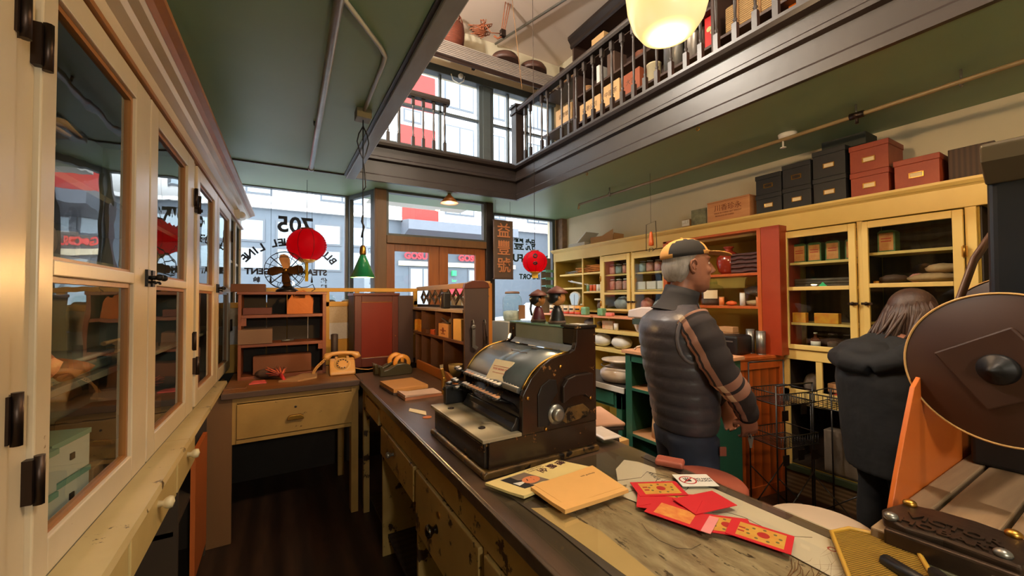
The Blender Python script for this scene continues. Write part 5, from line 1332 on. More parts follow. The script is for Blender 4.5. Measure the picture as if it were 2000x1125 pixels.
ob('wooden_block', MB().box(-.045, .045, -.028, .028, 0, .02), CARDT, label='small red brown leather block at the counter edge', cat='block', loc=(1.165, .895, .9305), rz=R(-60), bev=.008, seg=3).location = (1.145, .905, .930)
# small cards and pads towards the back
flat('name_card', 'small cream card with round mark lying left of the register', 'card', [(.580, 2.05), (.60, 2.10), (.655, 2.0), (.635, 1.93)], .9185, .002, PAPER)
ob('round_token', MB().lathe([(0, .9186), (.022, .9186), (.022, .9205), (0, .9205)], (.628, 1.90, 0), 20), mat('orange_printed_token', C(214, 120, 60), .5), label='orange round token beside the cream card', cat='token')
WB = T('card_box', 'flat tan boxed pad with dark lower edge on the counter', 'box', (.70, 2.60, .9185), R(4))
ob('box_base', MB().box(-.115, .11, -.16, .13, 0, .012), DARKBOX, WB)
ob('box_lid', MB().box(-.112, .108, -.155, .13, .012, .036), mat('tan_kraft_board', C(204, 142, 76), .6), WB, bev=.002)
NP = T('note_pad', 'pink cream note pad with a curled top sheet on the counter', 'pad', (.735, 2.34, .9185), R(2))
ob('pad_body', MB().box(-.115, .11, -.07, .08, 0, .016), mat('tan_pad_edge', C(186, 120, 84), .6), NP)
ob('top_sheet', MB().prism([(-.117, .018), (-.115, .030), (-.10, .024), (-.05, .017), (.11, .0165), (.11, .0175), (-.05, .018), (-.09, .022)], 'Y', -.07, .08), mat('pink_cream_sheet', C(226, 188, 160), .6), NP)
# tape dispensers
TDM = mat('olive_black_bakelite', C(66, 58, 34), .35)
def tapedisp(lab, x, y, rz):
    t = T('tape_dispenser', lab, 'dispenser', (x, y, .919), rz, 'tape dispensers by the red cupboard')
    t.scale = (1.25, 1.25, 1.25)
    prof = [(-.10, 0), (.09, 0), (.095, .03), (.08, .055), (.05, .068), (.0, .066), (-.05, .04), (-.075, .035), (-.09, .065), (-.105, .06), (-.10, .03)]
    ob('dispenser_body', MB().prism(prof, 'Y', -.026, .026), TDM, t, bev=.004)
    ob('tape_roll', MB().lathe([(.03, -.012), (.052, -.012), (.052, .012), (.03, .012), (.03, -.012)], (.035, 0, .07), 26, axis='Y'), mat('amber_tape_roll', C(226, 150, 56), .3) if 'amber_tape_roll' not in bpy.data.materials else bpy.data.materials['amber_tape_roll'], t)
    ob('cutter', MB().box(-.108, -.104, -.014, .014, .055, .069), STEEL, t)
tapedisp('dark olive tape dispenser nearer the camera of the two', .775, 3.08, R(2))
tapedisp('dark olive tape dispenser behind the nearer one', .76, 3.20, R(4))
# telephone
PHN = T('telephone', 'mustard beige rotary telephone with coiled cord on the desk', 'telephone', (.425, 3.33, .925), R(-4))
TAN = mat('mustard_beige_phone_plastic', C(214, 158, 86), .3)
ob('phone_body', MB().prism([(-.10, 0), (.10, 0), (.10, .03), (.055, .105), (.02, .115), (-.03, .10), (-.10, .025)], 'X', -.09, .09).xf(Matrix.Rotation(0, 4, 'Z')), TAN, PHN, bev=.012, seg=3)
dl = Matrix.Translation((0, -.055, .078)) @ Matrix.Rotation(R(50), 4, 'X')
ob('dial_plate', MB().lathe([(0, 0), (.058, 0), (.062, -.006)], n=26).xf(dl), mat('dial_cream', C(226, 180, 112), .4), PHN)
fw = MB().lathe([(0, .004), (.018, .004), (.02, .002)], n=16)
ob('finger_wheel', MB().lathe([(.022, .002), (.046, .002), (.048, .006), (.022, .006)], n=26).xf(dl), TAN, PHN)
hl = MB()
for k in range(10):
    a = R(20+k*30); hl.lathe([(0, .0068), (.0055, .0068)], (.036*math.cos(a), .036*math.sin(a), 0), 10)
ob('finger_holes', hl.xf(dl), INK, PHN); ob('dial_centre', fw.xf(dl), WHITE, PHN)
ob('cradle', MB().box(-.05, -.03, -.01, .05, .10, .128).box(.03, .05, -.01, .05, .10, .128), TAN, PHN, bev=.004)
ob('handset', MB().tube([(-.115, .02, .112), (-.105, .02, .135), (-.07, .02, .150), (0, .02, .156), (.07, .02, .150), (.105, .02, .135), (.115, .02, .112)], [.028, .026, .016, .015, .016, .026, .028], 12), TAN, PHN)
cd = []
for k in range(90):
    s_ = k/89; a = k*1.25
    bx = -.125-.075*math.sin(s_*PI*.5); by = -.02+.03*s_; bz = .10*(1-s_)**1.2+.012
    cd.append((bx+.009*math.cos(a), by+.009*math.sin(a)*.5, bz+.009*math.sin(a)))
ob('coiled_cord', MB().tube(cd, .0035, 5), TAN, PHN)
ob('line_cord', MB().tube([(.09, .03, .03), (.14, .05, .012), (.2, .04, .006), (.24, .08, .006)], .003, 6), TAN, PHN)
# feather duster / dried chillies, papers
DU = T('duster', 'red and straw coloured feather whisk with a pink handle on the desk', 'duster', (.02, 3.30, .925), R(30))
random.seed(12)
st_ = MB(); sd = MB()
for k in range(60):
    a = random.uniform(-.9, .9); e = random.uniform(.05, .75); l = random.uniform(.07, .12)
    mm = st_ if k % 2 else sd
    d0 = Vector((math.sin(a), math.cos(a), e)).normalized()
    mm.tube([(0, 0, .03), d0*l*.5+Vector((0, 0, .03)), d0*l+Vector((0, 0, .025-.0*l))], [.003, .004, .0015], 5)
ob('straw_bristles', st_, mat('salmon_straw', C(226, 110, 70), .7), DU); ob('dark_bristles', sd, mat('maroon_straw', C(110, 30, 24), .7), DU)
ob('handle', MB().tube([(0, .01, .035), (-.02, -.05, .022), (-.03, -.085, .014)], [.014, .012, .009], 10), mat('pink_red_handle', C(220, 60, 60), .4), DU)
bag('dark_bunch', 'dark bunch of dried leaves behind the red whisk', (-.07, 3.42, .925), .07, .05, .035, [DARKBOX], seed=61, cat='bunch')
flat('envelope', 'grey tan envelope under the whisk on the desk', 'envelope', [(.0, 3.20), (.16, 3.42), (.26, 3.40), (.24, 3.22), (.12, 3.15)], .9255, .012, CARD)
flat('pink_note', 'small pink note beside the whisk on the desk', 'note', [(-.17, 3.22), (-.15, 3.33), (-.08, 3.32), (-.07, 3.22)], .9255, .006, mat('pink_note', C(220, 90, 84), .6))
flat('wooden_board', 'small orange board at the left end of the desk top', 'board', [(-.30, 3.10), (-.29, 3.25), (-.18, 3.26), (-.18, 3.10)], .9255, .006, TOPW)
# clear deli tub, stool and yellow box beyond the register
TB = T('plastic_tub', 'clear plastic lidded tub standing beyond the cash register', 'tub', (1.135, 1.22, .919), R(-8))
ob('tub', MB().lathe([(.04, 0), (.052, .02), (.055, .026)], n=4, a0=PI/4, a1=PI/4+2*PI, sm=False, sy=1.6), CLEARG, TB, bev=.008)
ob('lid', MB().lathe([(.060, .026), (.062, .032), (.05, .036), (0, .034)], n=4, a0=PI/4, a1=PI/4+2*PI, sm=False, sy=1.6), mat('milky_clear_lid', C(222, 206, 196), .15), TB, bev=.006)
STL = T('stool', 'square wooden stool with rounded corners beyond the cash register', 'stool', (1.72, 1.98, 0), R(-20))
ob('seat', MB().box(-.20, .17, -.19, .19, .715, .74), mat('pale_stool_seat', C(214, 164, 134), .4), STL, bev=.03, seg=5)
ob('seat_rim', MB().box(-.195, .165, -.185, .185, .69, .716), DARKBOX, STL, bev=.01)
for sx in (-1, 1):
    for sy in (-1, 1): ob('leg', MB().tube([(sx*.12, sy*.13, .70), (sx*.15, sy*.16, .35), (sx*.17, sy*.18, 0)], [.022, .02, .016], 10), DARKBOX, STL)
ob('stretcher', MB().tube([(-.15, -.16, .3), (.15, .16, .3)], .012, 8).tube([(-.15, .16, .3), (.15, -.16, .3)], .012, 8), DARKBOX, STL)
SB = T('storage_box', 'yellow card box with a label holder on the floor beyond the stool', 'box', (2.2, 2.38, 0))
ob('box_body', MB().box(-.1, .1, -.2, .2, 0, .42), mat('yellow_card', C(222, 176, 110), .6), SB, bev=.004)
ob('label_holder', MB().box(-.104, -.1, -.06, .06, .28, .34), DARKBOX, SB)
ROUND = mat('pale_round_seat_vinyl', C(226, 208, 186), .35)
def rstool(lab, x, y, r_, z, m_=None):
    t = T('round_stool', lab, 'stool', (x, y, 0), 0, 'round stools along the far side of the counter')
    ob('seat', MB().lathe([(r_*.9, z-.05), (r_, z-.035), (r_, z-.01), (r_*.94, z), (0, z+.004)], n=32), m_ or ROUND, t)
    ob('seat_ring', MB().lathe([(r_*1.0, z-.035), (r_*1.012, z-.028), (r_*1.0, z-.02)], n=32), STEEL, t)
    for k in range(4):
        a = PI/4+k*PI/2
        ob('leg', MB().tube([(r_*.6*math.cos(a), r_*.6*math.sin(a), z-.04), (r_*.95*math.cos(a), r_*.95*math.sin(a), 0)], .012, 8), DKMETAL, t)
    ob('foot_ring', MB().tube([(r_*.84*math.cos(a*PI/12), r_*.84*math.sin(a*PI/12), .22) for a in range(24)], .008, 6, closed=True), DKMETAL, t)
rstool('brown leather round stool in front of the man beyond the counter', 1.40, .95, .145, .80, CARDT)
rstool('cream round stool beyond the counter behind the red envelopes', 1.46, .60, .15, .78)
rstool('cream round stool nearest the slatted bench beyond the counter', 1.50, .28, .15, .83)
# woven yellow tray
YT = T('woven_tray', 'yellow woven tray at the near right end of the counter', 'tray', (1.085, .335, .931), R(30))
WOV = mat('yellow_woven_cane', C(176, 134, 40), .5, col2=C(120, 84, 20), scale=30, wave=('DIAGONAL', 95, .8), bump=.8)
ob('tray_base', MB().prism([(-.13, -.03), (-.12, .04), (-.08, .07), (.1, .07), (.14, .03), (.14, -.05), (.1, -.08), (-.08, -.07)], 'Z', 0, .004), WOV, YT)
ob('tray_rim', MB().tube([(-.13, -.03, .006), (-.12, .04, .006), (-.08, .07, .006), (.1, .07, .006), (.14, .03, .006), (.14, -.05, .006), (.1, -.08, .006), (-.08, -.07, .006)], .005, 6, closed=True), mat('yellow_cane_rim', C(190, 146, 50), .5), YT)
# ================================================================ cash register (front faces -x)
RG = T('cash_register', 'antique black cash register with round keys and glass top display', 'register', (.575, 1.155, .9205))
RB = mat('worn_dark_register_side', C(24, 17, 14), .25, col2=C(60, 38, 22), var=.6, scale=4, bump=.15, bscale=20, chip=C(130, 88, 46), chip_amt=.385, chip_scale=14)
RK = mat('glossy_black_enamel', C(26, 23, 22), .25, col2=C(44, 34, 28), scale=8, bump=.05, chip=C(140, 104, 60), chip_amt=.40, chip_scale=16)
RGL = mat('worn_gilt_base', C(128, 96, 50), .4, .3, col2=C(40, 30, 22), var=1, scale=14, bump=.3, chip=C(24, 18, 14), chip_amt=.45, chip_scale=16)
HOOD = mat('blue_grey_scratched_lid', C(116, 126, 130), .26, .5, col2=C(62, 70, 74), var=.9, scale=5, bump=.1, bscale=24)
W = .495
bs = MB()
bs.prism([(-.012, 0), (.475, 0), (.475, .015), (.468, .022), (-.004, .022), (-.012, .014)], 'Y', -.012, W+.012)
ob('base_moulding', bs, RGL, RG, bev=.004)
ob('drawer_case', MB().box(.012, .47, 0, W, .022, .112), RB, RG, bev=.003)
dr = ob('cash_drawer', MB().box(.0, .014, .012, W-.012, .026, .108), RK, RG, bev=.003)
ob('drawer_bead', MB().box(-.002, .0, .02, W-.02, .098, .102), RGL, dr)
MARB = mat('cream_marble_shelf', C(206, 192, 162), .25, col2=C(176, 156, 122), scale=5, wave=('Y', 1.8, 4))
ob('note_shelf', MB().box(-.012, .135, -.004, W+.004, .112, .124), MARB, RG, bev=.002)
for y in (.11, .40): ob('shelf_lock', MB().lathe([(.0, .124), (.013, .124), (.013, .127), (.006, .128), (0, .126)], (.04, y, 0), 14), DKMETAL, RG)
# side cheeks: profile in x,z
prof = [(.137, .112), (.140, .245), (.150, .262), (.175, .30), (.215, .335), (.26, .36), (.31, .372), (.345, .376), (.365, .385), (.375, .41), (.378, .462), (.47, .462), (.47, .112)]
for y0, y1 in ((-.002, .02), (W-.02, W+.002)):
    ob('side_cheek', MB().prism(prof, 'Y', y0, y1), RB, RG, bev=.003)
ob('side_relief', MB().prism([(.20, .13), (.20, .24), (.215, .27), (.25, .29), (.28, .285), (.285, .24), (.25, .2), (.25, .13)], 'Y', -.006, -.002), BLACK, RG, bev=.002)
ob('crank_boss', MB().prism([(.30, .20), (.30, .262), (.32, .285), (.36, .296), (.44, .296), (.44, .215), (.42, .205), (.40, .22), (.34, .22)], 'Y', -.02, -.002), mat('brown_side_plate', C(38, 27, 23), .3), RG, bev=.004)
ob('crank_socket', MB().lathe([(.0, -.03), (.014, -.032), (.022, -.03), (.024, -.004)], (.275, 0, .165), 16, axis='Y').lathe([(0, -.012), (.034, -.012), (.036, -.002)], (.275, 0, .165), 20, axis='Y'), STEEL, RG)
ob('shaft_plate', MB().prism([(.30, .14), (.33, .18), (.40, .185), (.43, .16), (.42, .135), (.32, .125)], 'Y', -.008, -.002), RGL, RG, bev=.002)
for x, z in ((.16, .235), (.235, .118), (.30, .33), (.44, .20)): ob('screw', MB().lathe([(0, -.007), (.006, -.006), (.006, -.002)], (x, 0, z), 10, axis='Y'), BRASS, RG)
# curved lid between the cheeks
curve = [(.150, .262), (.158, .278), (.172, .298), (.19, .318), (.215, .336), (.245, .352), (.28, .364), (.315, .371), (.35, .374)]
lid = MB(); n = len(curve)
outl = curve+[(a+.0, b-.012) for a, b in curve[::-1]]
lid.prism(outl, 'Y', .018, W-.018, sm=True)
ob('curved_lid', lid, HOOD, RG)
ob('lid_edge', MB().tube([(a, .014, b+.002) for a, b in curve], .004, 6).tube([(a, W-.014, b+.002) for a, b in curve], .004, 6), BRASS, RG)
ob('nickel_bar', MB().tube([(.146, .03, .256), (.146, W-.03, .256)], .011, 10), STEEL, RG)
ob('ratchet', MB().prism([(.0, 0)]+[(.01*k, .006 if k % 2 else 0) for k in range(1, 10)]+[(.1, -.01), (0, -.01)], 'X', .15, .158).move(0, .05, .262), STEEL, RG)
for y in (.09, .37): ob('lid_hinge', MB().box(.345, .36, y-.018, y+.018, .374, .380), STEEL, RG, bev=.002)
# plaque lettering scroll on the lid
ob('lid_scroll', MB().tube([(.262+.008*math.sin(k*1.3), .16+.012*k, .3605+.001) for k in range(12)], .0012, 5), RGL, RG)
ob('lid_badge', MB().lathe([(0, 0), (.012, 0), (.013, -.002)], (.325, .19, .375), 12).box(.315, .335, .17, .21, .3735, .3755), STEEL, RG)
# inner body
ob('inner_body', MB().prism([(.137, .112), (.137, .17), (.19, .25), (.19, .30), (.37, .35), (.46, .35), (.46, .112)], 'Y', .02, W-.02), RK, RG)
ob('key_rest_bar', MB().prism([(.108, .124), (.138, .124), (.138, .165), (.128, .17), (.12, .15), (.108, .135)], 'Y', .02, .43), BLACK, RG, bev=.003)
# display box
ob('display_frame', MB().box(.378, .468, .0, .085, .40, .462).box(.378, .468, W-.055, W, .372, .462).box(.372, .474, -.006, .09, .462, .474).box(.40, .468, .085, W-.055, .37, .385).box(.46, .468, .085, W-.055, .385, .462), RK, RG, bev=.003)
ob('display_glass', MB().box(.380, .384, .085, W-.055, .385, .460), mat('green_grey_display_glass', C(150, 160, 152), .08, col2=C(90, 100, 94), scale=3), RG)
ob('glass_top', MB().box(.372, .474, .07, W-.01, .462, .469), mat('sea_green_plate_glass', C(130, 170, 150), .1), RG, bev=.001)
ob('display_ledge', MB().prism([(.352, .378), (.378, .378), (.378, .398), (.368, .388)], 'Y', .02, W-.05), STEEL, RG)
# keys: rows of round nickel keys on black stems
KF = mat('key_face_cream', C(226, 216, 200), .3); KFO = mat('key_face_orange', C(206, 150, 100), .3)
def key(x, y, z, face, s=1.0):
    k = ob('key', MB().tube([(.16, y, z-.03), (x+.02, y, z-.012), (x, y, z-.008)], .003, 6).lathe([(.0, -.008), (.010*s, -.008), (.0115*s, -.004), (.0115*s, 0), (.0095*s, .0015)], (x, y, z), 14), BLACK, RG)
    mk = Matrix.Translation((x, y, z)) @ Matrix.Rotation(R(-16), 4, 'Y') @ Matrix.Translation((-x, -y, -z))
    ob('key_rim', MB().lathe([(.0112*s, -.001), (.0122*s, .0005), (.010*s, .002), (.0094*s, .001)], (x, y, z), 14).xf(mk), STEEL, k)
    ob('key_face', MB().lathe([(.0100*s, .0024), (0, .0024)], (x, y, z), 14).xf(mk), face, k)
for i in range(11): key(.118, .135+.0285*i, .262, KF if i < 8 else KFO, 1.15 if i else 1.4)
for i in range(11): key(.088, .09+.0285*i, .226, KFO if i < 9 else KF, 1.3)
for i, (x, y, z) in enumerate([(.10, .455, .272), (.10, .475, .276), (.075, .452, .232), (.075, .428, .230), (.06, .47, .215), (.05, .485, .19), (.07, .41, .205)]): key(x, y, z, KF, 1.2)
ob('side_lever', MB().box(.04, .05, .49, .51, .16, .235).cbox((.045, .50, .245), (.014, .012, .06), ry=R(-14)), BRASS, RG, bev=.003)
ob('left_stand', MB().box(.04, .15, .46, .49, .124, .20), BLACK, RG, bev=.006)
# receipt card tucked behind the keys
RC2 = T('receipt_pad', 'worn receipt pad with printed heading propped on the register lid', 'card', (.575+.155, 1.155+.205, .9205+.255), 0)
mt = Matrix.Rotation(R(10), 4, 'Z') @ Matrix.Rotation(R(-54), 4, 'Y')
ob('pad', MB().box(0, .085, -.055, .06, .008, .016).xf(mt), PAPER, RC2)
ob('pad_back', MB().box(.002, .088, -.055, .06, .0, .007).xf(mt), CARD, RC2)
ob('printed_heading', MB().text('TUCK SHUNG CO.', .011, mt @ plane_m((.045, .0, .0163), (0, -1, 0), (1, 0, 0)), extrude=.0001, bold=.0003).add([tuple(mt @ Vector(v)) for v in ((.056, .05, .0163), (.056, -.045, .0163), (.058, -.045, .0163), (.058, .05, .0163))], [(0, 1, 2, 3)]).text('dealers in general merchandise', .006, mt @ plane_m((.03, .0, .0163), (0, -1, 0), (1, 0, 0)), extrude=.0001), REDINK, RC2)
# two bobble head figurines on the glass top
def doll(lab, x, y, robe, rz, s=1.0, girl=False):
    t = T('figurine', lab, 'figurine', (x, y, 1.3902), rz, 'bobble head figurines on the register')
    ob('robe', MB().lathe([(.030*s, 0), (.034*s, .004), (.031*s, .02), (.022*s, .05), (.014*s, .066), (.008*s, .07)], n=20), robe, t)
    ob('base_band', MB().lathe([(.032*s, -.0), (.036*s, .003), (.034*s, .012), (.030*s, .014)], n=20), DARKBOX, t)
    z = .10*s
    ob('head', MB().sphere((0, 0, z), (.033*s, .031*s, .031*s), 18, 12), mat('doll_skin', C(196, 134, 78), .3) if 'doll_skin' not in bpy.data.materials else bpy.data.materials['doll_skin'], t)
    hr = MB()
    hr.sphere((-.007*s, 0, z+.004), (.0335*s, .0335*s, .0325*s), 18, 12)
    hr.v = [(x_, y_, max(z_, z-.022*s+.75*max(0, x_+.018*s))) for x_, y_, z_ in hr.v]
    ob('hair', hr, BLACK, t)
    ob('ear', MB().sphere((.004*s, -.031*s, z), (.006, .004, .009), 8, 6), bpy.data.materials['doll_skin'], t)
    ob('hat', MB().lathe([(.042*s, z+.018*s), (.043*s, z+.022*s), (.03*s, z+.034*s), (.010*s, z+.046*s), (0, z+.050*s)], n=22), mat('maroon_hat', C(96, 50, 44), .5) if 'maroon_hat' not in bpy.data.materials else bpy.data.materials['maroon_hat'], t)
    if girl: ob('plait', MB().tube([(-.03*s, -.012, z), (-.036*s, -.014, z-.04), (-.03*s, -.012, .03)], .005, 6), BLACK, t)
    else: ob('collar', MB().lathe([(.012*s, .064), (.016*s, .07), (.010*s, .074)], n=12), robe, t)
doll('bobble head figurine with maroon robe and plait, left of the pair', 1.00, 1.475, mat('maroon_robe', C(84, 30, 40), .4), R(-30), .98, True)
doll('bobble head figurine with black robe, right of the pair', 1.00, 1.335, BLACK, R(-30), 1.06)
ob('paper_slip', MB().box(-.02, .02, -.03, .03, 0, .002), WHITE, label='small white slip lying on top of the register box', cat='paper', loc=(1.0, 1.20, 1.3948))
# ================================================================ loft shelving and its goods
LW = mat('dark_loft_shelf_wood', C(64, 44, 36), .5, col2=C(40, 28, 24), scale=5)
LS = T('shelf_unit', 'tall dark shelf unit with moulded cornice on the loft behind the railing', 'shelf', (3.35, 0, 3.06))
cs = MB()
for y in (-.4, 2.10, 4.05): cs.box(.0, .37, y, y+.03, 0, 1.80)
cs.box(.0, .37, 2.10, 4.08, 1.78, 1.81); cs.box(.36, .38, -.4, 4.08, 0, 1.8)
ob('carcass', cs, LW, LS, bev=.003)
ob('cornice', MB().prism([(-.0, 1.74), (-.02, 1.76), (-.02, 1.80), (-.06, 1.85), (-.06, 1.89), (.37, 1.89), (.37, 1.81), (0, 1.81)], 'Y', 2.08, 4.10), ESPRESSO, LS)
for z in (1.395, 1.04, .69, .49): ob('shelf', MB().box(.005, .36, 2.13, 4.05, z, z+.025), LW, LS, bev=.002)
for z in (.71, .49): ob('shelf', MB().box(.005, .36, -.37, 2.10, z, z+.025), LW, LS, bev=.002)
ob('low_shelf', MB().box(.005, .36, 4.08, 4.78, .80, .825), LW, LS); ob('low_shelf', MB().box(.005, .36, 4.08, 4.78, 1.36, 1.38), LW, LS)
ob('side_panel', MB().box(.12, .36, 4.50, 4.52, 1.38, 1.75), LW, LS)
Z1, Z2, Z3, Z4 = 4.482, 4.127, 3.777, 3.577
PB2 = mat('pine_tea_box', C(206, 168, 116), .6, col2=C(184, 136, 86), scale=4)
def charbox(lab, y0, y1, z, h, txt, m_=None, x=3.38):
    t = T('tea_box', lab, 'box', (x, (y0+y1)/2, z), 0, 'pine boxes on the loft shelves')
    w = (y1-y0)/2
    ob('box_body', MB().box(0, .24, -w, w, 0, h), m_ or PB2, t, bev=.003)
    ob('ink_characters', MB().text(txt, min(.07, h*.4), plane_m((-.001, 0, h*.55), (0, -1, 0), (0, 0, 1)), extrude=.0005), mat('faded_box_ink', C(86, 60, 44), .8) if 'faded_box_ink' not in bpy.data.materials else bpy.data.materials['faded_box_ink'], t)
charbox('pine box with brushed characters on the top loft shelf beside the basket', 3.52, 3.74, Z1, .25, '福茶')
charbox('long pine box with characters on the third loft shelf, leftmost', 3.60, 3.98, Z3, .22, '香港公司')
charbox('second pine box with characters on the third loft shelf', 3.28, 3.56, Z3, .26, '中國茶')
charbox('red brown side box on the third loft shelf', 2.98, 3.24, Z3, .24, '大吉', mat('reddish_tea_box', C(150, 78, 48), .6))
charbox('tall pine box with characters at the far end of the loft shelves', 4.15, 4.5, 3.87, .26, '益豐號')
charbox('long pine box behind the balusters on the low loft shelf, left of three', 2.72, 3.02, Z4, .13, '臺灣')
charbox('pine box behind the balusters on the low loft shelf, middle of three', 2.42, 2.66, Z4, .13, '茶葉')
charbox('pine box behind the balusters on the low loft shelf, right of three', 2.16, 2.38, Z4, .14, '上海')
STRW = mat('woven_straw', C(176, 130, 84), .8, col2=C(130, 90, 54), wave=('Z', 24, .5), bump=.5)
ob('straw_basket', MB().lathe([(.11, 0), (.13, .08), (.13, .12), (.08, .15), (0, .16)], n=22), STRW, label='round straw basket at the left end of the top loft shelf', cat='basket', loc=(3.50, 3.90, Z1))
ob('straw_basket', MB().lathe([(.10, 0), (.135, .18), (.128, .18), (.09, .01), (0, .01)], n=22), STRW, label='open straw basket at the far end beyond the tall loft shelves', cat='basket', loc=(3.52, 4.30, 4.445))
PUR = mat('purple_tin', C(84, 56, 104), .4); YBAND = mat('yellow_tin_band', C(232, 190, 40), .5)
for i, y in enumerate((3.34, 3.12, 2.92)):
    t = tin('storage_tin', 'purple lidded tin with a yellow band, %s from the left on the top loft shelf' % ('first', 'second', 'third')[i], (3.44, y, Z1), .05, .13, PUR, mat('mauve_lid_%d' % i, C(150, 110, 140), .4), 'purple tins on the top loft shelf', 'tin')
    ob('yellow_band', MB().lathe([(.0505, .04), (.0505, .085)], n=16), YBAND, t)
ob('metal_canister', MB().lathe([(.075, 0), (.075, .2), (.08, .2), (.08, .215), (0, .22)], n=22), mat('cream_canister', C(210, 196, 160), .4), label='cream canister with a dark lid on the middle loft shelf', cat='canister', loc=(3.47, 3.12, Z3+.0)).location = (3.47, 2.86, Z3)
for i, (y, r_, h, m_, lab) in enumerate([(2.62, .11, .36, STEEL, 'large galvanised milk can with a faded label on the loft shelf'), (2.42, .07, .34, mat('pale_steel_can', C(176, 168, 160), .35, .7), 'slim pale metal can on the loft shelf next to the milk can'), (2.30, .05, .30, LW, 'dark canister between the pale can and the red tin')]):
    ob('metal_can', MB().lathe([(r_, 0), (r_, h*.8), (r_*1.03, h*.81), (r_*1.03, h*.84), (r_*.9, h*.9), (r_*.5, h), (0, h)], n=22), m_, label=lab, cat='can', loc=(3.50, y, Z3))
REDT = mat('scarlet_tin', C(206, 26, 22), .4)
rt = T('storage_tin', 'scarlet tin with green and cream flowers at the end of the middle loft shelf', 'tin', (3.50, 2.19, Z3))
ob('tin_body', MB().box(-.07, .09, -.055, .055, 0, .33), REDT, rt, bev=.006)
ob('flower_print', MB().lathe([(0, -.0715), (.025, -.0715)], (0, .01, .2), 10, axis='X').lathe([(0, -.0715), (.018, -.0715)], (0, -.02, .16), 10, axis='X'), mat('cream_green_flowers', C(206, 206, 140), .5), rt)
wi = T('wicker_chest', 'straw wicker chest tied with rope on the near loft shelf', 'chest', (3.50, 1.80, 3.797))
ob('chest_body', MB().box(-.12, .12, -.22, .22, 0, .24), mat('plaited_straw', C(206, 168, 112), .8, col2=C(160, 120, 72), wave=('Z', 18, 1), scale=20, bump=1, bump_d=.01), wi, bev=.02)
for y in (.1, -.08): ob('rope', MB().tube([(-.125, y, 0), (-.125, y, .24), (.12, y, .25)], .008, 6), STRW, wi)
ob('straw_basket', MB().lathe([(.08, 0), (.1, .1), (.1, .11), (0, .11)], n=18), STRW, label='small plaited basket on the low near loft shelf', cat='basket', loc=(3.48, 1.90, Z4-.0))
ob('wooden_stump', MB().lathe([(.07, 0), (.075, .14), (0, .145)], n=18), LW, label='dark round stump beside the plaited basket', cat='block', loc=(3.48, 1.70, Z4))
ORB = mat('bright_orange_board', C(226, 116, 24), .45, col2=C(190, 84, 14), scale=6, st=(1, 6, .5))
ob('orange_board', MB().prism([(-.16, 0), (.12, 0), (.12, .42), (-.1, .42), (-.16, .3)], 'X', 0, .02), ORB, label='bright orange wooden board leaning on the near loft shelf, left of two', cat='board', loc=(3.44, 1.42, Z4))
ob('orange_board', MB().box(0, .02, -.14, .12, 0, .45), ORB, label='bright orange wooden board leaning on the near loft shelf, right of two', cat='board', loc=(3.42, 1.12, Z4))
for i, (x, y, z, r_, lab) in enumerate([(3.42, 3.85, Z2, .06, 'coil of brown rope on the second loft shelf'), (3.45, 3.0, Z2, .07, 'brown coiled belt on the second loft shelf near the railing')]):
    m = MB()
    for k in range(4): m.tube([(r_*math.cos(a*PI/9), r_*.9*math.sin(a*PI/9), .012+.016*k) for a in range(18)], .011, 6, closed=True)
    ob('rope_coil', m, STRW if i == 0 else mat('brown_leather', C(110, 60, 36), .5), label=lab, cat='rope', loc=(x, y, z))
bag('paper_bunch', 'crumpled tan paper bunch on the second loft shelf', (3.44, 2.80, Z2), .07, .07, .09, [mat('crumpled_tan', C(206, 160, 100), .8, bump=.5)], seed=71)
bag('sack', 'small buff sack on the low loft shelf behind the balusters', (3.46, 3.42, Z4), .07, .1, .09, [TANROOT], seed=72)
bag('sack', 'small brown sack on the low loft shelf behind the balusters', (3.46, 3.20, Z4), .07, .07, .08, [DARKBOX], seed=73)
pack('file_folder', 'upright white folder on the second loft shelf', 'folder', (3.47, 3.62, Z2), (.2, .05, .22), WHITE)
pack('file_folder', 'upright brown folder on the second loft shelf', 'folder', (3.47, 3.40, Z2), (.2, .12, .26), DARKBOX)

# slatted shelf above the loft windows
SLT = mat('grey_weathered_slats', C(150, 138, 128), .8, col2=C(112, 98, 90), scale=10, st=(.3, 4, 4), bump=.3)
SSH = T('slatted_shelf', 'grey slatted shelf hung high above the loft windows', 'shelf', (.4, 4.36, 4.50))
for k in range(8): ob('slat', MB().box(0, 2.92, .012*k, .012*k+.014, .030*k-.13, .030*k-.113), SLT, SSH, bev=.002)
for k in range(6): ob('shelf_slat', MB().box(0, 2.92, .11+.055*k, .11+.055*k+.034, .08, .098), SLT, SSH)
ob('backing', MB().box(.02, 2.90, .10, .11, -.13, .10), LW, SSH)
for x in (.6, 1.8, 2.8): ob('bearer', MB().box(x, x+.04, .12, .42, .04, .079), LW, SSH)
BRW = mat('rusty_brown_wicker', C(130, 58, 30), .7, col2=C(70, 30, 18), wave=('Z', 20, 1), scale=20, bump=.8)
BK = T('wicker_basket', 'tall rust brown wicker basket on the slatted shelf', 'basket', (1.85, 4.60, 4.60))
ob('basket_body', MB().lathe([(.14, 0), (.155, .12), (.16, .22), (.15, .30), (.145, .30), (.15, .2), (.13, .02), (0, .02)], n=26), BRW, BK)
hh = MB()
for k in range(14):
    a = k*PI/7; hh.tube([(.15*math.cos(a), .15*math.sin(a), .28), (.13*math.cos(a), .13*math.sin(a), .38), (.09*math.cos(a), .09*math.sin(a), .44)], .005, 5)
hh.tube([(.10*math.cos(k*PI/9), .10*math.sin(k*PI/9), .43) for k in range(18)], .008, 6, closed=True)
ob('open_weave', hh, BRW, BK)
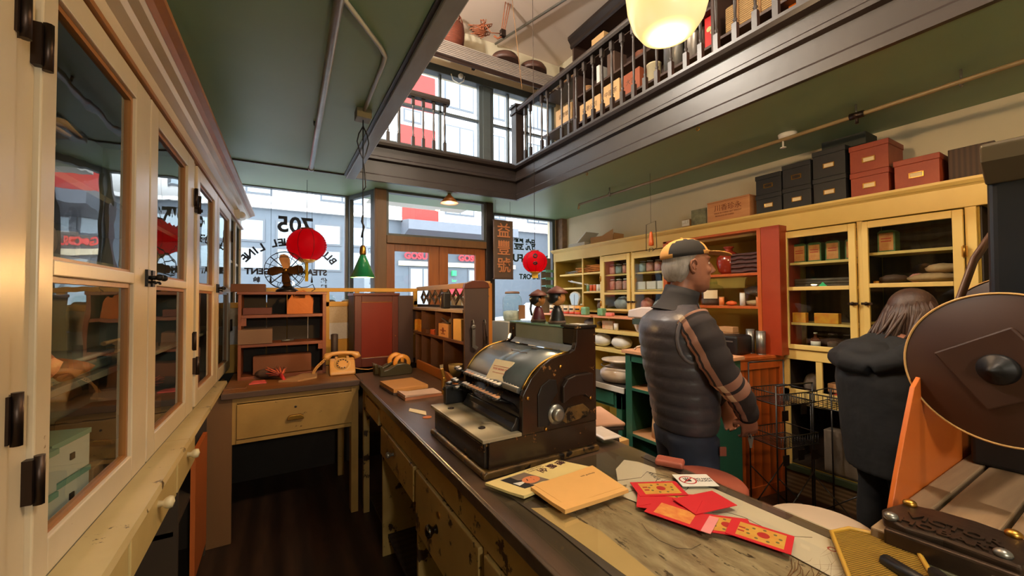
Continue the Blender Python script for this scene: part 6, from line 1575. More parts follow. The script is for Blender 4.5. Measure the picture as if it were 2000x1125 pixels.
for i, (x, y, r_, lab) in enumerate([(2.58, 4.55, .2, 'large domed brown wok lid on the slatted shelf, left of two'), (3.02, 4.55, .2, 'large domed brown wok lid on the slatted shelf, right of two')]):
    t = T('wok_lid', lab, 'lid', (x, y, 4.60), 0, 'domed lids on the slatted shelf')
    ob('lid_dome', MB().lathe([(r_, 0), (r_, .05), (r_*.85, .10), (r_*.5, .145), (.03, .165)], n=28), mat('dark_brown_lid_%d' % i, C(78, 48, 38), .5), t)
    ob('knob', MB().lathe([(.012, .162), (.008, .18), (.018, .195), (0, .21)], n=12), BRASS, t)
random.seed(21)
RP = mat('brown_hemp_rope', C(140, 76, 44), .8)
rn = MB()
for k in range(6):
    pts = []
    for j in range(16):
        a = j*.8+k
        pts.append((.03*k*math.sin(a)+.02*math.cos(a*2), .04*math.cos(a*1.3), -.02*j*.5+.05*math.sin(a)))
    rn.tube(pts, .006, 5)
ob('rope_tangle', rn, RP, label='tangled brown rope hanging beside the wicker basket', cat='rope', loc=(2.10, 4.26, 4.82))
PL = T('pulley', 'dark block and tackle hung on ropes from the loft ceiling', 'pulley', (2.33, 4.15, 4.70))
ob('block', MB().lathe([(0, -.02), (.035, -.018), (.04, 0), (.035, .018), (0, .02)], (0, 0, 0), 16, axis='Y').box(-.03, .03, -.025, .025, -.03, .05), DKMETAL, PL)
ob('ropes', MB().tube([(-.02, 0, .03), (.03, -.02, .4)], .006, 6).tube([(0, 0, .03), (.07, -.02, .4)], .006, 6).tube([(.02, 0, .03), (.10, -.02, .4)], .006, 6).tube([(-.03, 0, 0), (-.15, .02, -.02), (-.22, .03, .06)], .006, 6), RP, PL)
ob('bracket', MB().tube([(.0, 0, -.02), (-.06, .02, -.06), (-.10, .04, -.03)], .012, 6), RP, PL)
ob('wall_hook_cable', MB().tube([(0, 0, 0), (.02, -.01, -.08), (.10, -.02, -.11), (.17, -.01, -.06), (.19, 0, .02)], .006, 6).lathe([(0, -.03), (.03, -.03), (.035, 0)], (.13, 0, .0), 14, axis='Y'), WHITE, label='small white round fitting with a looped cable over the loft window', cat='fitting', loc=(1.92, 4.80, 4.42))
# conduit on the loft ceiling
ob('ceiling_conduit', MB().tube([(2.60, 4.85, 5.06), (3.02, 3.4, 5.06), (3.05, 1.0, 5.06)], .016, 8), STEEL, label='grey metal conduit crossing the loft ceiling', cat='pipe')
ob('hang_string', MB().tube([(2.30, 3.90, 5.1), (2.35, 3.75, 3.85)], .004, 5), STRW, label='slanting string from the loft ceiling to the railing', cat='string')
# ================================================================ pipes, lamps, lanterns, signs
ob('ceiling_pipe', MB().tube([(.13, -2.5, 2.63), (.185, 1.4, 2.63), (.215, 2.9, 2.63), (.235, 3.83, 2.63)], .019, 12).tube([(.235, 3.80, 2.63), (.235, 3.85, 2.63)], .024, 12).tube([(.2, 2.9, 2.65), (.2, 2.92, 2.68)], .01, 6).tube([(.19, 1.7, 2.65), (.19, 1.72, 2.68)], .01, 6), STEEL, label='thick worn steel pipe under the left green ceiling', cat='pipe')
ob('ceiling_conduit', MB().tube([(-.2, 1.18, 2.665), (.15, 1.56, 2.665), (.40, 1.87, 2.665), (.435, 1.93, 2.665), (.44, 2.0, 2.665), (.45, 2.57, 2.665)], .011, 10), mat('pale_green_conduit', C(160, 160, 146), .4), label='thin painted conduit bending towards the lamp box on the left ceiling', cat='pipe')
LAMPC = (1.0, .54, .18)
def cone_lamp(name, lab, x, y, ztop, zrim, r_, shade_m, power, cord_m, ceiling=2.68, cord=True, col=LAMPC, glow=12, canopy=True):
    t = T(name, lab, 'lamp', (x, y, 0))
    h = ztop-zrim
    sh = MB().lathe([(r_*.22, ztop), (r_*.26, ztop-h*.05), (r_, zrim), (r_-.003, zrim), (r_*.24, ztop-h*.08)], n=28)
    ob('lamp_shade', sh, shade_m, t)
    ob('shade_lining', MB().lathe([(r_*.24, ztop-h*.10), (r_-.006, zrim+.002)], n=28), WHITE, t)
    ob('socket', MB().lathe([(r_*.24, ztop), (.02, ztop+.01), (.018, ztop+.045), (.01, ztop+.06), (0, ztop+.062)], n=14), BRASS, t)
    ob('bulb', MB().sphere((0, 0, zrim+h*.38), (.022, .022, .028), 12, 8), emis('bulb_'+name+str(len(bpy.data.materials)), (1, .72, .4, 1), glow), t)
    lamp(t, 'lamp_light', (0, 0, zrim+h*.12), power, col, .03)
    if cord: ob('lamp_cord', MB().tube([(0, 0, ztop+.06), (0, 0, ceiling)], .0035, 6), cord_m, t)
    if canopy: ob('ceiling_rose', MB().lathe([(0, ceiling-.05), (.022, ceiling-.05), (.04, ceiling-.02), (.045, ceiling)], n=16), DKMETAL, t)
    return t
GSH = mat('green_enamel_shade', C(36, 156, 98), .25, bump=0)
gsn = GSH.node_tree.nodes['Principled BSDF']; gsn.inputs['Transmission Weight'].default_value = .25; gsn.inputs['Subsurface Weight'].default_value = 0
g1 = cone_lamp('pendant_lamp', 'green cone shaded pendant lamp hanging over the desk by the telephone', .45, 2.6, 1.772, 1.632, .073, GSH, 100, BLACK, glow=25)
ob('cord_loop', MB().tube([(0, 0, 2.58), (-.025, 0, 2.53), (-.035, 0, 2.48), (-.02, 0, 2.42), (0, 0, 2.37), (.02, 0, 2.42), (.034, 0, 2.48), (.025, 0, 2.53), (0, 0, 2.58)], .004, 6), BLACK, g1)
ob('cord_wrap', MB().tube([(0, 0, 2.36), (.012, 0, 2.28), (.016, 0, 2.2), (.004, 0, 2.18)], .004, 6), BLACK, g1)
ob('cord_knot', MB().tube([(0, 0, 2.02), (-.006, 0, 1.98), (.006, 0, 1.95), (-.008, 0, 1.88)], .006, 6), BLACK, g1)
ob('junction_box', MB().box(-.045, .045, -.045, .045, 2.62, 2.68), mat('olive_junction_box', C(112, 104, 74), .5), g1, bev=.004)
cone_lamp('ceiling_lamp', 'small amber cone lamp close under the ceiling near the door', 1.66, 4.22, 2.665, 2.575, .105, mat('amber_brown_shade', C(176, 106, 50), .35), 14, BLACK, cord=False, canopy=False, glow=30)
ob('recessed_light', MB().lathe([(.05, 0), (.075, 0), (.075, -.008), (.05, -.008), (.05, 0)], (0, 0, 0), 24).lathe([(0, -.001), (.05, -.001)], (0, 0, 0), 24), WHITE, label='round recessed light in the entry soffit outside the transom', cat='lamp', loc=(1.75, 4.75, 2.716))
# school house globe in the opening
GB = T('globe_lamp', 'large glowing amber glass globe hanging in the loft opening', 'lamp', (1.49, 1.15, 0))
def globe_material():
    m = bpy.data.materials.new('amber_opal_glass')
    m.use_nodes = True
    nt = m.node_tree; N, L = nt.nodes, nt.links
    b = N['Principled BSDF']
    b.inputs['Base Color'].default_value = (.45, .25, .10, 1)
    b.inputs['Roughness'].default_value = .25
    lw = N.new('ShaderNodeLayerWeight'); lw.inputs['Blend'].default_value = .35
    tc = N.new('ShaderNodeTexCoord'); no = N.new('ShaderNodeTexNoise'); no.inputs['Scale'].default_value = 5
    mp = N.new('ShaderNodeMapping'); mp.inputs['Scale'].default_value = (1, 1, .35)
    L.new(tc.outputs['Object'], mp.inputs[0]); L.new(mp.outputs[0], no.inputs['Vector'])
    rp = N.new('ShaderNodeValToRGB')
    rp.color_ramp.elements[0].position = .3; rp.color_ramp.elements[0].color = (1.0, .60, .16, 1)
    rp.color_ramp.elements[1].position = .7; rp.color_ramp.elements[1].color = (1.0, .80, .40, 1)
    L.new(no.outputs['Fac'], rp.inputs[0])
    L.new(rp.outputs[0], b.inputs['Emission Color'])
    b.inputs['Emission Strength'].default_value = .85
    return m
ob('glass_globe', MB().lathe([(0, 2.645), (.06, 2.65), (.115, 2.675), (.152, 2.73), (.172, 2.80), (.180, 2.88), (.172, 2.95), (.14, 3.01), (.09, 3.04), (.07, 3.06)], n=40), globe_material(), GB)
ob('fitter', MB().lathe([(.085, 3.05), (.09, 3.08), (.06, 3.11), (.02, 3.13), (.012, 3.16)], n=24), BRASS, GB)
ob('stem', MB().tube([(0, 0, 3.15), (0, 0, 5.1)], .009, 8), BRASS, GB)
lamp(GB, 'lamp_light', (0, 0, 2.60), 40, (1, .66, .34), .03)
G2 = T('globe_lamp', 'added unseen clear glass globe lamp in the loft opening behind the camera', 'lamp', (1.55, -.30, .7))  # unseen lamp, added to light the loft ceiling and both sides
ob('glass_globe', MB().move(0, 0, 0).lathe([(0, 3.04), (.06, 3.05), (.12, 3.09), (.16, 3.16), (.17, 3.24), (.15, 3.32), (.10, 3.37), (.07, 3.38)], n=28), CLEARG, G2)
ob('fitter', MB().lathe([(.085, 3.38), (.06, 3.42), (.012, 3.44)], n=20), BRASS, G2)
ob('stem', MB().tube([(0, 0, 3.43), (0, 0, 4.4)], .009, 8), BRASS, G2)
lamp(G2, 'lamp_light', (0, 0, 3.22), 190, (1, .80, .64), .08)
# lamps added out of view to bring up the room light
cone_lamp('pendant_lamp', 'added out-of-view green cone shaded pendant lamp hung on a long cord above the hand mill', 1.70, .36, 2.78, 2.64, .10, GSH, 45, BLACK, col=(1, .60, .27), ceiling=5.1)  # unseen pendant, added where the lit bench suggests a source
cone_lamp('pendant_lamp', 'added out-of-view green cone shaded pendant lamp over the right aisle', 2.55, -.30, 2.45, 2.31, .10, GSH, 125, BLACK, col=(1, .56, .22))  # added out of view for the warm light on the yellow cabinet
G4 = T('globe_lamp', 'added unseen clear glass globe lamp over the left side of the loft', 'lamp', (.05, 3.0, 1.25))  # added behind the ceiling slab to brighten the loft
for c_ in kids(G2):
    if c_.type == 'MESH':
        q_ = c_.copy(); COL.objects.link(q_); q_.parent = G4
        if q_.name.startswith('stem'): q_.scale = (1, 1, .875); q_.location = (0, 0, .43)
lamp(G4, 'lamp_light', (0, 0, 3.22), 380, (1, .87, .78), .08)
G3 = T('globe_lamp', 'added unseen clear glass globe lamp over the left aisle behind the camera', 'lamp', (.25, -1.05, -1.35))  # added behind the camera to lift the left ceiling
for c_ in kids(G2):
    if c_.type == 'MESH' and c_.name.split('.')[0] != 'stem':
        q_ = c_.copy(); COL.objects.link(q_); q_.parent = G3
ob('stem', MB().tube([(0, 0, 3.43), (0, 0, 4.03)], .009, 8), BRASS, G3)
lamp(G3, 'lamp_light', (0, 0, 3.22), 66, (1, .88, .76), .08)
# sprinkler pipe on the right
RPIPE = mat('olive_brown_painted_pipe', C(140, 120, 84), .4, col2=C(96, 80, 56), scale=12)
sp = T('sprinkler_pipe', 'long olive brown sprinkler pipe under the right green ceiling', 'pipe', (0, 0, 0))
ob('pipe', MB().tube([(3.10, 3.68, 2.61), (3.10, 2.4, 2.61), (3.09, 1.4, 2.61), (3.06, .5, 2.61), (3.05, -1.0, 2.61)], .013, 10).tube([(3.10, 3.68, 2.61), (3.10, 3.69, 2.57), (3.10, 3.70, 2.56)], .013, 8), RPIPE, sp)
for y in (3.15, 1.02, .58): ob('pipe_hanger', MB().tube([(3.08, y, 2.60), (3.08, y, 2.68)], .006, 6).tube([(3.08+.02*math.cos(a*PI/5), y, 2.61+.02*math.sin(a*PI/5)) for a in range(10)], .005, 6, closed=True), STEEL, sp)
ob('coupling', MB().tube([(3.075, .98, 2.61), (3.072, 1.05, 2.61)], .021, 10).tube([(3.073, 1.015, 2.61), (3.073, 1.015, 2.56)], .009, 8), DKMETAL, sp)
ob('smoke_detector', MB().lathe([(0, -.04), (.03, -.038), (.055, -.025), (.06, 0)], n=24), WHITE, label='white round smoke detector above the sprinkler pipe on the green ceiling', cat='detector', loc=(3.20, 1.46, 2.68))
ob('sprinkler_rose', MB().lathe([(.0, -.05), (.02, -.05), (.02, -.046), (.006, -.04), (.006, 0)], n=14), WHITE, sp, loc=(3.09, 1.44, 2.60))
for i, (y, lab) in enumerate([(2.85, 'small brass eye hook under the fascia near the corner'), (1.70, 'small brass eye hook under the fascia below the globe')]):
    ob('eye_hook', MB().tube([(0, .012*math.cos(a*PI/6), -.012+.012*math.sin(a*PI/6)-.008) for a in range(12)], .003, 6, closed=True), BRASS, label=lab, cat='hook', loc=(2.50, y, 2.68))
# red paper lanterns
LRED = mat('crimson_lantern_paper', C(206, 8, 46), .5, bump=0)
LRED.node_tree.nodes['Principled BSDF'].inputs['Transmission Weight'].default_value = .0
def lantern(lab, x, y, z, r_, ceiling, marks=None, slip=True):
    t = T('paper_lantern', lab, 'lantern', (x, y, z))
    prof = []
    n = 34
    for k in range(n+1):
        a = -PI/2+.32+(PI-.64)*k/n
        rr = r_*math.cos(a)*(1+.018*(-1)**k)
        prof.append((rr, r_*.92*math.sin(a)))
    m = bpy.data.materials.get('lantern_translucent')
    if m is None:
        m = bpy.data.materials.new('lantern_translucent'); m.use_nodes = True
        nt = m.node_tree; b = nt.nodes['Principled BSDF']
        b.inputs['Base Color'].default_value = C(232, 12, 58); b.inputs['Roughness'].default_value = .6
        tr = nt.nodes.new('ShaderNodeBsdfTranslucent'); tr.inputs[0].default_value = C(255, 20, 70)
        mx = nt.nodes.new('ShaderNodeMixShader'); mx.inputs[0].default_value = .8
        nt.links.new(b.outputs[0], mx.inputs[1]); nt.links.new(tr.outputs[0], mx.inputs[2])
        nt.links.new(mx.outputs[0], nt.nodes['Material Output'].inputs[0])
    ob('paper_globe', MB().lathe(prof, n=40), m, t)
    rb = MB()
    for k in range(8):
        a = k*PI/4+.3
        rb.tube([(r_*1.012*math.cos(q)*math.cos(a), r_*1.012*math.cos(q)*math.sin(a), r_*.93*math.sin(q)) for q in [(-PI/2+.34+(PI-.68)*j/12) for j in range(13)]], r_*.012, 5)
    ob('ribs', rb, mat('dark_red_rib', C(120, 6, 24), .5) if 'dark_red_rib' not in bpy.data.materials else bpy.data.materials['dark_red_rib'], t)
    ob('rim', MB().lathe([(r_*.33, r_*.84), (r_*.34, r_*.95), (r_*.30, r_*.95), (r_*.30, r_*.84)], n=24), mat('brown_lantern_rim', C(150, 60, 44), .5) if 'brown_lantern_rim' not in bpy.data.materials else bpy.data.materials['brown_lantern_rim'], t)
    ob('gold_foot', MB().lathe([(r_*.5, -r_*.80), (r_*.34, -r_*.93), (r_*.30, -r_*.95), (r_*.28, -r_*.86)], n=24), GOLD, t)
    ob('hanging_cord', MB().tube([(0, 0, r_*.9), (0, 0, ceiling-z)], .0022, 5), DKMETAL, t)
    ob('yellow_slip', MB().cbox((0, 0, -r_*1.12), (r_*.5, .003, r_*.4), rz=R(-30)) if marks else MB().cbox((0, 0, -r_*1.45), (r_*.16, .004, r_*1.1), rz=R(-20)), YBAND, t)
    if marks:
        mk = MB()
        for zz, rr in ((.42, .15), (-.18, .15)):
            c_ = Vector((math.cos(R(242)), math.sin(R(242)), 0))
            for q in range(12):
                pass
            a0 = R(238)
            pts = []
            for j in range(12):
                aa = j*PI/6; da = rr*math.cos(aa)*(1 if zz > 0 else .9); dz = rr*math.sin(aa)*(1 if zz > 0 else .55)
                zz2 = zz+dz; rad = math.sqrt(max(.05, 1-(zz2/.92)**2))*1.02
                pts.append((r_*rad*math.cos(a0+da), r_*rad*math.sin(a0+da), r_*zz2))
            mk.tube(pts, r_*.055, 6, closed=True)
        ob('painted_marks', mk, INK, t)
    return t
lantern('large crimson paper lantern hanging in the left shop window', .235, 4.40, 2.03, .178, 2.68)
lantern('small crimson paper lantern with black marks hanging over the cash register', 1.775, 2.66, 1.785, .098, 5.1, marks=True)
# carved shop sign
SG = T('hanging_sign', 'tall brown board sign with carved gold characters hung right of the door', 'sign', (2.352, 4.20, 1.735))
ob('sign_board', MB().box(-.132, .132, 0, .03, 0, .695), mat('weathered_sign_wood', C(88, 68, 52), .6, col2=C(64, 46, 36), scale=8, st=(1, 1, .4)), SG, bev=.004)
ob('sign_edge', MB().box(-.136, .136, .004, .034, -.012, .0).box(-.136, .136, .004, .034, .695, .705), DARKBOX, SG)
for i, ch in enumerate('益豐號'):
    ob('carved_character', MB().text(ch, .19, plane_m((0, -.002, .565-.21*i), (1, 0, 0), (0, 0, 1)), extrude=.003, bold=.002), mat('copper_gold_character_%d' % i, C(196, 126, 82), .45, .2), SG)
ob('hanging_wire', MB().tube([(-.1, .015, .70), (-.1, .015, .945)], .002, 5).tube([(.1, .015, .70), (.1, .015, .945)], .002, 5), DKMETAL, SG)
# painted window lettering, to be read from the street
LET = mat('navy_window_lettering', C(22, 34, 58), .5, bump=0)
wl = T('window_lettering', 'navy lettering painted on the left shop window, read from the street', 'lettering', (0, YF-.008, 0))
def wtext(par, s_, size, x, z, bold=.003, ang=0, name='painted_word'):
    ca, sa = math.cos(ang), math.sin(ang)
    ob(name, MB().text(s_, size, plane_m((x, 0, z), (-ca, 0, -sa), (-sa, 0, ca)), extrude=.0005, bold=bold), LET, par)
wtext(wl, '705', .235, .15, 2.295, .006, name='house_number')
s_ = 'BLUE FUNNEL LINE'
for i, ch in enumerate(s_):
    if ch == ' ': continue
    ph = (i-(len(s_)-1)/2)/((len(s_)-1)/2)*R(50)
    cx, cz, Rr = .11, 1.59, .52
    wtext(wl, ch, .108, cx-Rr*math.sin(ph)*1.03, cz+Rr*math.cos(ph), .004, ph, name='painted_letter')
wtext(wl, 'STEAMSHIP', .088, .245, 1.79, .004); wtext(wl, 'AGENT', .088, -.16, 1.79, .004)
for j, ch in enumerate('代理'): wtext(wl, ch, .065, .435, 1.70-.075*j, .002, name='painted_character')
for j, ch in enumerate('輪船'): wtext(wl, ch, .065, -.20, 1.70-.075*j, .002, name='painted_character')
w2_ = T('window_lettering', 'dark green lettering painted on the right shop window, read from the street', 'lettering', (0, YF-.008, 0))
LET = mat('dark_green_window_lettering', C(30, 62, 58), .5, bump=0)
for x, ch in ((3.19, '號'), (2.99, '豐'), (2.79, '益')): wtext(w2_, ch, .18, x, 2.26, .004, name='painted_character')
wtext(w2_, 'YICK', .15, 3.33, 2.065, .005); wtext(w2_, 'FUNG', .15, 2.86, 2.065, .005)
wtext(w2_, 'IMPORT', .10, 3.17, 1.80, .004)
for x in (-.075, .31):
    t = T('blind_cord', 'thin dark blind cord with a tassel hanging in the left shop window, ' + ('nearer the fan' if x < 0 else 'beside the lantern'), 'cord', (x, YF-.05, 0))
    ob('cord', MB().tube([(0, 0, 1.74), (0, 0, 2.68)], .0018, 5), BLACK, t)
    ob('tassel', MB().lathe([(.003, 1.75), (.010, 1.70), (.012, 1.68), (0, 1.675)], n=10), BLACK, t)
# big jar with label seen between the pigeonholes and the register
ob('display_stand', MB().box(1.50, 1.75, 2.62, 2.9, 0, 1.312), PLAT, label='pale stand behind the cash register carrying the large jar', cat='stand')
bj = jar('large clear glass jar with a brown label behind the cash register', (1.62, 2.76, 1.313), .078, .235, mat('dried_white_goods', C(206, 206, 196), .6, col2=C(120, 130, 120), var=1, scale=20), mat('dusty_jar_lid', C(120, 96, 84), .6), None, lowfill=.35)
ob('jar_label', MB().box(1.63, 1.69, 2.676, 2.68, 1.33, 1.44), mat('brown_jar_card', C(150, 110, 80), .7), label='brown card standing before the large jar', cat='card')
# ================================================================ people
SKIN = mat('warm_tan_skin', C(150, 98, 74), .5, col2=C(118, 72, 54), var=.5, scale=20, bump=.05)
SKIN.node_tree.nodes['Principled BSDF'].inputs['Subsurface Weight'].default_value = .0
def remesh(o, v, sm=3):
    r = o.modifiers.new('remesh', 'REMESH'); r.mode = 'VOXEL'; r.voxel_size = v; r.use_smooth_shade = True
    s = o.modifiers.new('smooth', 'SMOOTH'); s.iterations = sm; s.factor = .5
def ring(cx, cy_, z, hd, hw, tilt=0):
    return ((cx, cy_, z), (hd, 0, hd*tilt), (0, hw, 0))
def hand_mesh(m, wrist, pts_dir, palm_n, s=1.0, side=1, curl=.9):
    """palm and five curled fingers from the wrist; pts_dir = direction of the fingers, palm_n = palm normal"""
    w = Vector(wrist); d = Vector(pts_dir).normalized(); n = Vector(palm_n); n = (n-d*n.dot(d)).normalized(); a = d.cross(n)*side
    c1 = w+d*.05*s
    m.loft([(w, a*.024*s, n*.020*s), (w+d*.03*s, a*.034*s, n*.017*s), (w+d*.065*s, a*.040*s, n*.015*s), (w+d*.09*s, a*.038*s, n*.012*s)], 12)
    for k, (off, l) in enumerate(((-.030, .068), (-.010, .078), (.010, .073), (.029, .058))):
        b = w+d*.085*s+a*off*s
        pts = [b-d*.02*s]; dd = d.copy(); p = b
        for j in range(3):
            pts.append(p.copy())
            ang = curl*(.55+.25*j)
            dd = (dd*math.cos(ang)+n*math.sin(ang)*1).normalized()
            p = p+dd*l*s*(.42, .33, .25)[j]
        pts.append(p)
        m.tube(pts, [.009*s, .0092*s, .0086*s, .008*s, .0065*s], 8)
    b = w+d*.025*s-a*.026*s
    t1 = b+(d*.5-a*.75+n*.4).normalized()*.035*s
    t2 = t1+(d*.85+a*.1+n*.5).normalized()*.03*s
    t3 = t2+(d*.7+a*.5+n*.5).normalized()*.022*s
    m.tube([b, t1, t2, t3], [.013*s, .0115*s, .0095*s, .0075*s], 8)

MN = T('person', 'man in a tan and black cap, dark quilted vest and plaid shirt standing in profile', 'person', (1.672, 1.235, 0), R(-30.4))
b = MB()
# head
b.loft([ring(.082, 0, 1.518, .022, .026), ring(.074, 0, 1.530, .045, .040), ring(.058, 0, 1.552, .070, .054), ring(.044, 0, 1.580, .086, .064), ring(.034, 0, 1.612, .095, .070),
        ring(.028, 0, 1.645, .100, .074), ring(.022, 0, 1.680, .103, .077), ring(.014, 0, 1.715, .097, .072), ring(.008, 0, 1.742, .072, .055), ring(.004, 0, 1.757, .035, .028)], 20)
b.loft([ring(-.035, 0, 1.40, .075, .085, -.3), ring(-.022, 0, 1.46, .062, .062, -.25), ring(-.004, 0, 1.52, .058, .056, -.15), ring(.012, 0, 1.585, .058, .056)], 16)
b.loft([((.125, 0, 1.668), (.010, 0, 0), (0, .008, 0)), ((.140, 0, 1.645), (.012, 0, 0), (0, .011, 0)), ((.150, 0, 1.622), (.016, 0, 0), (0, .017, 0)), ((.138, 0, 1.610), (.012, 0, 0), (0, .014, 0))], 10)
b.sphere((.112, 0, 1.684), (.018, .050, .009)); b.sphere((.126, 0, 1.592), (.012, .022, .007)); b.sphere((.122, 0, 1.579), (.012, .020, .007)); b.sphere((.112, 0, 1.545), (.020, .022, .016))
for s_ in (-1, 1):
    b.sphere((.100, s_*.036, 1.625), (.026, .022, .022))
    b.sphere((.020, s_*.070, 1.635), (.012, .010, .024))
# trunk, legs
b.loft([ring(0, 0, .86, .085, .13), ring(-.005, 0, 1.0, .10, .14), ring(-.02, 0, 1.15, .115, .165), ring(-.035, 0, 1.30, .115, .18), ring(-.04, 0, 1.39, .095, .175), ring(-.035, 0, 1.44, .07, .11)], 18)
for s_ in (-1, 1):
    b.loft([((.0, s_*.075, .90), (.075, 0, 0), (0, .066, 0)), ((.01, s_*.088, .70), (.075, 0, 0), (0, .066, 0)), ((.015, s_*.095, .50), (.060, 0, 0), (0, .056, 0)), ((-.005, s_*.10, .34), (.056, 0, 0), (0, .05, 0)), ((-.01, s_*.10, .09), (.038, 0, 0), (0, .034, 0)), ((.03, s_*.10, .05), (.07, 0, 0), (0, .04, 0))], 14)
RA = [(-.035, -.175, 1.405), (-.01, -.225, 1.33), (.045, -.255, 1.19), (.135, -.225, 1.085), (.205, -.165, .985)]
LA = [(-.03, .175, 1.40), (.0, .225, 1.33), (.06, .25, 1.19), (.15, .20, 1.08), (.225, .06, .985)]
for A in (RA, LA): b.tube(A, [.055, .052, .042, .036, .026], 14)
hand_mesh(b, (.205, -.165, .990), (.25, .25, -1), (0, 1, .2), 1.0, 1, .7)
hand_mesh(b, (.225, .06, .985), (.1, -.5, -1), (-.4, -.6, 0), 1.0, -1, .6)
body = ob('body', b, SKIN, MN); remesh(body, .0065, 2)
for s_ in (-1, 1):
    er = MB().tube([(.026, s_*.079, 1.608), (.012, s_*.082, 1.618), (.004, s_*.087, 1.640), (.008, s_*.090, 1.662), (.022, s_*.088, 1.670), (.034, s_*.083, 1.660), (.036, s_*.079, 1.645)], [.005, .006, .0055, .005, .005, .0045, .003], 8)
    er.sphere((.022, s_*.077, 1.612), (.009, .005, .010), 10, 7).sphere((.018, s_*.076, 1.640), (.016, .006, .026), 12, 8).tube([(.018, s_*.083, 1.626), (.012, s_*.085, 1.642), (.020, s_*.084, 1.655)], .0032, 6).sphere((.034, s_*.077, 1.630), (.004, .004, .006), 8, 6)
    ob('ear', er, SKIN, MN)
    ob('eye', MB().sphere((.1085, s_*.031, 1.657), (.0105, .012, .009), 12, 8), mat('eye_white_%d' % (s_+1), C(220, 210, 200), .2), MN)
    ob('pupil', MB().sphere((.1172, s_*.031, 1.656), (.0030, .0048, .0048), 10, 7), INK, MN)
    ob('eyelid', MB().tube([(.112, s_*.019, 1.664), (.119, s_*.031, 1.667), (.109, s_*.043, 1.664)], .0028, 6), SKIN, MN)
GH = mat('grey_hair', C(168, 160, 150), .7, col2=C(110, 102, 96), var=1, scale=60, st=(1, 1, .2), bump=.8, bump_d=.004)
hb = MB()
hb.loft([ring(-.026, 0, 1.572, .040, .050), ring(-.026, 0, 1.588, .052, .064), ring(-.024, 0, 1.61, .064, .0725), ring(-.016, 0, 1.645, .077, .0775), ring(.004, 0, 1.672, .092, .0795), ring(.004, 0, 1.70, .09, .08)], 28)
random.seed(4)
hb.v = [(x_+random.uniform(-.002, .002), y_+random.uniform(-.002, .002), z_+random.uniform(-.003, .003)) for x_, y_, z_ in hb.v]
hair = ob('hair', hb, GH, MN, bev=.004)
# cap
CAPT = mat('tan_cap_cloth', C(206, 150, 78), .8, bump=.1, scale=20); CAPB = mat('black_cap_cloth', C(22, 20, 20), .85)
cp = MB(); nseg, nr = 32, 9
cen = Vector((.012, 0, 1.690)); tilt = Matrix.Rotation(R(-7), 3, 'Y')
vs = []; fs = []; mi = []
for i in range(nr+1):
    a = PI/2*i/nr
    for j in range(nseg):
        t = 2*PI*j/nseg
        p = Vector((.113*math.cos(a)*math.cos(t), .088*math.cos(a)*math.sin(t), .088*math.sin(a)**.9 if a > 0 else 0))
        vs.append(tuple(cen+tilt @ p))
for i in range(nr):
    for j in range(nseg):
        t = 2*PI*(j+.5)/nseg
        yy = abs(.088*math.cos(PI/2*(i+.5)/nr)*math.sin(t)); xx = math.cos(PI/2*(i+.5)/nr)*math.cos(t)
        cp.add([vs[i*nseg+j], vs[i*nseg+(j+1) % nseg], vs[(i+1)*nseg+(j+1) % nseg], vs[(i+1)*nseg+j]], [(0, 1, 2, 3)], 1 if (yy > .036 and xx < .62 and xx > -.75 and i < 7) else 0, True)
capo = ob('cap', cp, [CAPT, CAPB], MN)
w_ = capo.modifiers.new('weld', 'WELD'); w_.merge_threshold = .0005
so = capo.modifiers.new('thick', 'SOLIDIFY'); so.thickness = .003
br = MB(); k = 14; top = []; 
for j in range(k+1):
    t = -PI/2+PI*j/k
    for q in (0, .5, 1):
        x = (.060+.05*math.cos(t)*(1-q)+(.155*math.cos(t)+.0)*q) if True else 0
        y = (.080-.006*q)*math.sin(t)
        z = .012-.055*q*math.cos(t)**2*.6-.25*y*y*20*.05
        top.append(tuple(cen+tilt @ Vector((x+.012, y, z))))
f_ = []
for j in range(k):
    for q in range(2): f_.append((j*3+q, j*3+q+1, (j+1)*3+q+1, (j+1)*3+q))
br.add(top, f_, 0, True)
bo = ob('brim', br, CAPT, capo); so = bo.modifiers.new('thick', 'SOLIDIFY'); so.thickness = .004
ob('cap_button', MB().sphere(tuple(cen+tilt @ Vector((0, 0, .089))), (.008, .008, .004), 10, 6), CAPT, capo)
# quilted vest
VST = mat('charcoal_quilted_nylon', C(70, 67, 72), .36, col2=C(48, 46, 50), scale=14, bump=.35, bscale=22, bump_d=.01)
vp = [(.885, .0, .128, .175), (.95, .0, .140, .182), (1.05, -.006, .148, .188), (1.15, -.018, .155, .196), (1.25, -.03, .158, .204), (1.33, -.04, .155, .206), (1.385, -.045, .142, .196), (1.42, -.04, .118, .165), (1.445, -.032, .092, .118), (1.465, -.022, .080, .088)]
def vint(z):
    for p0, p1 in zip(vp, vp[1:]):
        if p0[0] <= z <= p1[0]:
            f = (z-p0[0])/(p1[0]-p0[0]); return [p0[i]+(p1[i]-p0[i])*f for i in range(1, 4)]
    return vp[-1][1:]
rings = []; z = .885
while z <= 1.464:
    cx, hd, hw = vint(z)
    q = abs(math.sin(PI*(z-.885)/.062))**.4*.0065*(1 if z < 1.40 else .3)
    rings.append(ring(cx, 0, z, hd+q, hw+q)); z += .0103
v = MB(); v.loft(rings, 40)
vest = ob('vest', v, VST, MN)
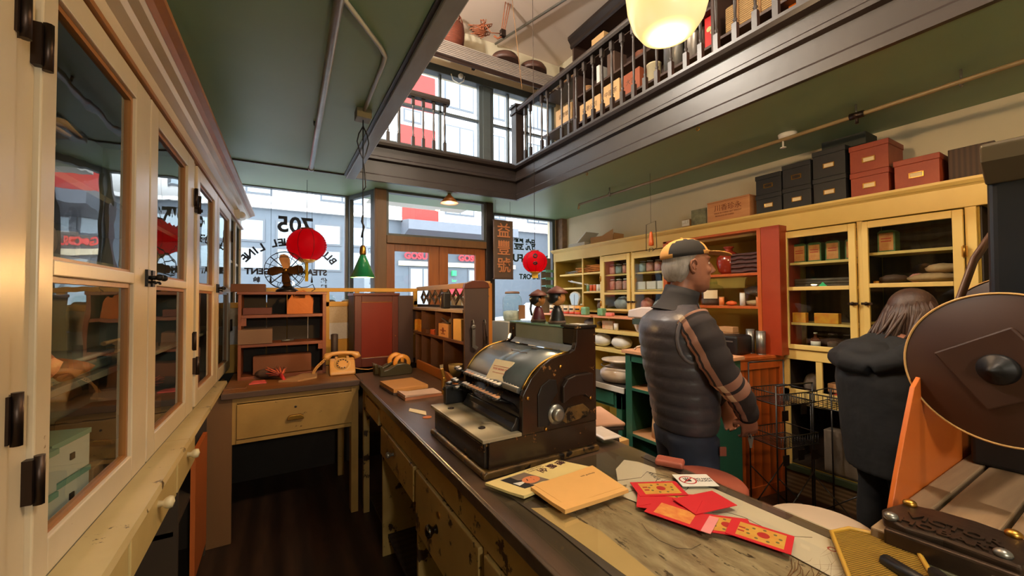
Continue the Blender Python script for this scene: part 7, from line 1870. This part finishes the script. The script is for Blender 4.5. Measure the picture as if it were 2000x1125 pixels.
ob('collar', MB().loft([ring(-.032, 0, 1.425, .112, .135, -.2), ring(-.026, 0, 1.450, .094, .100, -.2), ring(-.018, 0, 1.475, .084, .083, -.22), ring(-.008, 0, 1.505, .080, .076, -.25), ring(.002, 0, 1.535, .078, .072, -.3), ring(.0, 0, 1.53, .068, .064, -.3), ring(-.008, 0, 1.50, .064, .062, -.3)], 28, cap=False), mat('dark_knit_collar', C(30, 27, 28), .85), vest)
ob('zip', MB().tube([(.128, 0, .89), (.14, 0, 1.0), (.142, 0, 1.1), (.13, 0, 1.3), (.10, 0, 1.40), (.072, 0, 1.47), (.07, 0, 1.52)], .004, 6), STEEL, vest)
for s_ in (-1, 1):
    hem = MB().tube([(-.045+.062*math.cos(a*PI/9), s_*(.194+.016*math.sin(abs(a-9)*PI/18)), 1.32+.105*math.sin(a*PI/9)) for a in range(18)], .009, 8, closed=True)
    ob('armhole_binding', hem, mat('vest_binding_%d' % (s_+1), C(96, 90, 92), .5), vest)
# plaid sleeves
PLD = [mat('plaid_black', C(40, 32, 32), .9, bump=.1, bscale=60), mat('plaid_brown_tan', C(150, 108, 88), .9), mat('plaid_cream', C(222, 190, 150), .9)]
def sleeve(A, r0, s_):
    A = [Vector(p) for p in A]; pts = []; rs = []
    seg = len(A)-1; N_ = 44
    rr = [.068, .074, .063, .054, .043]
    for k in range(N_+1):
        t = k/N_*seg; i = min(int(t), seg-1); f = t-i
        p0, p1, p2, p3 = A[max(i-1, 0)], A[i], A[i+1], A[min(i+2, seg)]
        p = .5*((2*p1)+(p2-p0)*f+(2*p0-5*p1+4*p2-p3)*f*f+(-p0+3*p1-3*p2+p3)*f**3)
        pts.append(p); rs.append(rr[i]*(1-f)+rr[i+1]*f+.003*math.sin(k*1.1)+.002*math.sin(k*2.7))
    m = MB().tube(pts, rs, 30)
    for fi in range(len(m.f)-2):
        k, j = divmod(fi, 30)
        col_ = j in (6, 7, 9, 10, 21, 22, 24, 25); row_ = k in (1, 2, 24, 25, 26, 28, 29, 30)
        m.mi[fi] = 2 if (col_ and row_) else 1 if (col_ or row_) else 0
    return ob('shirt_sleeve', m, PLD, MN)
sleeve(RA, 0, -1); sleeve(LA, 0, 1)
for A in (RA, LA):
    p0, p1 = Vector(A[3]), Vector(A[4]); d_ = (p1-p0).normalized()
    ob('cuff', MB().tube([p1-d_*.022, p1+d_*.012], [.046, .042], 20), PLD[0], MN)
DEN = mat('dark_navy_denim', C(30, 36, 52), .75, col2=C(44, 54, 76), var=.8, scale=9, bump=.2, bscale=30)
tr = MB()
tr.loft([ring(.0, 0, .92, .118, .165), ring(-.004, 0, .86, .125, .168), ring(0, 0, .80, .12, .165)], 24)
for s_ in (-1, 1):
    tr.loft([((.0, s_*.083, .86), (.118, 0, 0), (0, .088, 0)), ((.008, s_*.088, .72), (.105, 0, 0), (0, .086, 0)), ((.012, s_*.093, .5), (.085, 0, 0), (0, .075, 0)), ((.0, s_*.098, .3), (.08, 0, 0), (0, .07, 0)), ((.0, s_*.10, .045), (.078, 0, 0), (0, .066, 0))], 20)
to = ob('jeans', tr, DEN, MN); remesh(to, .010, 3)
for s_ in (-1, 1): ob('shoe', MB().loft([((-.07, s_*.10, .045), (0, 0, .045), (0, .04, 0)), ((0, s_*.10, .05), (0, 0, .05), (0, .046, 0)), ((.09, s_*.105, .035), (0, 0, .035), (0, .05, 0)), ((.16, s_*.11, .025), (0, 0, .025), (0, .038, 0))], 16), BLACK, MN)
ob('belt_tag', MB().box(.085, .115, -.158, -.150, .80, .84), mat('leather_patch', C(150, 80, 60), .6), MN, bev=.002)
ky = T('key_ring', 'small bunch of silver keys dangling from the man\'s right hand', 'keys', (1.672, 1.235, 0), R(-30.4))
ob('ring', MB().tube([(.222, -.150+.010*math.cos(a*PI/6), .885+.010*math.sin(a*PI/6)) for a in range(12)], .002, 6, closed=True), STEEL, ky)
for i in range(3): ob('key', MB().cbox((.222+.006*i, -.150+.004*i, .855), (.010, .002, .045), ry=R(12*(i-1))), STEEL, ky)

# second person, all in black, leaning to the right
WM = T('person', 'person in a black hooded coat with long brown hair leaning beyond the counter', 'person', (2.80, .86, 0), R(-30.4))
b = MB()
b.loft([ring(.04, 0, .80, .11, .16), ring(.03, 0, .92, .12, .17), ring(.02, 0, 1.02, .12, .165, -.1), ring(.03, 0, 1.12, .11, .17, -.2), ring(.06, 0, 1.22, .09, .15, -.3), ring(.10, 0, 1.28, .06, .08, -.5)], 18)
b.loft([((.10, 0, 1.24), (.05, 0, 0), (0, .05, 0)), ((.15, 0, 1.32), (.05, 0, 0), (0, .05, 0))], 12)
b.sphere((.20, 0, 1.40), (.10, .075, .115), 20, 14); b.sphere((.295, 0, 1.385), (.022, .016, .022)); b.sphere((.26, 0, 1.325), (.04, .04, .03)); b.sphere((.275, 0, 1.355), (.015, .022, .008))
for s_ in (-1, 1):
    b.sphere((.20, s_*.077, 1.39), (.016, .008, .024))
    b.loft([((.03, s_*.085, .84), (.095, 0, 0), (0, .082, 0)), ((.04, s_*.09, .66), (.08, 0, 0), (0, .07, 0)), ((.06, s_*.095, .46), (.06, 0, 0), (0, .055, 0)), ((.03, s_*.10, .3), (.055, 0, 0), (0, .05, 0)), ((.02, s_*.10, .08), (.04, 0, 0), (0, .035, 0)), ((.06, s_*.10, .05), (.07, 0, 0), (0, .04, 0))], 14)
    b.tube([(.06, s_*.165, 1.19), (.09, s_*.21, 1.05), (.14, s_*.21, .93), (.26, s_*.16, .90), (.34, s_*.13, .92)], [.05, .046, .04, .034, .024], 12)
    hand_mesh(b, (.34, s_*.13, .92), (1, -s_*.2, .1), (0, -s_*.3, 1), .92, s_, .5)
remesh(ob('body', b, SKIN, WM), .007, 2)
for s_ in (-1, 1): ob('eye', MB().sphere((.287, s_*.03, 1.408), (.009, .011, .008), 10, 7), WHITE, WM); ob('pupil', MB().sphere((.295, s_*.03, 1.408), .0045, 8, 6), INK, WM)
BLC = mat('black_coat_cloth', C(12, 14, 18), .85, col2=C(20, 23, 28), scale=7, bump=.4, bscale=7, bump_d=.03)
ct = MB()
ct.loft([ring(.03, 0, .56, .155, .20), ring(.02, 0, .75, .165, .215), ring(.01, 0, .90, .165, .215), ring(.0, 0, 1.02, .17, .215, -.1), ring(.01, 0, 1.12, .165, .215, -.2), ring(.04, 0, 1.20, .13, .19, -.3), ring(.08, 0, 1.26, .09, .12, -.4)], 26)
for s_ in (-1, 1): ct.tube([(.05, s_*.16, 1.19), (.08, s_*.225, 1.05), (.13, s_*.225, .93), (.25, s_*.17, .90), (.32, s_*.135, .915)], [.07, .072, .064, .055, .045], 14)
co_ = ob('coat', ct, BLC, WM); remesh(co_, .010, 3)
hd_ = MB()
hd_.tube([(-.13, -.10, 1.13), (-.16, .0, 1.15), (-.12, .11, 1.15), (-.02, .15, 1.20)], [.05, .07, .06, .045], 12)
hd_.tube([(-.13, -.10, 1.13), (-.06, -.17, 1.17), (.03, -.16, 1.22), (.12, -.10, 1.25)], [.05, .058, .05, .035], 12)
hd_.sphere((-.06, 0, 1.20), (.13, .14, .07))
ho = ob('hood', hd_, BLC, co_); remesh(ho, .010, 2)
LG = MB()
for s_ in (-1, 1): LG.loft([((.03, s_*.09, .70), (.10, 0, 0), (0, .085, 0)), ((.05, s_*.095, .46), (.078, 0, 0), (0, .07, 0)), ((.03, s_*.10, .3), (.072, 0, 0), (0, .064, 0)), ((.02, s_*.10, .05), (.06, 0, 0), (0, .056, 0))], 16)
ob('trousers', LG, BLC, WM)
for s_ in (-1, 1): ob('shoe', MB().loft([((-.05, s_*.10, .04), (0, 0, .04), (0, .038, 0)), ((.03, s_*.10, .045), (0, 0, .045), (0, .044, 0)), ((.13, s_*.105, .03), (0, 0, .03), (0, .045, 0)), ((.19, s_*.11, .02), (0, 0, .02), (0, .03, 0))], 14), BLACK, WM)
HRB = mat('brown_hair', C(74, 48, 36), .5, col2=C(34, 22, 18), var=1, scale=50, st=(1, 1, .15), bump=.8, bump_d=.004)
random.seed(33)
hm = MB()
hm.sphere((.188, 0, 1.425), (.112, .092, .112), 22, 14)
for k in range(190):
    a = random.uniform(R(50), R(310)); e = random.uniform(.2, 1)
    x0, y0 = .188+.10*math.cos(a)*e, .085*math.sin(a)*e
    z0 = 1.425+.10*math.sqrt(max(0, 1-e*e))
    dx = random.uniform(-.15, .05); l = random.uniform(.16, .36)
    x1, y1 = .188+.118*math.cos(a), .098*math.sin(a)
    hm.tube([(x0, y0, z0), (x1, y1, 1.41), (x1+dx*.5, y1*1.05, 1.41-l*.5), (x1+dx, y1*1.0+random.uniform(-.02, .02), 1.41-l)], [.008, .011, .009, .002], 6)
ob('hair', hm, HRB, WM)
# ================================================================ bench with hand mill at the right edge
BW = mat('weathered_bench_boards', C(150, 124, 94), .55, col2=C(96, 76, 56), var=.9, scale=4, st=(.4, 5, 1), bump=.25)
BNX = T('slatted_bench', 'weathered slatted bench carrying the hand mill at the right of the counter', 'bench', (1.205, 0, 0))
for y0, y1 in ((.345, .395), (.235, .335), (.115, .225), (-.02, .105)): ob('plank', MB().box(.0, .95, y0, y1, .925, .955), BW, BNX, bev=.004)
ob('end_rail', MB().box(-.012, .03, -.03, .40, .86, .925), mat('olive_chipped_rail', C(92, 86, 56), .55, col2=C(54, 50, 34), scale=8, bump=.3), BNX, bev=.005)
ob('side_rail', MB().box(.03, .95, .375, .395, .86, .925), mat('orange_side_rail', C(190, 100, 40), .45), BNX)
for x in (.0, .88):
    for y in (.32, -.02): ob('leg', MB().box(x, x+.06, y, y+.06, 0, .925), BW, BNX, bev=.003)
ob('curved_panel', MB().prism([(.13, .925), (.95, .925), (.95, 1.27), (.40, 1.27), (.335, 1.24), (.25, 1.12), (.185, 1.02)], 'Y', .397, .408), mat('orange_curved_panel', C(206, 108, 40), .4, col2=C(176, 78, 24), scale=4), BNX, bev=.002)
# iron casting with raised words
CST = T('iron_casting', 'dark iron plate with raised words bolted to the end of the bench', 'machine', (1.30, .285, .9555), R(4))
ICM = mat('brown_cast_iron', C(84, 66, 52), .35, .7, col2=C(48, 40, 34), var=.9, scale=16, bump=.35, bscale=30)
ob('plate', MB().prism([(-.085, -.105), (-.03, -.12), (.05, -.12), (.07, -.09), (.085, -.03), (.08, .04), (.06, .09), (.02, .10), (-.02, .11), (-.06, .10), (-.085, .06), (-.075, 0)], 'Z', 0, .024), ICM, CST, bev=.007, seg=3)
ob('side_flange', MB().prism([(-.10, -.11), (-.085, -.11), (-.08, .09), (-.10, .09)], 'Z', -.05, .012), ICM, CST, bev=.005)
ob('raised_words', MB().text('VICTOR', .040, plane_m((-.012, -.005, .025), (0, -1, 0), (1, 0, 0)), extrude=.003, bold=.001).text('HOBART', .040, plane_m((-.055, -.005, .025), (0, -1, 0), (1, 0, 0)), extrude=.003, bold=.001).xf(Matrix.Identity(4)), ICM, CST)
for x, y in ((.055, .075), (-.06, .085), (.06, -.085), (-.06, -.08)): ob('bolt', MB().sphere((x, y, .028), (.014, .014, .010), 12, 8), BRASS if x > 0 else STEEL, CST)
# the mill: column, hopper and two solid wheels
ML = T('hand_mill', 'tall black hand mill with two large brown solid wheels at the right edge', 'mill', (0, 0, 0))
ob('column', MB().prism([(1.97, .955), (1.985, 1.30), (2.02, 1.93), (2.22, 1.93), (2.25, .955)], 'Y', .0, .335), mat('blue_black_enamel', C(17, 21, 27), .3, bump=.02), ML, bev=.025, seg=4)
ob('base_box', MB().box(1.93, 2.15, -.06, .372, .955, 1.10), BLACK, ML, bev=.012, seg=3)
ob('brass_strip', MB().tube([(1.925, .33, 1.045), (1.925, .29, 1.04), (1.925, .16, 1.042)], .005, 8), BRASS, ML)
ob('hopper', MB().prism([(1.95, 1.975), (1.955, 1.925), (2.01, 1.86), (2.3, 1.86), (2.3, 1.985), (1.96, 1.985)], 'Y', -.05, .335), mat('olive_hopper', C(74, 64, 44), .4), ML, bev=.02, seg=3)
def wheel(x, y, z, r_, yaw, lab, sq=True):
    mt = Matrix.Translation((x, y, z)) @ Matrix.Rotation(yaw, 4, 'Z')
    wood = mat('chestnut_wheel_'+lab, C(56, 30, 15), .5, col2=C(42, 21, 10), scale=3, bump=.1)
    o = ob('wheel', MB().lathe([(0, -.014), (r_*.97, -.012), (r_, -.008), (r_, .008), (r_*.97, .012), (0, .014)], n=64, axis='X').xf(mt), wood, ML)
    ob('wheel_rim', MB().tube([(-.011, r_*math.cos(k*PI/36), r_*math.sin(k*PI/36)) for k in range(72)], .0028, 6, closed=True).xf(mt), mat('pale_worn_rim_'+lab, C(206, 160, 96), .4), o)
    if sq: ob('square_plate', MB().prism([(.125, .0), (.0, .11), (-.125, 0), (0, -.11)], 'X', -.024, -.012).xf(mt @ Matrix.Rotation(R(12), 4, 'X')), wood, o, bev=.004)
    if sq: ob('hub', MB().lathe([(.0, -.070), (.006, -.068), (.010, -.058), (.016, -.054), (.018, -.046), (.034, -.04), (.038, -.032), (.038, -.02)], n=28, axis='X').xf(mt), IRON, o)
    return o
wheel(1.573, .242, 1.312, .19, R(-10), 'near')
ob('axle', MB().tube([(1.58, .242, 1.312), (2.28, .20, 1.30)], .02, 12), IRON, ML)
wheel(2.36, .30, 1.33, .24, R(-10), 'far', False)
ob('drive_belt', MB().tube([(2.19, .47, 1.36), (2.21, .445, 1.46), (2.265, .41, 1.63), (2.34, .37, 1.74), (2.42, .33, 1.80)], .012, 8, flat=2.2), mat('brown_leather_belt', C(92, 62, 44), .5), ML)
ob('power_cable', MB().tube([(1.215, .335, .88), (1.15, .355, .885), (1.105, .335, .94), (1.07, .27, .945), (1.06, .17, .94)], .014, 10).tube([(1.19, .27, .90), (1.13, .27, .945), (1.06, .20, .95)], .012, 10), BLACK, label='thick black cable looping from the bench onto the woven tray', cat='cable')

# wire display rack before the orange cabinet
WR = T('wire_rack', 'black wire rack with shallow baskets and small tags beside the orange cabinet', 'rack', (2.93, 1.42, 0), R(-13))
px_, py_ = .16, .10
fr = MB()
for sx in (-1, 1):
    for sy in (-1, 1): fr.tube([(sx*px_, sy*py_, 0), (sx*px_, sy*py_, 1.04 if sy > 0 else .92)], .005, 6)
for sy in (-1, 1):
    fr.tube([(-px_, sy*py_, 1.04 if sy > 0 else .92), (px_, sy*py_, 1.04 if sy > 0 else .92)], .005, 6)
    fr.tube([(-px_, sy*py_, .04), (px_, sy*py_, .34)], .004, 6).tube([(px_, sy*py_, .04), (-px_, sy*py_, .34)], .004, 6)
for sx in (-1, 1): fr.tube([(sx*px_, -py_, .05), (sx*px_, py_, .05)], .005, 6)
ob('frame', fr, BLACK, WR)
for z in (.80, .53):
    bb = MB()
    for zz in (z, z+.07):
        bb.tube([(-px_, -py_-.03, zz), (px_, -py_-.03, zz), (px_, py_, zz), (-px_, py_, zz)], .004, 6, closed=True)
    for k in range(15):
        x = -px_+2*px_*k/14
        bb.tube([(x, py_, z+.07), (x, py_, z), (x, -py_-.03, z), (x, -py_-.03, z+.07)], .0022, 5)
    ob('basket', bb, BLACK, WR)
for i, (x, z) in enumerate([(-.13, .74), (.03, .77), (-.13, .46), (.0, .48), (.12, .47)]): ob('price_tag', MB().box(x-.025, x+.025, -py_-.038, -py_-.034, z-.035, z+.03), DKMETAL, WR)
W2 = T('wire_rack', 'low black wire rack with one wide basket before the yellow cabinet base', 'rack', (3.23, 1.16, 0), R(-4))
fr = MB()
for sx in (-.13, .13):
    for sy in (-.15, .15): fr.tube([(sx, sy, 0), (sx, sy, .84)], .005, 6)
fr.tube([(-.13, -.15, .03), (-.13, .15, .3)], .004, 6).tube([(-.13, .15, .03), (-.13, -.15, .3)], .004, 6)
ob('frame', fr, BLACK, W2)
bb = MB()
for zz in (.76, .84): bb.tube([(-.15, -.19, zz), (.13, -.19, zz), (.13, .17, zz), (-.15, .17, zz)], .004, 6, closed=True)
for k in range(15):
    y = -.19+.36*k/14; bb.tube([(-.15, y, .84), (-.15, y, .76), (.15, y, .76), (.15, y, .84)], .0022, 5)
ob('basket', bb, BLACK, W2)
